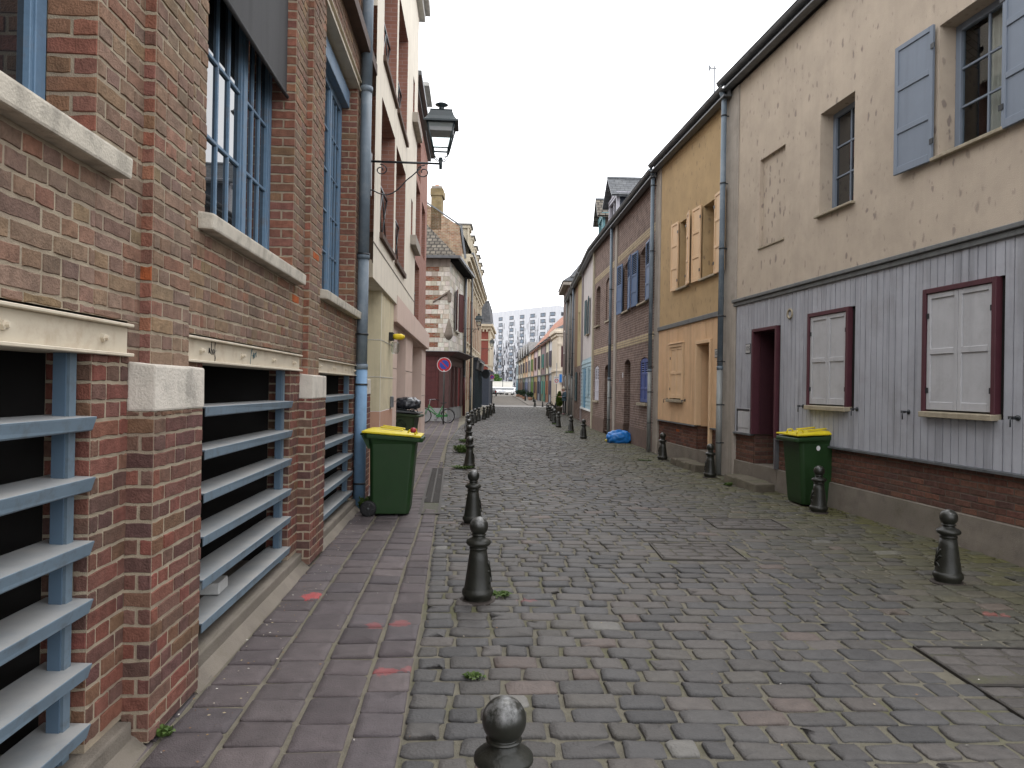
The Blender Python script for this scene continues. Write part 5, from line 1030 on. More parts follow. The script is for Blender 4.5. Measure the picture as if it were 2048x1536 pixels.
for i, (L, cu, cl, cs, cd, lab, gb) in enumerate(rows):
    px = FARP[0] + math.sin(FAR_A) * u; py = FARP[1] + math.cos(FAR_A) * u
    F = Facade((px, py), FAR_A, -1, 'row_house', lab, 'house', 'coloured row across the side street')
    ez = 6.55 - .012 * u; mut = lambda c, k: [min(.8, (q * .72 + sum(c) / 3 * .28) * k) for q in c]; mu, ml = fc(*mut(cu, 1.35)), fc(*mut(cl, 1.3)); ms = fc(*mut(cs, 1.0)); L_ = L - .03; m = F.mb()
    m.box(.0, L_, -5.9, 0, 2.95, ez, mu); m.box(.0, L_, -5.9, -.02, 0, 2.95, ml); m.build('wall', F.root)
    m = F.mb(); m.box(0, L_, -.03, .07, 2.9, 3.0, M_belt); m.box(-.06, .06, -.03, .07, 0, ez, M_zincd); m.build('belt_course', F.root)
    c_ = L * .55; ww = min(.8, L * .22)
    window(F, c_ - ww / 2, c_ + ww / 2, 3.75, 5.15, .02, M_white, cols=1, rows=2, th=.05)
    m = F.mb(); m.box(c_ - ww / 2 - .1, c_ + ww / 2 + .1, 0, .13, 3.62, 3.74, M_brs); m.build('window_sill', F.root)
    for s in (-1, 1):
        m = F.mb(); x = c_ + s * (ww * .5 + .02); x2 = x + s * ww * .62; m.box(min(x, x2), max(x, x2), .03, .10, 3.72, 5.2, ms); m.build('shutter', F.root, bevel=.008)
    if cd:
        md = fc(*cd); m = F.mb(); m.box(L * .12, L * .12 + 1.0, -.02, .03, .15, 2.25, md); m.build('door', F.root)
        m = F.mb(); m.box(L * .55, L * .55 + L * .3, .0, .07, .9, 2.3, ms if i % 2 else md); m.build('shutter', F.root, bevel=.01)
    gutter(F, 0, L_, ez + .05, .1)
    rt = M_redtile if i < 7 else (M_tile if i in (7, 8) else M_slate)
    gable_roof(F, 0, L, ez + .1, 6.0 if i < 7 else 4.0, 3.7 if i < 7 else 1.2, rt, over=.25, wall=mu)
    if gb:   # cross gable with steep slate slopes
        m = F.mb(); g0, g1 = L * .15, L * .85; mid = (g0 + g1) / 2; zt = 7.75 if gb == 1 else 7.9
        m.face([(g0, .03, ez - .3), (g1, .03, ez - .3), (mid, .03, zt - .12)], mu); m.face([(g0, -5.5, ez - .3), (g1, -5.5, ez - .3), (mid, -5.5, zt - .12)], mu); wg = m.build('gable_wall', F.root, recalc=False)
        m = F.mb()
        for a in (g0 - .15, g1 + .15): m.hexa([(a, .3, ez - .2), (a, -5.6, ez - .2), (mid, -5.6, zt - .1), (mid, .3, zt - .1), (a, .3, ez - .06), (a, -5.6, ez - .06), (mid, -5.6, zt), (mid, .3, zt)], M_slatel)
        m.build('gable_roof', F.root, uv=True)
    u += L
# ------------------------------------------------------------------ white apartment tower far behind
tw = empty('apartment_tower', (5, 320, 0), 0, 'distant white apartment tower with black stripes growing denser downwards', 'building')
M_tile_w = mat('tower_panels', (1, 1, 1), .6, .03, .4, attr=True)
A_, B_ = Vector((-19.0, 33)), Vector((15.2, -9)); Q_ = Vector((3.0, 2.0))     # gently bowed front
def arc(t): p = A_ * (1 - t) ** 2 + Q_ * 2 * t * (1 - t) + B_ * t * t; return p
def arcn(t): d = (arc(min(1, t + .01)) - arc(max(0, t - .01))).normalized(); return Vector((d.y, -d.x))
TOP = 37.6; NR = 12; rnd = random.Random(11); m = MB()
NS = 185
for i in range(NS):
    t0, t1 = i / NS, (i + 1) / NS; p, q = arc(t0), arc(t1)
    z = TOP; h = rnd.uniform(.6, 2.8)
    while z > 0:
        lev = (TOP - z) / TOP; pb = max(0, min(.84, (lev - .05) * 1.2)) ** 1.2
        dark = rnd.random() < pb and z < TOP - 2.5
        c = rnd.choice([(.028, .03, .035), (.03, .03, .04), (.06, .06, .065), (.22, .22, .24)]) if dark else rnd.choice([(.52, .53, .555), (.56, .565, .585), (.50, .51, .54)])
        z2 = max(0, z - h); h = rnd.choice((1.425, 2.85, 2.85)); m.face([(p.x, p.y, z2), (q.x, q.y, z2), (q.x, q.y, z), (p.x, p.y, z)], M_tile_w, c); z = z2
bx_ = [tuple(arc(0)), tuple(arc(1)), (arc(1).x + 3.6, arc(1).y + 4.5), (arc(1).x + 5, arc(1).y + 18), (arc(0).x + 6, arc(0).y + 16)]
for a, b in zip(bx_[1:], bx_[2:] + bx_[:1]): m.face([(*a, 0), (*b, 0), (*b, TOP - .8 if a != bx_[1] else TOP - .6), (*a, TOP)], M_tile_w, (.52, .53, .555))
m.face([(p[0], p[1], TOP - .9) for p in bx_], M_tile_w, (.5, .5, .5)); m.build('wall', tw, recalc=False)
M_tf = mat('tower_window_frame', (.022, .02, .028), .5, .1, 1); M_tg = glass_dark('tower_glass', (.06, .08, .10)); M_tc = mat('tower_curtain', (.17, .21, .26), .6, .15, 1.5)
ts = [.05, .19, .325, .46, .60, .745, .89]
for k in range(NR):
    z = 34.0 - 2.85 * k
    for j, t in enumerate(ts):
        p = arc(t); n = arcn(t); d = Vector((-n.y, n.x)); w = 1.6
        P = lambda s, o, zz: (p.x + d.x * s + n.x * o, p.y + d.y * s + n.y * o, zz)
        b_ = MB(lambda a, b, c, P=P: P(a, b, c)); b_.box(-w, w, -.1, .05, z - .86, z + .86, M_tf); o = b_.build('window', tw)
        b_ = MB(lambda a, b, c, P=P: P(a, b, c))
        for s0, s1, mt in ((-w + .15, -w + .75, M_tg), (-w + .85, -.1 + .3, M_tc if rnd.random() < .8 else M_tg), (.3, w - .75, M_tc), (w - .65, w - .15, M_tg)): b_.box(s0, s1, .05, .07, z - .62, z + .62, mt)
        b_.build('pane', o)
for k in range(6):
    z = 34.0 - 2.85 * k; a = arc(1); b_ = MB(); b_.hexa([(a.x + .9, a.y + 1.0, z - .8), (a.x + 2.6, a.y + 3.1, z - .8), (a.x + 2.7, a.y + 3.1, z - .8), (a.x + 1.0, a.y + 1.0, z - .8), (a.x + .9, a.y + 1, z + .8), (a.x + 2.6, a.y + 3.1, z + .8), (a.x + 2.7, a.y + 3.1, z + .8), (a.x + 1, a.y + 1, z + .8)], M_tf); b_.build('window', tw)
b_ = MB(); b_.box(8, 9.4, 3, 6, TOP - .9, TOP + .9, M_tile_w, (.6, .6, .6)); b_.box(4, 9, 3, 6, TOP - .9, TOP + .25, M_tile_w, (.6, .6, .6)); b_.box(13.5, 14.2, 3, 6, TOP - 1, TOP + .5, M_zincd); b_.build('roof_plant', tw)
M_lime = mat('lime_panel', (.42, .46, .03), .5, .05, 2)
p = arc(.56); b_ = MB(); b_.box(p.x - 3.0, p.x - .8, p.y - 1.4, p.y - .5, 6.9, 8.3, M_lime); b_.box(p.x + 2.6, p.x + 4.6, p.y - 1.7, p.y - 1.0, 19.3, 20.5, M_lime); b_.build('lime_panel', tw)
b_ = MB(); b_.box(p.x - 4.0, p.x - 3.4, p.y - 1.5, p.y - 1.0, 1.2, 4.6, mat('red_sign', (.5, .03, .04), .5)); b_.box(p.x - 3.4, p.x - 2.8, p.y - 1.5, p.y - 1.0, 1.0, 2.6, MATS['red_sign']); b_.build('red_panel', tw)

# far white garden wall, trees, lamp post
fw_ = MB(); fw_.box(-6.2, .2, 175, 175.3, -.5, 2.75, mat('white_wall_paint', (.66, .64, .58), .85, .04, .5)); fw_.box(-6.3, .3, 174.95, 175.35, 2.75, 2.85, MATS['white_wall_paint'])
tag(fw_.build('garden_wall'), 'plain white garden wall behind the parked cars at the end of the street', 'wall')
M_leaf = mat('leaf_green', (1, 1, 1), .7, .25, 2, attr=True, spec=.2); M_bark = mat('bark', (.06, .045, .035), .95, .3, 5)
def foliage(parent, blobs, n, size, cols, name='crown', seed=1):
    rnd = random.Random(seed); m = MB(); tot = sum(b[3] ** 2 for b in blobs)
    for (x, y, z, r) in blobs:
        for _ in range(int(n * r * r / tot)):
            v = Vector((rnd.gauss(0, 1), rnd.gauss(0, 1), rnd.gauss(0, 1))).normalized() * r * rnd.random() ** .4
            v.z *= .8; c = Vector((x, y, z)) + v; a = Vector((rnd.uniform(-1, 1), rnd.uniform(-1, 1), rnd.uniform(-1, 1))).normalized(); b = a.cross(Vector((rnd.uniform(-1, 1), rnd.uniform(-1, 1), rnd.uniform(-1, 1)))).normalized()
            s = size * rnd.uniform(.5, 1.2); col = rnd.choice(cols); g = rnd.uniform(.7, 1.25); col = tuple(q * g for q in col)
            m.face([tuple(c - a * s), tuple(c + b * s * .5), tuple(c + a * s), tuple(c - b * s * .5)], M_leaf, col)
    return m.build(name, parent, recalc=False)
def tree(name, loc, blobs, n, size, cols, label, cat='tree', h=1.0, r=.12, seed=1, group=None):
    t = empty(name, loc, 0, label, cat, group); m = MB()
    m.tube([(0, 0, -.1), (.02, 0, h * .5), (0, .02, h)], [r, r * .8, r * .6], M_bark, 8)
    for b in blobs[:5]: m.tube([(0, 0, h * .8), (b[0] * .5, b[1] * .5, (h + b[2]) / 2), (b[0], b[1], b[2])], [r * .5, r * .35, r * .12], M_bark, 6)
    m.build('trunk', t); foliage(t, blobs, n, size, cols, 'crown', seed); return t
GR = [(.045, .10, .022), (.06, .13, .03), (.035, .08, .02), (.08, .15, .035)]
tree('tree', (-4.3, 183, 0), [(0, 0, 3.6, 1.2), (-.9, .2, 3.0, 1.0), (.9, -.2, 3.2, 1.0), (.2, .3, 4.3, .8), (-.5, 0, 4.0, .8)], 1500, .22, GR, 'bushy bright green tree rising behind the white garden wall', h=2.4, r=.14, seed=3)
GR2 = [(.035, .06, .02), (.05, .08, .025), (.06, .07, .03)]
for k, (x, y) in enumerate(((-4.9, 170), (-2.8, 171))): tree('shrub', (x, y, 0), [(0, 0, .9, .7), (.6, 0, .7, .6), (-.6, .1, .8, .6)], 500, .14, GR2, ('dark shrub at the left end of the white garden wall', 'dark shrub in the middle before the white garden wall')[k], 'shrub', h=.5, r=.05, seed=k + 5, group='shrubs before the garden wall')
lp = empty('street_lamp', (-2.2, 168, 0), 0, 'slim dark street lamp post standing before the white garden wall', 'street lamp'); m = MB(); m.tube([(0, 0, 0), (0, 0, 4.4)], .07, M_iron, 8); m.build('post', lp); m = MB(); m.lathe([(.1, 4.4), (.28, 4.9), (.36, 5.0), (.1, 5.25)], M_iron, n=10); m.build('lantern', lp); m = MB(); m.box(-1.5 + 4, 1.5 + 3.5, -.1, .1, 9.0, 9.18, M_white) if False else None

# ------------------------------------------------------------------ cars
def car(name, loc, rz, col, label):
    t = empty(name, loc, rz, label, 'car', 'cars parked at the end of the street'); pm = mat('car_paint_' + col, {'white': (.6, .6, .6), 'silver': (.38, .39, .41), 'black': (.02, .02, .022)}[col], .3, .03, 3, spec=.5, coat=.6)
    # x along the car, y across
    low = [(-2.0, .32), (-2.02, .62), (-1.95, .88), (-1.1, .93), (.95, .95), (1.75, .83), (2.02, .62), (2.0, .32)]
    m = MB(); rings = []
    for y, k, dz in ((-.84, .965, .0), (-.80, .99, 0), (0, 1, .03), (.80, .99, 0), (.84, .965, 0)): rings.append([(x * k, y, z + (dz if z > .8 else 0)) for x, z in low])
    m.loft(rings, pm, False); m.build('body', t, bevel=.03, seg=2)
    cab = [(-1.85, .9), (-1.35, 1.38), (-.9, 1.46), (.1, 1.45), (.5, 1.36), (1.15, .94)]
    m = MB(); m.loft([[(x * (1 if z < 1 else .98), y * (1 if z < 1 else .80), z) for x, z in cab] for y in (-.76, .76)], pm); m.build('roof', t, bevel=.03, seg=2)
    m = MB()
    for s in (-1, 1): m.face([(-1.55, s * .765, .98), (-1.2, s * .64, 1.35), (.1, s * .635, 1.38), (.75, s * .765, .98)], M_glass)
    m.face([(1.13, -.7, .97), (1.13, .7, .97), (.56, .6, 1.36), (.56, -.6, 1.36)], M_glass); m.face([(-1.84, -.68, .95), (-1.84, .68, .95), (-1.4, .6, 1.36), (-1.4, -.6, 1.36)], M_glass); m.build('windows', t, recalc=False)
    for x in (-1.25, 1.3):
        for s in (-1, 1):
            m = MB(); m.lathe([(.2, s * .68), (.31, s * .68), (.33, s * .72), (.33, s * .83), (.3, s * .86), (.2, s * .86)], M_black, c=(x, 0, .33), n=18, axis=1); w = m.build('wheel', t); m = MB(); m.lathe([(0, s * .85), (.2, s * .866)], M_zinc, c=(x, 0, .33), n=14, axis=1); m.build('rim', w)
    for s in (-1, 1):
        m = MB(); m.box(1.85, 1.99, s * .7 - .14, s * .7 + .14, .62, .76, M_white); m.build('headlight', t, bevel=.03); m = MB(); m.box(-2.0, -1.9, s * .72 - .1, s * .72 + .1, .66, .9, mat('tail_lamp', (.35, .02, .02), .3)); m.build('tail_light', t, bevel=.02)
    m = MB(); m.box(1.95, 2.03, -.26, .26, .42, .52, M_white); m.box(-2.04, -1.97, -.26, .26, .5, .6, M_white); m.build('number_plate', t); return t
for x, y, rz, c, lab in ((.15, 137, -2.0, 'white', 'white car nearest the pale blue house in the parked group'), (-1.0, 140, -2.0, 'silver', 'silver car parked second from the pale blue house'), (-2.1, 145, -2.0, 'white', 'white car in the middle of the parked group'), (-3.0, 150, -2.0, 'silver', 'silver car just left of the middle of the parked group'), (-3.9, 156, -2.0, 'white', 'white car farthest left in the parked group'), (-3.32, 116, 1.57, 'black', 'dark car seen from behind at the left edge of the far street')):
    car('parked_car', (x, y, 0), rz, c, lab)

# ================================================================== ground
def lerp(pts, y):
    if y <= pts[0][0]: a, b = pts[0], pts[1]
    else:
        for a, b in zip(pts, pts[1:]):
            if y <= b[0]: break
    return a[1] + (b[1] - a[1]) * (y - a[0]) / (b[0] - a[0])
EDGE = [(0, -.21), (3.19, -.474), (5.3, -.625), (8.33, -.874), (14, -1.34), (20, -1.8), (29, -2.1), (34, -2.0), (42, -1.62), (58, -1.75)]
RW = [(0, 5.81), (4, 5.33), (13.6, 4.15), (18.3, 3.72), (28.8, 3.27), (46.2, 3.55), (58, 3.65)]
LW = [(0, -1.4), (24, -2.8), (24.01, -9.5), (32.0, -9.5), (32.3, -2.95), (37, -2.45), (57, -2.2), (58, -2.2)]
g = MB(); M_grd = mat('far_ground', (.12, .11, .10), .95, .2, .3); g.face([(-900, -200, -.06), (900, -200, -.06), (900, 1800, -.06), (-900, 1800, -.06)], M_grd); g.build('ground', None)['kind'] = 'structure'
def joint_mat(name, col, green, amt):
    return mat(name, col, .95, .25, 8, bump=.8, bscale=160, stain=green, stain_amt=amt, stain_scale=1.3)
M_joint = joint_mat('sandy_joint', (.118, .108, .082), (.075, .078, .03), .8); M_jslab = joint_mat('pavement_joint', (.14, .125, .096), (.12, .115, .06), .6)
M_cob = mat('cobble_stone', (1, 1, 1), .68, .24, 16, bump=.55, bscale=70, attr=True, spec=.42); M_slab = mat('purple_pavement_slab', (1, 1, 1), .74, .22, 11, bump=.55, bscale=130, attr=True, spec=.3)
# red spray marks on the slabs and stones
def spray(mt, marks):
    t = mt.node_tree; N = t.nodes; b = N['Principled BSDF']; src = b.inputs['Base Color'].links[0].from_socket
    tc = N.new('ShaderNodeTexCoord'); nz = N.new('ShaderNodeTexNoise'); nz.inputs['Scale'].default_value = 22; nz.inputs['Detail'].default_value = 5; lk(t, tc.outputs['Object'], nz.inputs['Vector']); acc = None
    for (x, y, sx, sy, a) in marks:
        mp = N.new('ShaderNodeMapping'); mp.inputs['Location'].default_value = (-x / sx, -y / sy, 0); mp.inputs['Scale'].default_value = (1 / sx, 1 / sy, 0); lk(t, tc.outputs['Object'], mp.inputs[0])
        ln = N.new('ShaderNodeVectorMath'); ln.operation = 'LENGTH'; lk(t, mp.outputs[0], ln.inputs[0])
        ad = N.new('ShaderNodeMath'); ad.operation = 'MULTIPLY_ADD'; ad.inputs[1].default_value = 2.4; ad.inputs[2].default_value = -1.2; lk(t, nz.outputs['Fac'], ad.inputs[0])
        s = N.new('ShaderNodeMath'); s.operation = 'ADD'; lk(t, ln.outputs['Value'], s.inputs[0]); lk(t, ad.outputs[0], s.inputs[1])
        r = N.new('ShaderNodeMapRange'); r.inputs[1].default_value = 1.0; r.inputs[2].default_value = .8; r.inputs[3].default_value = 0; r.inputs[4].default_value = a; lk(t, s.outputs[0], r.inputs[0])
        if acc is None: acc = r.outputs[0]
        else:
            mm = N.new('ShaderNodeMath'); mm.operation = 'MAXIMUM'; lk(t, acc, mm.inputs[0]); lk(t, r.outputs[0], mm.inputs[1]); acc = mm.outputs[0]
    x = N.new('ShaderNodeMix'); x.data_type = 'RGBA'; lk(t, acc, x.inputs[0]); lk(t, src, x.inputs[6]); x.inputs[7].default_value = (.34, .06, .06, 1); lk(t, x.outputs[2], b.inputs['Base Color'])
spray(M_slab, [(-1.51, 5.46, .085, .10, .85), (-.90, 4.82, .06, .06, .35), (-.74, 4.88, .07, .08, .35), (-.70, 4.05, .085, .06, .45), (-.56, 4.10, .06, .05, .3)])
spray(M_cob, [(.13, 5.45, .08, .06, .25), (3.62, 5.28, .10, .07, .3)])
def stone(m, mt, c, ax, ay, hx, hy, z, col, lod, jr, dome, rnd, e=.22):
    """one sett: centre c, half sizes along unit axes ax, ay; real rounded block standing in the bed"""
    P = lambda x, y, zz: (c[0] + ax[0] * x + ay[0] * y, c[1] + ax[1] * x + ay[1] * y, zz)
    b0 = len(m.v); k = m.m(mt)
    def add(fs):
        for f in fs: m.f.append(tuple(b0 + i for i in f)); m.mi.append(k); m.fc.append(col); m.smf.append(lod >= 1)
    if lod == 0:
        V = [P(-hx, -hy, -.03), P(hx, -hy, -.03), P(hx, hy, -.03), P(-hx, hy, -.03)] + [P(sx * (hx - .012), sy * (hy - .012), z) for sx, sy in ((-1, -1), (1, -1), (1, 1), (-1, 1))]
        m.v += V; add([(0, 1, 5, 4), (1, 2, 6, 5), (2, 3, 7, 6), (3, 0, 4, 7), (4, 5, 6, 7)]); return
    n = 12; ring = []
    for i in range(n):
        a = 2 * math.pi * (i + .5) / n; ca, sa = math.cos(a), math.sin(a)
        x = hx * math.copysign(abs(ca) ** e, ca) + rnd.uniform(-jr, jr); y = hy * math.copysign(abs(sa) ** e, sa) + rnd.uniform(-jr, jr); ring.append((x, y))
    tx, ty = rnd.uniform(-.035, .035), rnd.uniform(-.035, .035)
    for s, zz in ((1.0, -.03), (.99, z - .008), (.95, z - .001), (.62, z + dome * .7)):
        for x, y in ring:
            d = .010 if s < .95 else 0
            m.v.append(P(x * s, y * s, zz + (x * tx + y * ty + rnd.uniform(-.0012, .0012) if s < .99 else 0)))
    m.v.append(P(0, 0, z + dome)); fs = []
    for q in range(3):
        for i in range(n): j = (i + 1) % n; fs.append((q * n + i, q * n + j, (q + 1) * n + j, (q + 1) * n + i))
    for i in range(n): fs.append((3 * n + i, 3 * n + (i + 1) % n, 4 * n))
    add(fs)
rnd = random.Random(21)
COB = [(0.0477, 0.0458, 0.0453), (0.0534, 0.0506, 0.0486), (0.0605, 0.056, 0.0525), (0.0499, 0.0466, 0.0452), (0.0647, 0.0582, 0.0537), (0.0562, 0.0518, 0.048), (0.0437, 0.0424, 0.0425), (0.0674, 0.059, 0.0536), (0.0526, 0.0506, 0.05), (0.0597, 0.0543, 0.0482)]
m = MB(); y = .6; a_ = -.062
dx, dy = math.sin(a_), math.cos(a_); rx_, ry_ = math.cos(a_), -math.sin(a_)
COVERS = [((2.90, 8.72), .44, .32), ((1.90, 7.19), .42, .36), ((3.28, 4.0), .66, .60)]
t = .9
m.face([(lerp(EDGE, 0), 0, -.0075), (lerp(RW, 0), 0, -.0075)] + [(lerp(RW, yy), yy, -.0075) for yy in (4, 13.6, 18.3, 28.8, 46.2, 58)] + [(lerp(EDGE, yy), yy, -.0075) for yy in (58, 42, 34, 29, 20, 14, 8.33, 5.3, 3.19)], M_joint)
while t < 57.6:
    dep = rnd.uniform(.148, .178); yc = t + dep / 2
    w = lerp(EDGE, yc + .0) + rnd.uniform(.0, .02); xr = lerp(RW, yc) + .0
    off = rnd.uniform(-.1, 0); x = w + off
    while x < xr:
        L = rnd.choice((.15, .2, .235, .25, .26, .27, .29)) * rnd.uniform(.92, 1.08)
        a, b = max(x, w), min(x + L, xr); x += L
        if b - a < .07: continue
        cx = (a + b) / 2; yy = yc + (cx - 1.5) * .035 + rnd.uniform(-.009, .009) + .02 * math.sin(cx * 2.1 + t * .35)
        if yy > 57.5: continue
        if any(abs(cx - c[0]) < hx - .03 and abs(yy - c[1]) < hy - .03 for c, hx, hy in COVERS): continue
        low = any(abs(cx - c[0]) < hx + .2 and abs(yy - c[1]) < hy + .16 for c, hx, hy in COVERS)
        c = rnd.choice(COB); gsc = rnd.uniform(.84, 1.16); r_n = rnd.random()
        if r_n < .012: c = (.115, .11, .10)
        elif r_n < .038: c = (.082, .064, .056)
        dw = xr - cx; gm = max(0, 1 - dw / 2.6) * rnd.uniform(.25, 1.0) * (1 if yy < 30 else .5)
        c = tuple(q * gsc for q in c); mo = (.070, .066, .022); gm = min(1, gm * 1.1); c = tuple(q * (1 - gm) + o * gm for q, o in zip(c, mo))
        lod = 1 if yy < 26 else 0; j = .009 if rnd.random() < .8 else .016
        ra = .035 + rnd.gauss(0, .022); und = .003 * math.sin(cx * 1.7 + yy * .9) * math.sin(yy * 1.3 - cx * .6) + .002 * math.sin(cx * 5 + yy * 3)
        stone(m, M_cob, (cx, yy), (math.cos(ra), math.sin(ra)), (-math.sin(ra), math.cos(ra)), (b - a) / 2 - j, dep / 2 - j * .85, (-.003 if low else rnd.uniform(.002, .008) + und) if yy < 26 else rnd.uniform(.0, .006), c, lod, .008, rnd.uniform(.001, .005), rnd, rnd.uniform(.16, .36))
    t += dep
cr = m.build('cobbled_road', None, recalc=False); cr['kind'] = 'structure'
# left pavement slabs in columns running along the street
m = MB(); PV = [(0.0776, 0.0634, 0.0646), (0.0846, 0.0698, 0.0704), (0.0697, 0.0574, 0.0593), (0.08, 0.0667, 0.0671), (0.0915, 0.0755, 0.0753), (0.0735, 0.0625, 0.0654)]
m.face([(-11, -1, -.009), (0.1, -1, -.009)] + [(lerp(EDGE, yy), yy, -.009) for yy in (0, 3.19, 5.3, 8.33, 14, 20, 29, 34, 42, 58)] + [(-11, 58, -.009)], M_jslab)
pa = -.066; ux, uy = math.sin(pa), math.cos(pa)
wcol = 0; x0 = -.24
k = 0
while k < 34:
    W_ = rnd.uniform(.235, .295); s = rnd.uniform(.4, .7); cx0 = x0 - W_ / 2
    while s < 57:
        L = rnd.choice((.23, .25, .27, .30)) * rnd.uniform(.96, 1.04); sc = s + L / 2; px, py = cx0 + ux * sc, uy * sc; s += L
        e = lerp(EDGE, py) - .01; lw = lerp(LW, py); hw = W_ / 2 - .011; xr = px + hw
        if px - hw > e or px + hw < lw - .1 or py < .3: continue
        a, b = px - hw, min(px + hw, e)
        if b - a < .06: continue
        c = rnd.choice(PV); gsc = rnd.uniform(.82, 1.2); c = tuple(q * gsc for q in c); ra = -pa * 0 + rnd.gauss(0, .008); cr_, sr_ = math.cos(ra), math.sin(ra)
        stone(m, M_slab, ((a + b) / 2 + rnd.uniform(-.003, .003), py), (uy * cr_ - ux * sr_, -ux * cr_ - uy * sr_), (ux * cr_ + uy * sr_, uy * cr_ - ux * sr_), (b - a) / 2, L / 2 - .005, rnd.uniform(-.001, .007), c, 1 if py < 16 else 0, .0045, .0003, rnd, .10)
    x0 -= W_; k += 1
pv = m.build('pavement', None, recalc=False); pv['kind'] = 'structure'
# crossing asphalt, far street, far pavement
m = MB(); M_asp = mat('worn_asphalt', (.20, .193, .185), .85, .12, 3, bump=.3, bscale=60); m.face([(-60, 57.4, -.003), (60, 57.4, -.003), (60, 62.5, -.003), (-60, 62.5, -.003)], M_asp); m.build('side_street', None)['kind'] = 'structure'
M_fst = brick_mat('far_setts', (.15, .138, .127), (.19, .173, .157), (.165, .152, .128), .22, .16, .02, .2, .6)
m = MB(); m.face([(-2.6, 62.5, -.003), (1.45, 62.5, -.003), (.9, 90, -.003), (.1, 120, -.003), (.4, 200, -.003), (-9, 200, -.003), (-3.2, 120, -.003)], M_fst); m.build('far_road', None, uv=True)['kind'] = 'structure'
m = MB(); M_fpv = mat('far_pavement_stone', (.20, .18, .16), .9, .2, 3)
m.loft([[(1.45, 62.5, z), (4.2, 62.5, z), (2.6, 95, z), (.9, 137, z), (.2, 137, z), (.1, 120, z), (.9, 90, z)] for z in (-.05, .06)], M_fpv); m.build('far_pavement', None)['kind'] = 'structure'
# access covers set in the cobbles
M_covf = mat('cover_frame_steel', (.042, .038, .034), .6, .3, 12, metal=.5); M_covn = mat('cover_frame_worn', (.062, .056, .050), .75, .3, 12); M_covi = mat('cover_infill', (.06, .054, .045), .85, .3, 9, bump=.6, bscale=60, stain=(.07, .075, .03), stain_amt=.6, stain_scale=4)
for (c, hx, hy), lab in zip(COVERS, ('rectangular paved access cover in the cobbles near the green bin on the right', 'rectangular paved access cover in the middle of the cobbles', 'rusty framed paved access cover at the lower right of the cobbles')):
    t_ = empty('access_cover', (c[0], c[1], .006), .0, lab, 'manhole cover', 'access covers in the cobbles'); m = MB(); w = .014
    for a, b, d, e in ((-hx, hx, -hy, -hy + w), (-hx, hx, hy - w, hy), (-hx, -hx + w, -hy + w, hy - w), (hx - w, hx, -hy + w, hy - w)): m.box(a, b, d, e, -.03, .006, M_covf)
    if hy > .55: m.box(-hx + w, hx - w, -.012, .012, -.03, .005, M_covf)
    f_ = m.build('frame', t_, bevel=.002)
    if hy < .55: f_.data.materials[0] = M_covn
    m = MB(); m.face([(-hx + w, -hy + w, -.006), (hx - w, -hy + w, -.006), (hx - w, hy - w, -.006), (-hx + w, hy - w, -.006)], M_covi); nx = 4; yy = -hy + w + .01
    while yy < hy - w - .05:
        d = min(rnd.uniform(.12, .15), hy - w - yy - .005); x = -hx + w + .01 - rnd.uniform(0, .1)
        while x < hx - w - .04:
            a = max(x, -hx + w + .005); b = min(x + rnd.uniform(.2, .27), hx - w - .005); x = b + .01
            if b - a > .05 and not (hy > .55 and abs(yy + d / 2) < d / 2 + .0): q = rnd.uniform(.8, 1.2); stone(m, M_cob, ((a + b) / 2, yy + d / 2), (1, 0), (0, 1), (b - a) / 2 - .006, d / 2 - .006, rnd.uniform(-.001, .004), (.062 * q, .055 * q, .05 * q), 1, .006, .001, rnd)
        yy += d + .012
    m.build('infill', t_, recalc=False)
# long drain channel in the pavement
dg = empty('drain_channel', (-1.02, 9.0, 0), math.atan2(.41, 5.0), 'long narrow grey drain channel with a slotted grate in the left pavement', 'drain'); m = MB()
for a, b, c, d in ((-.14, -.105, 0, 5), (.105, .14, 0, 5), (-.105, .105, 4.96, 5), (-.105, .105, 0, .03)): m.box(a, b, c, d, -.04, .0115, M_covf)
m.build('frame', dg); m = MB(); m.box(-.105, .105, .9, 4.96, -.05, -.01, M_dark); k = 0
for k in range(132): yy = .92 + k * .0305; m.box(-.103, .103, yy, yy + .014, -.02, .009, M_covf)
m.box(-.012, .012, .9, 4.96, -.02, .0095, M_covf); m.build('grate', dg)
m = MB(); m.box(-.105, .105, .03, .9, -.05, .004, mat('drain_gravel', (.085, .08, .066), .95, .35, 40, bump=.8, bscale=60, stain=(.05, .09, .02), stain_amt=.9, stain_scale=4)); m.build('gravel_fill', dg)
# rough stone steps before two doors
M_step = mat('mossy_step_stone', (.10, .086, .064), .95, .3, 6, bump=.8, bscale=30, stain=(.05, .058, .02), stain_amt=.7, stain_scale=4)
def step(loc, rz, label, n, w):
    t_ = empty('stone_step', loc, rz, label, 'step', 'stone doorsteps on the right side'); y = 0; rr = random.Random(n); 
    for k in range(n):
        d = w / n; m = MB(); j = lambda: rr.uniform(-.015, .015)
        m.hexa([(-.17 + j(), y + .004, -.02), (.17 + j(), y + .004, -.02), (.17 + j(), y + d - .004, -.02), (-.17 + j(), y + d - .004, -.02), (-.15 + j(), y + .006, .14 + j()), (.17, y + .006, .15 + j()), (.17, y + d - .006, .15 + j()), (-.15 + j(), y + d - .006, .14 + j())], M_step); m.build('stone', t_, bevel=.018, seg=2); y += d
step(R1.world(7.55, .30), -R1.th, 'worn mossy stone step below the maroon door', 3, 1.25); step(R2.world(.5, .30), -R2.th, 'worn mossy row of stones below the orange doorway', 5, 1.5)

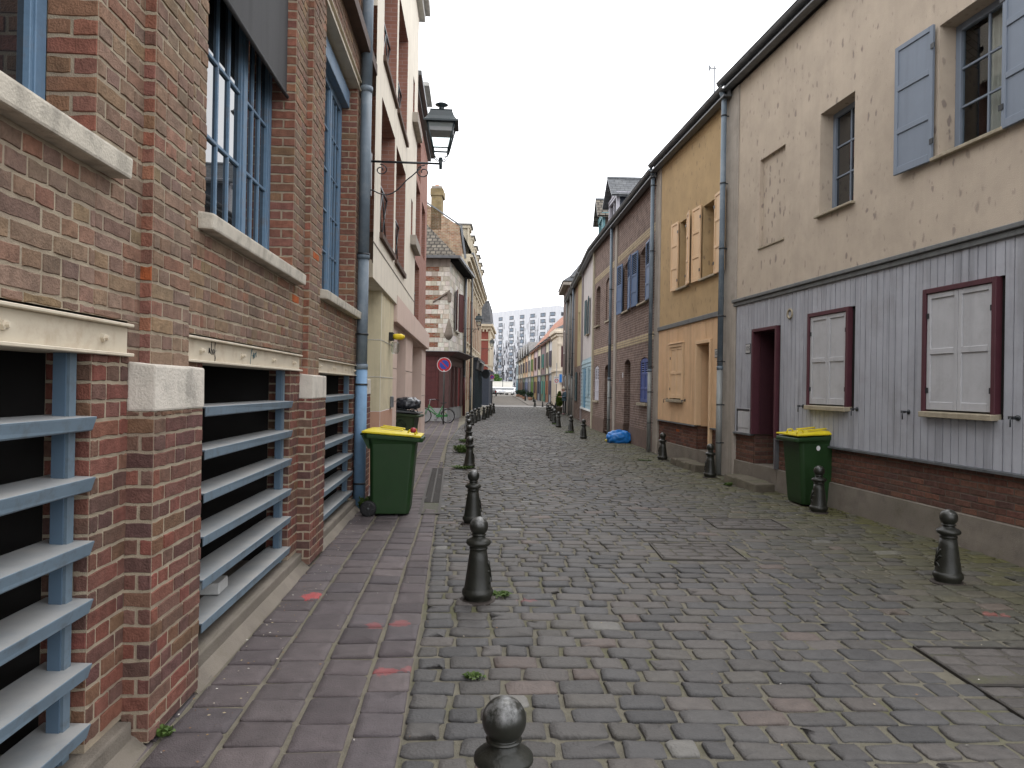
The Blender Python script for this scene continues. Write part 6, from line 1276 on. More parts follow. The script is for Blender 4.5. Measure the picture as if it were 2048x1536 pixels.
# ================================================================== bollards
M_bol = mat('bollard_paint', (.014, .0145, .011), .40, .35, 12, bump=.2, bscale=70, spec=.38, stain=(.03, .027, .02), stain_amt=.5, stain_scale=8)
M_rust = mat('rusty_base_plate', (.035, .028, .024), .8, .3, 12)
M_ball_glint = mat('ball_paint_sky_glint', (.014, .0145, .011), .36, .3, 12, spec=.5, stain=(.30, .30, .30), stain_amt=.8, stain_scale=7)  # pale top of the ball is a sky reflection painted into the colour
def sky_glint_on_top(m):  # keeps the painted sky highlight to the crown of the ball
    t = m.node_tree; N = t.nodes; b = N['Principled BSDF']; src = b.inputs['Base Color'].links[0].from_node
    tc = N.new('ShaderNodeTexCoord'); sp = N.new('ShaderNodeSeparateXYZ'); lk(t, tc.outputs['Object'], sp.inputs[0])
    r = N.new('ShaderNodeMapRange'); r.inputs[1].default_value = .615; r.inputs[2].default_value = .655; lk(t, sp.outputs[2], r.inputs[0])
    st = [n for n in N if n.type == 'MAP_RANGE' and abs(n.inputs[4].default_value - .8) < 1e-4][0]
    mm = N.new('ShaderNodeMath'); mm.operation = 'MULTIPLY'; lk(t, r.outputs[0], mm.inputs[0]); lk(t, st.outputs[0], mm.inputs[1])
    x = src; t.links.remove(x.inputs[0].links[0]); lk(t, mm.outputs[0], x.inputs[0])
sky_glint_on_top(M_ball_glint)
def make_bollard():
    t = empty('bollard', (0, 0, 0)); 
    m = MB(); m.lathe([(.112, .012), (.114, .035), (.128, .05), (.131, .075), (.124, .095), (.116, .10), (.112, .11), (.098, .22), (.082, .34), (.070, .425), (.0, .425)], M_bol, n=32, cap=False); m.build('shaft', t)
    m = MB(); m.lathe([(.068, .423), (.076, .428), (.078, .438), (.070, .446), (.066, .450), (.094, .462), (.105, .478), (.103, .492), (.085, .508), (.060, .520), (.050, .532), (.050, .541), (.0, .541)], M_bol, n=32, cap=False); m.build('collar', t)
    m = MB(); pr = [(.050, .540), (.062, .543), (.064, .549), (.054, .553)]; c, r = .615, .078
    pr += [(r * math.cos(a), c + r * math.sin(a)) for a in [(-50 + 140 * i / 14) * math.pi / 180 for i in range(15)]]; pr[-1] = (.001, c + r); m.lathe(pr, M_ball_glint, n=32, cap=False); m.build('ball', t)
    m = MB(); n = 16; m.lathe([(.15, -.03), (.15, .006), (.145, .010), (.112, .014)], M_rust, n=32); m.build('base_plate', t)
    # cast relief of a small winged plant on the street side
    m = MB(); rr = lambda z: .098 + (.082 - .098) * (z - .22) / .12
    def rel(pts, w):
        path = []
        for a, z in pts: r0 = rr(z) + .003; path.append((r0 * math.cos(a), r0 * math.sin(a), z))
        m.tube(path, [w * (.5 + .5 * math.sin(math.pi * (i + .5) / len(path))) for i in range(len(path))], M_bol, 6)
    for s in (-1, 1):
        rel([(s * .08, .20), (s * .3, .235), (s * .55, .255), (s * .7, .25)], .009); rel([(s * .08, .225), (s * .25, .275), (s * .42, .305), (s * .5, .32)], .009); rel([(s * .05, .19), (s * .3, .185), (s * .5, .165), (s * .55, .15)], .008)
    rel([(0, .15), (.0, .2), (0, .26), (.03, .33)], .012); rel([(-.1, .24), (.0, .25), (.1, .24)], .014); m.build('emblem', t); return t
B0 = make_bollard(); B0.scale = (.92, .92, .92); B0['category'] = 'bollard'; B0['group'] = 'cast iron bollards along the street'
ORD = ['first', 'second', 'third', 'fourth', 'fifth', 'sixth', 'seventh', 'eighth', 'ninth', 'tenth', 'eleventh', 'twelfth', 'thirteenth', 'fourteenth', 'fifteenth', 'sixteenth']
BL = [(1003, 2.34), (955, 5.445), (945, 8.46), (938.6, 14.1), (938, 18.2), (937, 21.3), (935.5, 25.1), (934.5, 27.3), (943.5, 29.3), (949.5, 31.5), (957, 33.2), (967.8, 34.7), (975, 36.7), (981, 39.7), (980.5, 41.2), (987, 42.7)]
BR = [(1895, 6.19), (1637, 9.66), (1420, 13.3), (1325, 16.44), (1167, 22.73), (1142, 25.9), (1117, 29.1), (1108.6, 32), (1104, 34.3), (1099.5, 37.3), (1096, 40.6), (1114.5, 46)]
def bx(px, Y): return (px - 1024) / FPX * Y
first = True
rb_ = random.Random(3)
for i, (px, Y) in enumerate(BL):
    x = bx(px, Y) + .0175 * (EYE) * (1 if Y < 60 else 0) * 0
    # roll of the camera shifts the foot of a vertical a little
    x = (px - 1024) / FPX * Y + math.tan(ROLL) * EYE
    lab = 'dark green bollard, %s nearest of the row along the left pavement' % ORD[i] if i else 'dark green bollard nearest of all, cut off by the bottom edge of the photo'
    b = B0 if first else copy_tree(B0); first = False
    b.location = (x, Y if i else 2.29, 0); b.rotation_euler = (rb_.uniform(-.012, .012), rb_.uniform(-.012, .012), .25 + rb_.uniform(-.1, .1)); b['label'] = lab
for i, (px, Y) in enumerate(BR):
    x = (px - 1024) / FPX * Y + math.tan(ROLL) * EYE
    b = copy_tree(B0, (x, Y, 0), math.pi - .25); b.rotation_euler[0] = rb_.uniform(-.012, .012); b['label'] = ('dark green bollard, %s nearest of the row along the right houses' % ORD[i]) if i < 11 else 'dark green bollard beside the standing person and the potted cypress'
for px, Y, s, lab in ((1070.5, 58.8, 1, 'bollard on the far corner across the side street, nearest of its group'), (1051, 80, 1, 'lone bollard beside the far pavement in front of the dark planters'), (1068, 74, 1, 'bollard on the far pavement close to the mauve house with the green door'), (1086, 58.8, .72, 'short brownish bollard on the far corner across the side street')):
    b = copy_tree(B0, ((px - 1024) / FPX * Y, Y, 0), 0, lab); b.scale = (s * .92,) * 3

# ================================================================== wheeled bins
M_sw = mat('sign_white', (.62, .62, .62), .4, .04, 6)
M_bing = mat('green_bin_plastic', (.010, .036, .008), .48, .12, 5, bump=.15, bscale=180, spec=.4, stain=(.02, .036, .016), stain_amt=.4, stain_scale=3)
M_bing2 = mat('dark_green_bin_plastic', (.02, .036, .012), .5, .12, 5, bump=.15, bscale=180, spec=.4, stain=(.028, .045, .02), stain_amt=.3, stain_scale=3)
M_yl = mat('yellow_bin_lid', (.56, .45, .012), .45, .08, 4, spec=.4, stain=(.35, .26, .03), stain_amt=.35, stain_scale=5); M_bl = mat('black_bin_lid', (.035, .038, .040), .5, .15, 5, spec=.45)
def bin_(loc, rz, label, gm, lm, open_lid=0.0, wid=.56, dep=1.0, graffiti=False, sticker=False):
    """x runs from the wheel side (0) to the front; y across"""
    t = empty('wheeled_bin', loc, rz, label, 'bin', 'wheeled rubbish bins'); D = dep
    def ring(x0, x1, w, z, c=.04): return [(x0 + c, -w, z), (x1 - c, -w, z), (x1, -w + c, z), (x1, w - c, z), (x1 - c, w, z), (x0 + c, w, z), (x0, w - c, z), (x0, -w + c, z)]
    h = wid / 2
    m = MB(); m.loft([ring(.06, .53 * D, h - .055, .03), ring(.03, .545 * D, h - .05, .10), ring(.02, .60 * D, h - .025, .80), ring(.015, .61 * D, h - .022, .90), ring(.0, .66 * D, h, .96), ring(.0, .68 * D, h, .975)], gm, False)
    m.build('body', t, bevel=.012, seg=2)
    m = MB(); m.loft([ring(-.05, .70 * D, h + .012, .972), ring(-.05, .705 * D, h + .015, 1.0), ring(-.05, .70 * D, h + .015, 1.03)], gm, False); m.v = [(x_, y_, z_ - .07 * max(0, x_)) for x_, y_, z_ in m.v]; m.build('rim', t, bevel=.006)
    lid = MB(); L0 = -.075
    def T(p): return p
    prof = [(L0, 1.04, 1.062), (0, 1.034, 1.085), (.10, 1.034, 1.095), (.35 * D, 1.034, 1.088), (.52 * D, 1.034, 1.072), (.56 * D, 1.033, 1.056), (.68 * D, 1.032, 1.048)]
    def tl(x, z): ca, sa = math.cos(open_lid), math.sin(open_lid); dx_, dz_ = x - L0, z - 1.04; return (L0 + dx_ * ca - dz_ * sa, 1.04 + dx_ * sa + dz_ * ca)
    rings = []
    for x, zl, zt in prof:
        r = []
        for yy, zz in ((-h - .02, zl), (-h - .02, zl + .025), (-h + .05, zt - .004), (0, zt), (h - .05, zt - .004), (h + .02, zl + .025), (h + .02, zl)):
            X, Z = tl(x, zz); r.append((X, yy, Z))
        rings.append(r)
    lid.loft(rings, lm, False)
    for yy in (-h * .55, h * .55):
        pts = [tl(.14, 1.108), tl(.14, 1.128), tl(.44 * D, 1.11), tl(.44 * D, 1.09)]; lid.loft([[(p[0], yy + s, p[1]) for p in pts] for s in (-.02, .02)], lm)
    for i_, (x_, y_, z_) in enumerate(lid.v): lid.v[i_] = (x_, y_, z_ - .07 * max(0, x_))
    lo = lid.build('lid', t, bevel=.008, seg=2)
    for yy in (-h * .5, h * .5):
        g = MB(); pts = [(.50 * D, 1.07), (.52 * D, 1.105), (.58 * D, 1.105), (.60 * D, 1.05)]; pts = [tl(*p) for p in pts]; g.tube([(p[0], yy, p[1] - .07 * p[0]) for p in pts], .011, lm, 8); g.build('grip', lo)
    m = MB(); m.tube([(-.04, -h + .05, 1.01), (-.085, -h + .05, 1.02), (-.085, h - .05, 1.02), (-.04, h - .05, 1.01)], .016, gm, 8); m.hexa([(.0, -h + .04, .84), (.02, -h + .04, .84), (.02, h - .04, .84), (0, h - .04, .84), (-.085, -h + .04, 1.0), (.0, -h + .04, 1.0), (.0, h - .04, 1.0), (-.085, h - .04, 1.0)], gm); m.build('handle', t)
    for s in (-1, 1):
        m = MB(); o = s * (h - .015); e = s * .026; m.lathe([(.06, o - e), (.090, o - e), (.1, o - e * .6), (.1, o + e * .6), (.09, o + e), (.07, o + e * 1.05)], M_black, c=(.02, 0, .1), n=24, axis=1); w = m.build('wheel', t)
        m = MB(); m.lathe([(.07, o + e * .7), (.055, o + e * .55), (.02, o + e * .55), (.018, o + e * 1.1), (0, o + e * 1.1)], M_bl, c=(.02, 0, .1), n=20, axis=1, cap=False)
        for k in range(5): a = k * 2 * math.pi / 5; m.tube([(.02 + .015 * math.cos(a), o + e * .8, .1 + .015 * math.sin(a)), (.02 + .07 * math.cos(a), o + e * .9, .1 + .07 * math.sin(a))], .006, M_bl, 6)
        m.build('hub', w)
    m = MB(); m.tube([(.02, -h, .1), (.02, h, .1)], .012, M_iron, 8); m.build('axle', t)
    if sticker:
        m = MB(); n = 14; m.loft([[(.34 + .03 * math.cos(2 * math.pi * k / n), h - .02 + o_, .84 + .035 * math.sin(2 * math.pi * k / n)) for k in range(n)] for o_ in (0, .004)], M_sw); m.build('sticker', t)
    if graffiti:
        gk = mat('black_spray', (.008, .008, .008), .6); g = MB()
        def sc(pts, k=.05): g.tube([(.10 + p[0] * k, -h + .012 - .0 + (p[1] * 0), .70 + p[1] * k) for p in pts], .005, gk, 5)
        sc([(0, 3.2), (.8, 2.2), (1.2, 1.0)]); sc([(2.4, 2.5), (4, 2.9), (4.5, 2.3), (3, 1.7), (2.5, 1.9), (4.5, 2.0), (5.4, 3.2), (4.6, 3.3)]); sc([(5.6, 2.6), (6.4, 3.0), (7.6, 2.0), (8.2, .9), (7.8, .2), (6.4, 1.4), (5.7, 2.3)]); sc([(6.2, 3.3), (5.2, 3.6), (4.9, 3.0)])
        g.build('graffiti', t)
    return t
bin_((-1.78, 9.0, 0), math.radians(3), 'green wheeled bin with a yellow lid standing beside the blue downpipe on the left', M_bing, M_yl, .0, wid=.50, dep=.96)
bin_((-2.80, 15.95, 0), math.radians(-3), 'dark green scribbled wheeled bin with a black lid propped up by a rubbish bag', M_bing2, M_bl, .03, wid=.66, dep=1.12, graffiti=True)
bin_((4.66, 10.38, 0), math.radians(180 + 8), 'green wheeled bin with a yellow lid against the grey boarding on the right', M_bing, M_yl, .03, sticker=True)
def bag(name, loc, rz, rx, ry, rzz, mt, label, seed, folds=.18, tie=None):
    rnd = random.Random(seed); bm = bmesh.new(); bmesh.ops.create_icosphere(bm, subdivisions=5, radius=1); dirs = [(Vector((rnd.gauss(0, 1), rnd.gauss(0, 1), rnd.gauss(0, 1))).normalized(), rnd.uniform(3, 9), rnd.uniform(0, 6)) for _ in range(14)]
    for v in bm.verts:
        n = v.co.normalized(); d = 1
        for q, f, ph in dirs: d += folds / 7 * (abs(math.sin(n.dot(q) * f + ph)) - .5)
        p = n * d; p = Vector((math.copysign(abs(p.x) ** .8, p.x) * rx, math.copysign(abs(p.y) ** .8, p.y) * ry, p.z * rzz)); p.z = max(p.z, -rzz * .72); v.co = p + Vector((0, 0, rzz * .72))
    me = bpy.data.meshes.new(name); bm.to_mesh(me); bm.free(); me.materials.append(mt); me.polygons.foreach_set('use_smooth', [True] * len(me.polygons))
    t = empty(name, loc, rz, label, 'rubbish bag'); o = bpy.data.objects.new('bag_body', me); COL.objects.link(o); o.parent = t
    if tie:
        m = MB(); m.tube([(-rx * .95, 0, rzz * .5), (-rx * 1.06, .01, rzz * .35), (-rx * 1.12, .02, .05)], [.02, .035, .05], tie, 7); m.build('tie', t)
    return t
M_bagb = mat('blue_bag_film', (.012, .15, .46), .32, .2, 6, bump=.5, bscale=18, spec=.5); M_bagk = mat('black_bag_film', (.022, .024, .030), .28, .2, 6, bump=.5, bscale=20, spec=.55)
bag('rubbish_bag', R3.world(3.1, .33, .0), 0, .36, .26, .215, M_bagb, 'bright blue full rubbish bag lying against the brown brick wall', 5, .3, mat('yellow_tie', (.5, .42, .08), .6))
bag('rubbish_bag', (-2.33, 15.95, 1.10), .3, .27, .24, .15, M_bagk, 'black shiny rubbish bag lying on the dark bin lid', 9, .26)
rb2 = MB(); rb2.lathe([(.001, 0), (.022, .003), (.031, .02), (.031, .035), (.022, .05), (.001, .055)], mat('red_plastic', (.30, .03, .035), .4, .1, 8), n=14); q = rb2.build('bottle_cap'); q.location = (-1.20, 8.70, 1.05); q.scale = (1.2, 1.2, 1.2); tag(q, 'small red round cap lying on the yellow bin lid', 'cap')

# ================================================================== wall lanterns
M_lamp = mat('dark_teal_lamp_paint', (.018, .030, .034), .4, .15, 8, spec=.5); M_frost = mat('lamp_reflector', (.30, .31, .31), .5, .1, 5)
def make_lamp(arm=.9):
    """x points out from the wall, z=0 at the arm"""
    t = empty('wall_lamp'); m = MB()
    m.tube([(0, 0, 0), (arm, 0, 0)], .017, M_iron, 8); m.box(-.02, .0, -.05, .05, -.5, .12, M_iron)
    m.tube([(0, 0, -.42)] + [(.02 + .62 * k / 10, 0, -.42 - .09 * math.sin(math.pi * min(1, k / 7)) + .36 * (k / 10) ** 2.2) for k in range(11)], .009, M_iron, 6)
    def scroll(cx, cz, r0, s): return [(cx + s * (r0 * (1 - k / 22)) * math.cos(k * .5 + 1.4), 0, cz + (r0 * (1 - k / 22)) * math.sin(k * .5 + 1.4)) for k in range(18)]
    m.tube(scroll(.67, -.13, .10, 1), .008, M_iron, 6); m.tube(scroll(.12, -.12, .085, -1), .008, M_iron, 6); m.build('bracket', t)
    c = arm - .01; m = MB(); m.tube([(c, 0, -.08), (c, 0, .09)], [.02, .026], M_lamp, 8)
    for a in (0, 1, 2, 3):
        dx_, dy_ = ((1, 1), (1, -1), (-1, 1), (-1, -1))[a]; m.tube([(c, 0, .04), (c + dx_ * .05, dy_ * .05, .05), (c + dx_ * .085, dy_ * .085, .10), (c + dx_ * .085, dy_ * .085, .17)], .007, M_lamp, 6)
    m.build('yoke', t)
    hd = MB(); b0, b1, zt, zb = .095, .175, .56, .21
    for dx_, dy_ in ((1, 1), (1, -1), (-1, 1), (-1, -1)): hd.tube([(c + dx_ * b0, dy_ * b0, zb - .04), (c + dx_ * b1, dy_ * b1, zt)], .012, M_lamp, 6)
    for b_, z in ((b0, zb), (b0 * .93, zb - .07), (b1, zt)):
        for p, q in (((-1, -1), (1, -1)), ((1, -1), (1, 1)), ((1, 1), (-1, 1)), ((-1, 1), (-1, -1))): hd.tube([(c + p[0] * b_, p[1] * b_, z), (c + q[0] * b_, q[1] * b_, z)], .010 if z > .2 else .006, M_lamp, 6)
    sq = lambda b_, z: [(c - b_, -b_, z), (c + b_, -b_, z), (c + b_, b_, z), (c - b_, b_, z)]
    hd.loft([sq(.225, zt - .0), sq(.225, zt + .025), sq(.20, zt + .04), sq(.17, zt + .09), sq(.15, zt + .15), sq(.135, zt + .19), sq(.145, zt + .195), sq(.10, zt + .21), sq(.05, zt + .225)], M_lamp)
    hd.lathe([(.05, zt + .22), (.035, zt + .25), (.035, zt + .275), (.085, zt + .30), (.085, zt + .31), (.05, zt + .33), (.001, zt + .335)], M_lamp, c=(c, 0, 0), n=16)
    h = hd.build('lantern', t)
    m = MB(); m.loft([sq(.165, .55), sq(.155, .44)], M_frost); m.build('reflector', h)
    m = MB(); cc = [(-1, -1), (1, -1), (1, 1), (-1, 1)]
    for (p, q) in zip(cc, cc[1:] + cc[:1]): m.face([(c + p[0] * b0, p[1] * b0, zb), (c + q[0] * b0, q[1] * b0, zb), (c + q[0] * b1, q[1] * b1, zt), (c + p[0] * b1, p[1] * b1, zt)], M_clear)
    m.build('glass', h, recalc=False); return t
lm0 = make_lamp(); lm0['category'] = 'street lamp'; lm0['group'] = 'lantern lamps on wall brackets'
LAMPS = [((-2.0, 9.84, 4.73), 'dark teal lantern on a scrolled bracket beside the tall downpipe, nearest of all', .06), ((-2.66, 37.6, 4.65), 'dark lantern on a bracket at the near end of the beige brick terrace', 0), ((-2.50, 56.6, 4.62), 'dark lantern on a bracket before the red mansard house', 0), ((-2.85, 97, 4.7), 'small dark lantern in the distance just right of the red mansard house', 0), ((-3.72, 130, 4.7), 'tiny far lantern below the nearest distant one', 0), ((-4.6, 160, 4.7), 'tiniest lantern at the far end of the lamp row', 0)]
for i, (loc, lab, rz) in enumerate(LAMPS):
    l = lm0 if i == 0 else copy_tree(lm0); l.location = loc; l.rotation_euler = (0, 0, rz); l['label'] = lab
    l.scale = (1.07, .94, .95) if i == 0 else (.95, .92, .92)
l = copy_tree(lm0, (-.0, 0, 0), 0) if False else None

# ================================================================== traffic signs
M_sr = mat('sign_red', (.42, .025, .03), .4, .05, 6); M_sb = mat('sign_blue_enamel', (.025, .07, .36), .4, .05, 6); M_sw = mat('sign_white', (.62, .62, .62), .4, .04, 6)
def disc(m, r0, r1, y, mt, c=(0, 0), n=40):
    for k in range(n):
        a, b = 2 * math.pi * k / n, 2 * math.pi * (k + 1) / n; P = lambda q, r: (c[0] + r * math.cos(q), y, c[1] + r * math.sin(q))
        if r0 > 0: m.face([P(a, r0), P(b, r0), P(b, r1), P(a, r1)], mt)
        else: m.face([(c[0], y, c[1]), P(a, r1), P(b, r1)], mt)
def parking_sign(loc, rz, r, zc, label, plate=False):
    t = empty('no_parking_sign', loc, rz, label, 'road sign'); m = MB(); m.tube([(0, .03, -.1), (0, .03, zc + r * .9)], .03, mat('sign_post_grey', (.045, .05, .045), .6, .15, 5), 10); m.build('post', t)
    m = MB(); m.lathe([(0, 0), (r, 0), (r, -.012), (0, -.012)], M_zinc, c=(0, 0, zc), n=40, axis=1, smooth=False); f = m.build('disc', t)
    m = MB(); disc(m, r * .93, r, -.0125, M_sw, (0, zc)); disc(m, r * .64, r * .93, -.0125, M_sr, (0, zc)); disc(m, 0, r * .64, -.0125, M_sb, (0, zc))
    s = r * .09; c_ = math.cos(math.radians(-45)); L = r * .68; p = [(-L, -s), (L, -s), (L, s), (-L, s)]; m.face([(x * c_ - y * -c_ * -1 * -1 if False else x * c_ + y * c_, -.0145, zc - x * c_ + y * c_) for x, y in p], M_sr)
    m.build('face', t, recalc=False); m = MB(); m.box(-.04, .04, -.016, -.0125, zc - r * .93, zc - r * .80, M_sw); m.build('sticker', t)
    if plate: m = MB(); m.box(-r * .85, r * .85, -.012, 0, zc - r * 1.55, zc - r * 1.12, M_sw); m.box(-r * .6, r * .6, -.014, -.012, zc - r * 1.36, zc - r * 1.3, M_iron); m.build('plate', t)
    return t
parking_sign((-2.84, 29.6, 0), 0, .30, 2.50, 'round red and blue no parking sign on a post above the green bicycle')
parking_sign((-1.80, 64.0, 0), 0, .21, 2.46, 'small red and blue no parking sign with a white plate by the mansard house', True)
zs = empty('zone_sign', ((1113 - 1024) / FPX * 57.5, 57.5, 0), 0, 'white rectangular zone sign with red ring on a post by the corner house', 'road sign'); m = MB(); m.tube([(0, .03, 0), (0, .03, 3.6)], .03, M_zinc, 8); m.build('post', zs); m = MB(); m.box(-.21, .21, -.02, 0, 1.95, 2.52, M_sw); pl = m.build('panel', zs)
m = MB(); disc(m, .105, .16, -.022, M_sr, (0, 2.17)); m.build('red_ring', zs); text_mesh('30', .16, 'digits', zs, M_iron, (0, -.0215, 2.17)); text_mesh('ZONE', .12, 'lettering', zs, M_iron, (0, -.0215, 2.43))

# ================================================================== bicycles
def bicycle(loc, rz, col, label, r=.33):
    t = empty('bicycle', loc, rz, label, 'bicycle'); fm = mat('bike_paint_' + label.split()[0], col, .35, .08, 6, spec=.5)
    tyre = mat('tyre_black', (.015, .015, .016), .7); rimm = mat('rim_alloy', (.35, .35, .36), .35, .05, 6, metal=.7); W0, W1 = (-.52, r), (.55, r)   # front at -x
    for (x, z), nm in ((W0, 'front'), (W1, 'rear')):
        m = MB(); n = 40; m.tube([(x + r * .96 * math.cos(2 * math.pi * k / n), 0, z + r * .96 * math.sin(2 * math.pi * k / n)) for k in range(n + 1)], r * .075, tyre, 8); w = m.build('wheel', t)
        m = MB(); m.tube([(x + r * .87 * math.cos(2 * math.pi * k / n), 0, z + r * .87 * math.sin(2 * math.pi * k / n)) for k in range(n + 1)], r * .035, rimm, 6)
        for k in range(18): a = 2 * math.pi * k / 18; m.tube([(x + .02 * math.cos(a + 1.2), .02 * (-1) ** k, z + .02 * math.sin(a + 1.2)), (x + r * .86 * math.cos(a), 0, z + r * .86 * math.sin(a))], .0018, rimm, 4)
        m.tube([(x, -.05, z), (x, .05, z)], .02, rimm, 8); m.build('rim', w)
    m = MB(); hd0, hd1 = (-.36, .60), (-.31, .80); bb = (.08, .28); st = (.30, .72); ax = (.55, r); q = lambda p, y=0: (p[0], y, p[1])
    m.tube([q(hd0), q(hd1)], .026, fm, 8); m.tube([q((-.35, .72)), (-.22, 0, .66), (-.02, 0, .42), (.12, 0, .36), (.19, 0, .40)], .023, fm, 8); m.tube([q(hd0), (-.2, 0, .48), q(bb)], .026, fm, 8); m.tube([q(bb), q(st)], .022, fm, 8)
    for s in (-.06, .06): m.tube([q(bb, s * .5), q(ax, s)], .011, fm, 6); m.tube([q((.27, .62), s * .4), q(ax, s)], .010, fm, 6); m.tube([q(hd0, s * .6), (-.43, s, .52), q(W0, s)], .013, fm, 6)
    m.build('frame', t)
    m = MB(); m.tube([q((-.31, .78)), q((-.28, .93))], .013, rimm, 8); m.tube([(-.02, -.30, .98), (-.16, -.27, 1.02), (-.28, -.14, 1.01), (-.30, 0, .93), (-.28, .14, 1.01), (-.16, .27, 1.02), (-.02, .30, .98)], .011, rimm, 8)
    for s in (-1, 1): m.tube([(-.12, s * .285, 1.01), (.03, s * .305, .975)], .017, tyre, 8)
    m.build('handlebar', t)
    m = MB(); m.loft([[(x, y * k, z) for x, y, z in ((.20, -.02, .845), (.20, .02, .845), (.20, .015, .88), (.20, -.015, .88))] for k in (1,)] + [[(.36, -.06, .85), (.36, .06, .85), (.36, .05, .885), (.36, -.05, .885)], [(.46, -.10, .86), (.46, .10, .86), (.46, .08, .905), (.46, -.08, .905)]], tyre); m.tube([q(st), (.33, 0, .85)], .013, rimm, 8); m.build('saddle', t, bevel=.012)
    for (x, z), (a0, a1), nm in ((W1, (10, 165), 0), (W0, (35, 150), 1)):
        m = MB(); rr = r * 1.09; A = [math.radians(a0 + (a1 - a0) * k / 14) for k in range(15)]
        for a, b in zip(A, A[1:]): m.face([(x + rr * math.cos(a), -.03, z + rr * math.sin(a)), (x + rr * math.cos(b), -.03, z + rr * math.sin(b)), (x + rr * math.cos(b), .03, z + rr * math.sin(b)), (x + rr * math.cos(a), .03, z + rr * math.sin(a))], tyre if not nm else fm)
        m.build('mudguard', t, recalc=False)
    m = MB(); m.lathe([(.09, -.05), (.09, -.045), (.0, -.045)], rimm, c=(bb[0], 0, bb[1]), n=20, axis=1); m.hexa([(.02, -.06, .235), (.56, -.06, r - .03), (.56, -.04, r - .03), (.02, -.04, .235), (.02, -.06, .36), (.56, -.06, r + .05), (.56, -.04, r + .05), (.02, -.04, .36)], fm); m.tube([q(bb, -.07), (.02, -.08, .13)], .009, rimm, 6); m.box(-.02, .07, -.14, -.08, .115, .14, tyre); m.tube([q(bb, .07), (.14, .08, .43)], .009, rimm, 6); m.box(.1, .19, .08, .14, .42, .445, tyre); m.build('crank', t)
    m = MB(); m.box(.38, .62, -.04, -.03, .40, .52, mat('yellow_tag', (.45, .25, .02), .5)) if False else m.box(.42, .45, -.05, -.04, .44, .48, mat('amber_reflector', (.5, .16, .01), .4)); m.build('reflector', t)
    return t
bicycle((-3.30, 31.0, 0), math.radians(-14), (.02, .15, .035), 'green step-through bicycle parked against the grey plinth under the no parking sign', .31)
bicycle((2.78, 47.2, 0), math.radians(52), (.03, .035, .04), 'dark bicycle standing beyond the right bollards near the potted cypress', .31)

# ================================================================== person, cypress, planters, weeds
def skin_mesh(name, verts, edges, radii, parent, matfn, sub=2):
    me = bpy.data.meshes.new(name); me.from_pydata(verts, edges, []); o = bpy.data.objects.new(name, me); COL.objects.link(o)
    s = o.modifiers.new('s', 'SKIN'); s.use_smooth_shade = True
    for v, r in zip(me.skin_vertices[0].data, radii): v.radius = (r, r) if not isinstance(r, tuple) else r
    me.skin_vertices[0].data[0].use_root = True
    u = o.modifiers.new('u', 'SUBSURF'); u.levels = sub; u.render_levels = sub; bpy.context.view_layer.update()
    n = bpy.data.meshes.new_from_object(o.evaluated_get(bpy.context.evaluated_depsgraph_get())); bpy.data.objects.remove(o); o = bpy.data.objects.new(name, n); COL.objects.link(o); o.parent = parent
    n.materials.clear(); ms = []
    for p in n.polygons:
        mt = matfn(p.center)
        if mt not in ms: ms.append(mt); n.materials.append(mt)
        p.material_index = ms.index(mt)
    return o
pe = empty('person', (3.13, 42.3, 0), math.radians(12), 'person with white hair in blue grey jacket looking down at their hands', 'person')
M_skin = mat('skin', (.42, .24, .17), .6, .08, 8); M_jk = mat('blue_grey_jacket', (.07, .115, .15), .85, .15, 8, bump=.2, bscale=60); M_tr = mat('black_trousers', (.014, .014, .018), .85, .2, 8); M_shoe = mat('pink_shoes', (.22, .12, .12), .7, .1, 8); M_hair = mat('white_blond_hair', (.52, .47, .38), .7, .2, 30); M_scarf = mat('white_pink_scarf', (.50, .43, .42), .85, .15, 12)
# standing, facing -x, head bowed; pelvis is the root
V = [(0, 0, .92), (0, 0, 1.08), (.02, 0, 1.25), (.0, 0, 1.36), (-.03, 0, 1.42), (-.07, 0, 1.50), (-.09, 0, 1.57),
     (0, -.10, .86), (-.02, -.11, .48), (.02, -.12, .09), (-.13, -.125, .045), (0, .10, .86), (.02, .11, .48), (.05, .12, .09), (-.10, .13, .045),
     (.0, -.19, 1.33), (.04, -.24, 1.08), (-.20, -.15, 1.06), (-.27, -.10, 1.10), (.0, .19, 1.33), (.04, .24, 1.08), (-.19, .15, 1.05), (-.26, .09, 1.09)]
E_ = [(0, 1), (1, 2), (2, 3), (3, 4), (4, 5), (5, 6), (0, 7), (7, 8), (8, 9), (9, 10), (0, 11), (11, 12), (12, 13), (13, 14), (2, 15), (15, 16), (16, 17), (17, 18), (2, 19), (19, 20), (20, 21), (21, 22)]
Rr = [(.16, .12), (.15, .12), (.165, .12), (.10, .08), .055, (.085, .095), (.065, .075), .095, .065, .045, .035, .095, .065, .045, .035, .07, .055, .04, .026, .07, .055, .04, .026]
def pm(c):
    if c.z < .1: return M_shoe
    if c.z < .93: return M_tr
    if c.z > 1.40: return M_skin
    if c.x < -.20: return M_skin
    return M_jk
body = skin_mesh('body', V, E_, Rr, pe, pm)
def fingers(side, base):
    for k in range(5):
        y = base[1] + side * (-.035 + .018 * k); L = (.05, .07, .075, .07, .055)[k]
        pts = [Vector(base) + Vector((0, (y - base[1]), .0)), Vector((base[0] - L * .6, y, base[2] + .01)), Vector((base[0] - L, y, base[2] - .012 - .01 * k))]
        m = MB(); m.tube([tuple(p) for p in pts], [.010, .009, .007], M_skin, 6); m.build('finger', body)
fingers(-1, (-.285, -.095, 1.105)); fingers(1, (-.275, .085, 1.095))
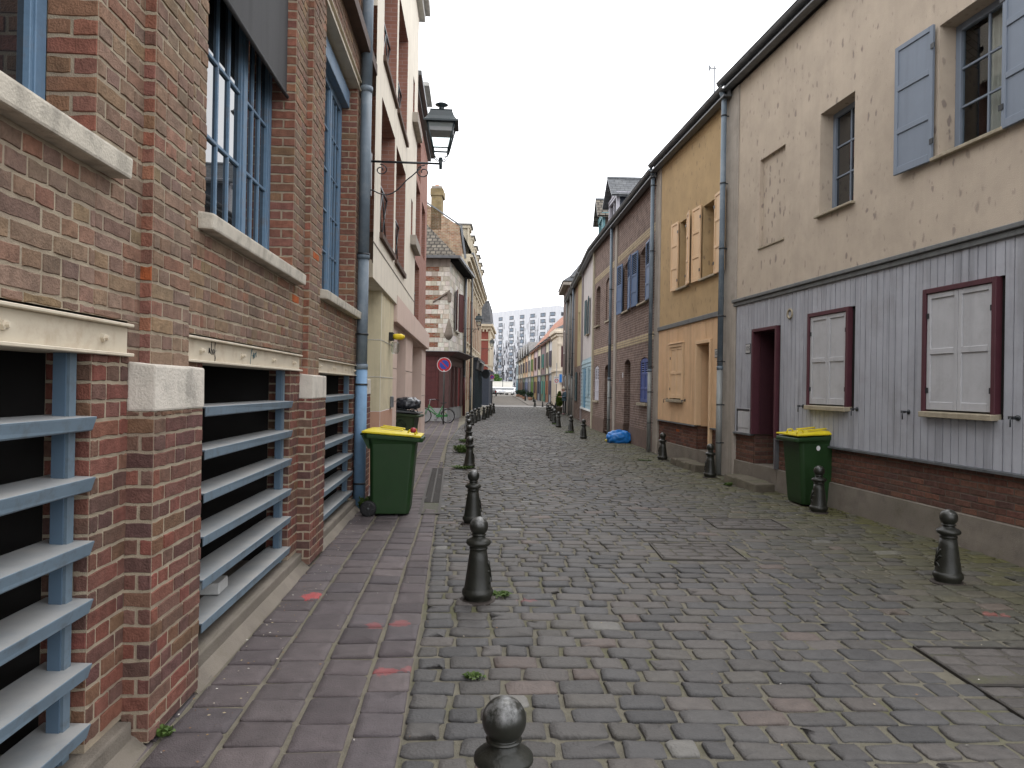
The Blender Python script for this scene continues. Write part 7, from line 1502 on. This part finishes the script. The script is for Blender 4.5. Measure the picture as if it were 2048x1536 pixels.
def blob(name, c, s, mt, parent, seed=1, amp=.06):
    rnd = random.Random(seed); bm = bmesh.new(); bmesh.ops.create_icosphere(bm, subdivisions=3, radius=1)
    for v in bm.verts: n = v.co.copy(); k = 1 + amp * math.sin(n.x * 7 + seed) * math.sin(n.y * 6) + amp * .6 * math.sin(n.z * 11 + seed); v.co = Vector((n.x * s[0] * k + c[0], n.y * s[1] * k + c[1], n.z * s[2] * k + c[2]))
    me = bpy.data.meshes.new(name); bm.to_mesh(me); bm.free(); me.materials.append(mt); me.polygons.foreach_set('use_smooth', [True] * len(me.polygons)); o = bpy.data.objects.new(name, me); COL.objects.link(o); o.parent = parent; return o
blob('hair', (-.045, 0, 1.575), (.105, .105, .10), M_hair, pe, 4, .08); blob('nose', (-.185, 0, 1.50), (.02, .014, .02), M_skin, pe, 2, 0)
for s in (-1, 1): blob('ear', (-.075, s * .088, 1.51), (.02, .012, .03), M_skin, pe, 2, 0); blob('eye', (-.155, s * .035, 1.525), (.012, .012, .01), M_iron, pe, 2, 0)
m = MB(); m.box(-.17, -.15, -.03, .03, 1.455, 1.462, M_maroon2); m.build('mouth', pe)
m = MB(); m.tube([(.05 * math.cos(a) * 1.9 - .02, .10 * math.sin(a), 1.385 + .03 * math.cos(a)) for a in [2 * math.pi * k / 16 for k in range(17)]], .038, M_scarf, 10); m.tube([(-.10, -.03, 1.37), (-.16, -.03, 1.25), (-.17, -.02, 1.14)], [.04, .045, .03], M_scarf, 8); m.build('scarf', pe)
m = MB(); m.lathe([(.155, .84), (.165, .9), (.16, 1.0), (.15, 1.0)], M_jk, n=20, cap=False)
for i in range(len(m.v)): x, y, z = m.v[i]; m.v[i] = (x * .86, y * 1.12, z)
m.build('jacket_hem', pe)
for s in (-1, 1): m = MB(); m.tube([(-.03, s * .178, .84), (-.05, s * .172, .48), (-.01, s * .165, .12)], .012, M_sw, 5); m.build('trouser_stripe', pe)
cy = empty('potted_cypress', (2.97, 44.2, 0), 0, 'small clipped green cypress in a grey pot beside the standing person', 'potted plant'); m = MB(); m.lathe([(.16, 0), (.2, .38), (.23, .40), (.21, .43), (.18, .42)], M_conc, n=16); m.build('pot', cy); m = MB(); m.tube([(0, 0, .4), (0, 0, .7)], .025, M_bark, 6); m.build('trunk', cy)
foliage(cy, [(0, 0, .62, .2), (0, 0, .8, .24), (0, 0, 1.0, .22), (0, 0, 1.18, .17), (0, 0, 1.33, .10)], 2600, .045, [(.075, .12, .012), (.06, .10, .012), (.09, .14, .02), (.05, .08, .012)], 'crown', 4)
GD = [(.02, .045, .02), (.03, .06, .025), (.018, .04, .022)]
for k, (px, Y, h) in enumerate(((1036, 112, .8), (1043, 104, .9), (1049, 90, 1.0), (1061, 84, .7))):
    x = (px - 1024) / FPX * Y; t_ = empty('planter_shrub', (x, Y, 0.05), 0, ('dark green planter shrub farthest along the coloured row', 'dark green planter shrub second farthest along the coloured row', 'large dark planter shrub behind the lone far bollard', 'low dark planter shrub in front of the leaf green shutters')[k], 'potted plant', 'planters along the coloured row'); m = MB(); m.lathe([(.22, 0), (.3, .35), (.28, .36)], M_salmon, n=12); m.build('pot', t_); foliage(t_, [(0, 0, .35 + h * .3, h * .5), (.15, .1, .3 + h * .7, h * .4), (-.2, -.1, .4 + h * .5, h * .4)], 500, .08, GD, 'crown', k + 2)
GW = [(.05, .085, .018), (.06, .10, .022), (.04, .07, .015), (.07, .105, .028)]
def weed(x, y, r, h, n, label, seed):
    rnd = random.Random(seed); m = MB()
    for _ in range(n):
        a = rnd.uniform(0, 6.28); d = r * rnd.random() ** .7 * .6; bx0, by0 = x + d * math.cos(a), y + d * math.sin(a) * .6; L = rnd.uniform(.4, 1) * h; a2 = a + rnd.uniform(-.8, .8); lean = rnd.uniform(.3, 1.3) * r * .5; w = .006 + .012 * rnd.random(); c = rnd.choice(GW); pxn, pyn = -math.sin(a2) * w, math.cos(a2) * w
        tip = (bx0 + math.cos(a2) * lean, by0 + math.sin(a2) * lean, L * .8); mid = (bx0 + math.cos(a2) * lean * .5, by0 + math.sin(a2) * lean * .5, L)
        m.face([(bx0, by0, 0), (mid[0] + pxn, mid[1] + pyn, mid[2]), tip, (mid[0] - pxn, mid[1] - pyn, mid[2])], M_leaf, c)
    o = m.build('weed', None, recalc=False); tag(o, label, 'plant', 'weeds growing in the paving joints')
weed(-.95, 14.0, .28, .07, 140, 'flat green weed spreading at the foot of the fourth left bollard', 1); weed(-1.16, 17.3, .30, .20, 260, 'thick green weed behind the fourth left bollard', 2); weed(-1.32, 20.4, .22, .12, 140, 'green weed at the foot of the sixth left bollard', 3); weed(-.06, 5.55, .10, .035, 60, 'small green weed beside the base of the second left bollard', 4)
weed(-.18, 3.98, .07, .03, 50, 'tiny grass tuft among the cobbles behind the nearest bollard', 5); weed(-1.58, 3.28, .06, .05, 60, 'small bright green tuft at the foot of the nearest brick pilaster', 6); weed(-1.86, 9.12, .10, .2, 120, 'leafy weed between the blue downpipe and the green bin', 7); weed(3.05, 16.2, .2, .03, 70, 'flat green weed by the fourth bollard on the right', 8)
for k, (x, y, lab) in enumerate(((2.1, 25.6, 'green weed by the sixth bollard on the right'), (1.95, 31.3, 'green weed among the clustered right bollards'), (3.75, 12.2, 'green tuft beside the mossy step at the maroon door'))): weed(x, y, .22 if k < 2 else .1, .06, 90, lab, 11 + k)
# fallen leaves and crumbs along the wall foot and joints: too many to count
m = MB(); rnd = random.Random(77); M_lit = mat('litter_bits', (1, 1, 1), .9, .2, 20, attr=True)
for _ in range(520):
    y = rnd.uniform(2.2, 11) ; w = lerp(LW, y); x = w + .0 + abs(rnd.gauss(0, .16)) if rnd.random() < .6 else rnd.uniform(w, lerp(RW, y)); s = rnd.uniform(.003, .010) * (1.4 if rnd.random() < .1 else 1); a = rnd.uniform(0, 6.28); c = rnd.choice([(.30, .25, .16), (.22, .15, .07), (.34, .30, .24), (.18, .10, .05), (.40, .38, .34)])
    ca, sa = math.cos(a) * s, math.sin(a) * s; z = .011; m.face([(x - ca, y - sa, z), (x + sa * .5, y - ca * .5, z + .003), (x + ca, y + sa, z + .001), (x - sa * .5, y + ca * .5, z)], M_lit, c)
o = m.build('litter', None, recalc=False); tag(o, 'scattered leaf crumbs and small litter on the pavement and cobbles', 'litter', kind='stuff')
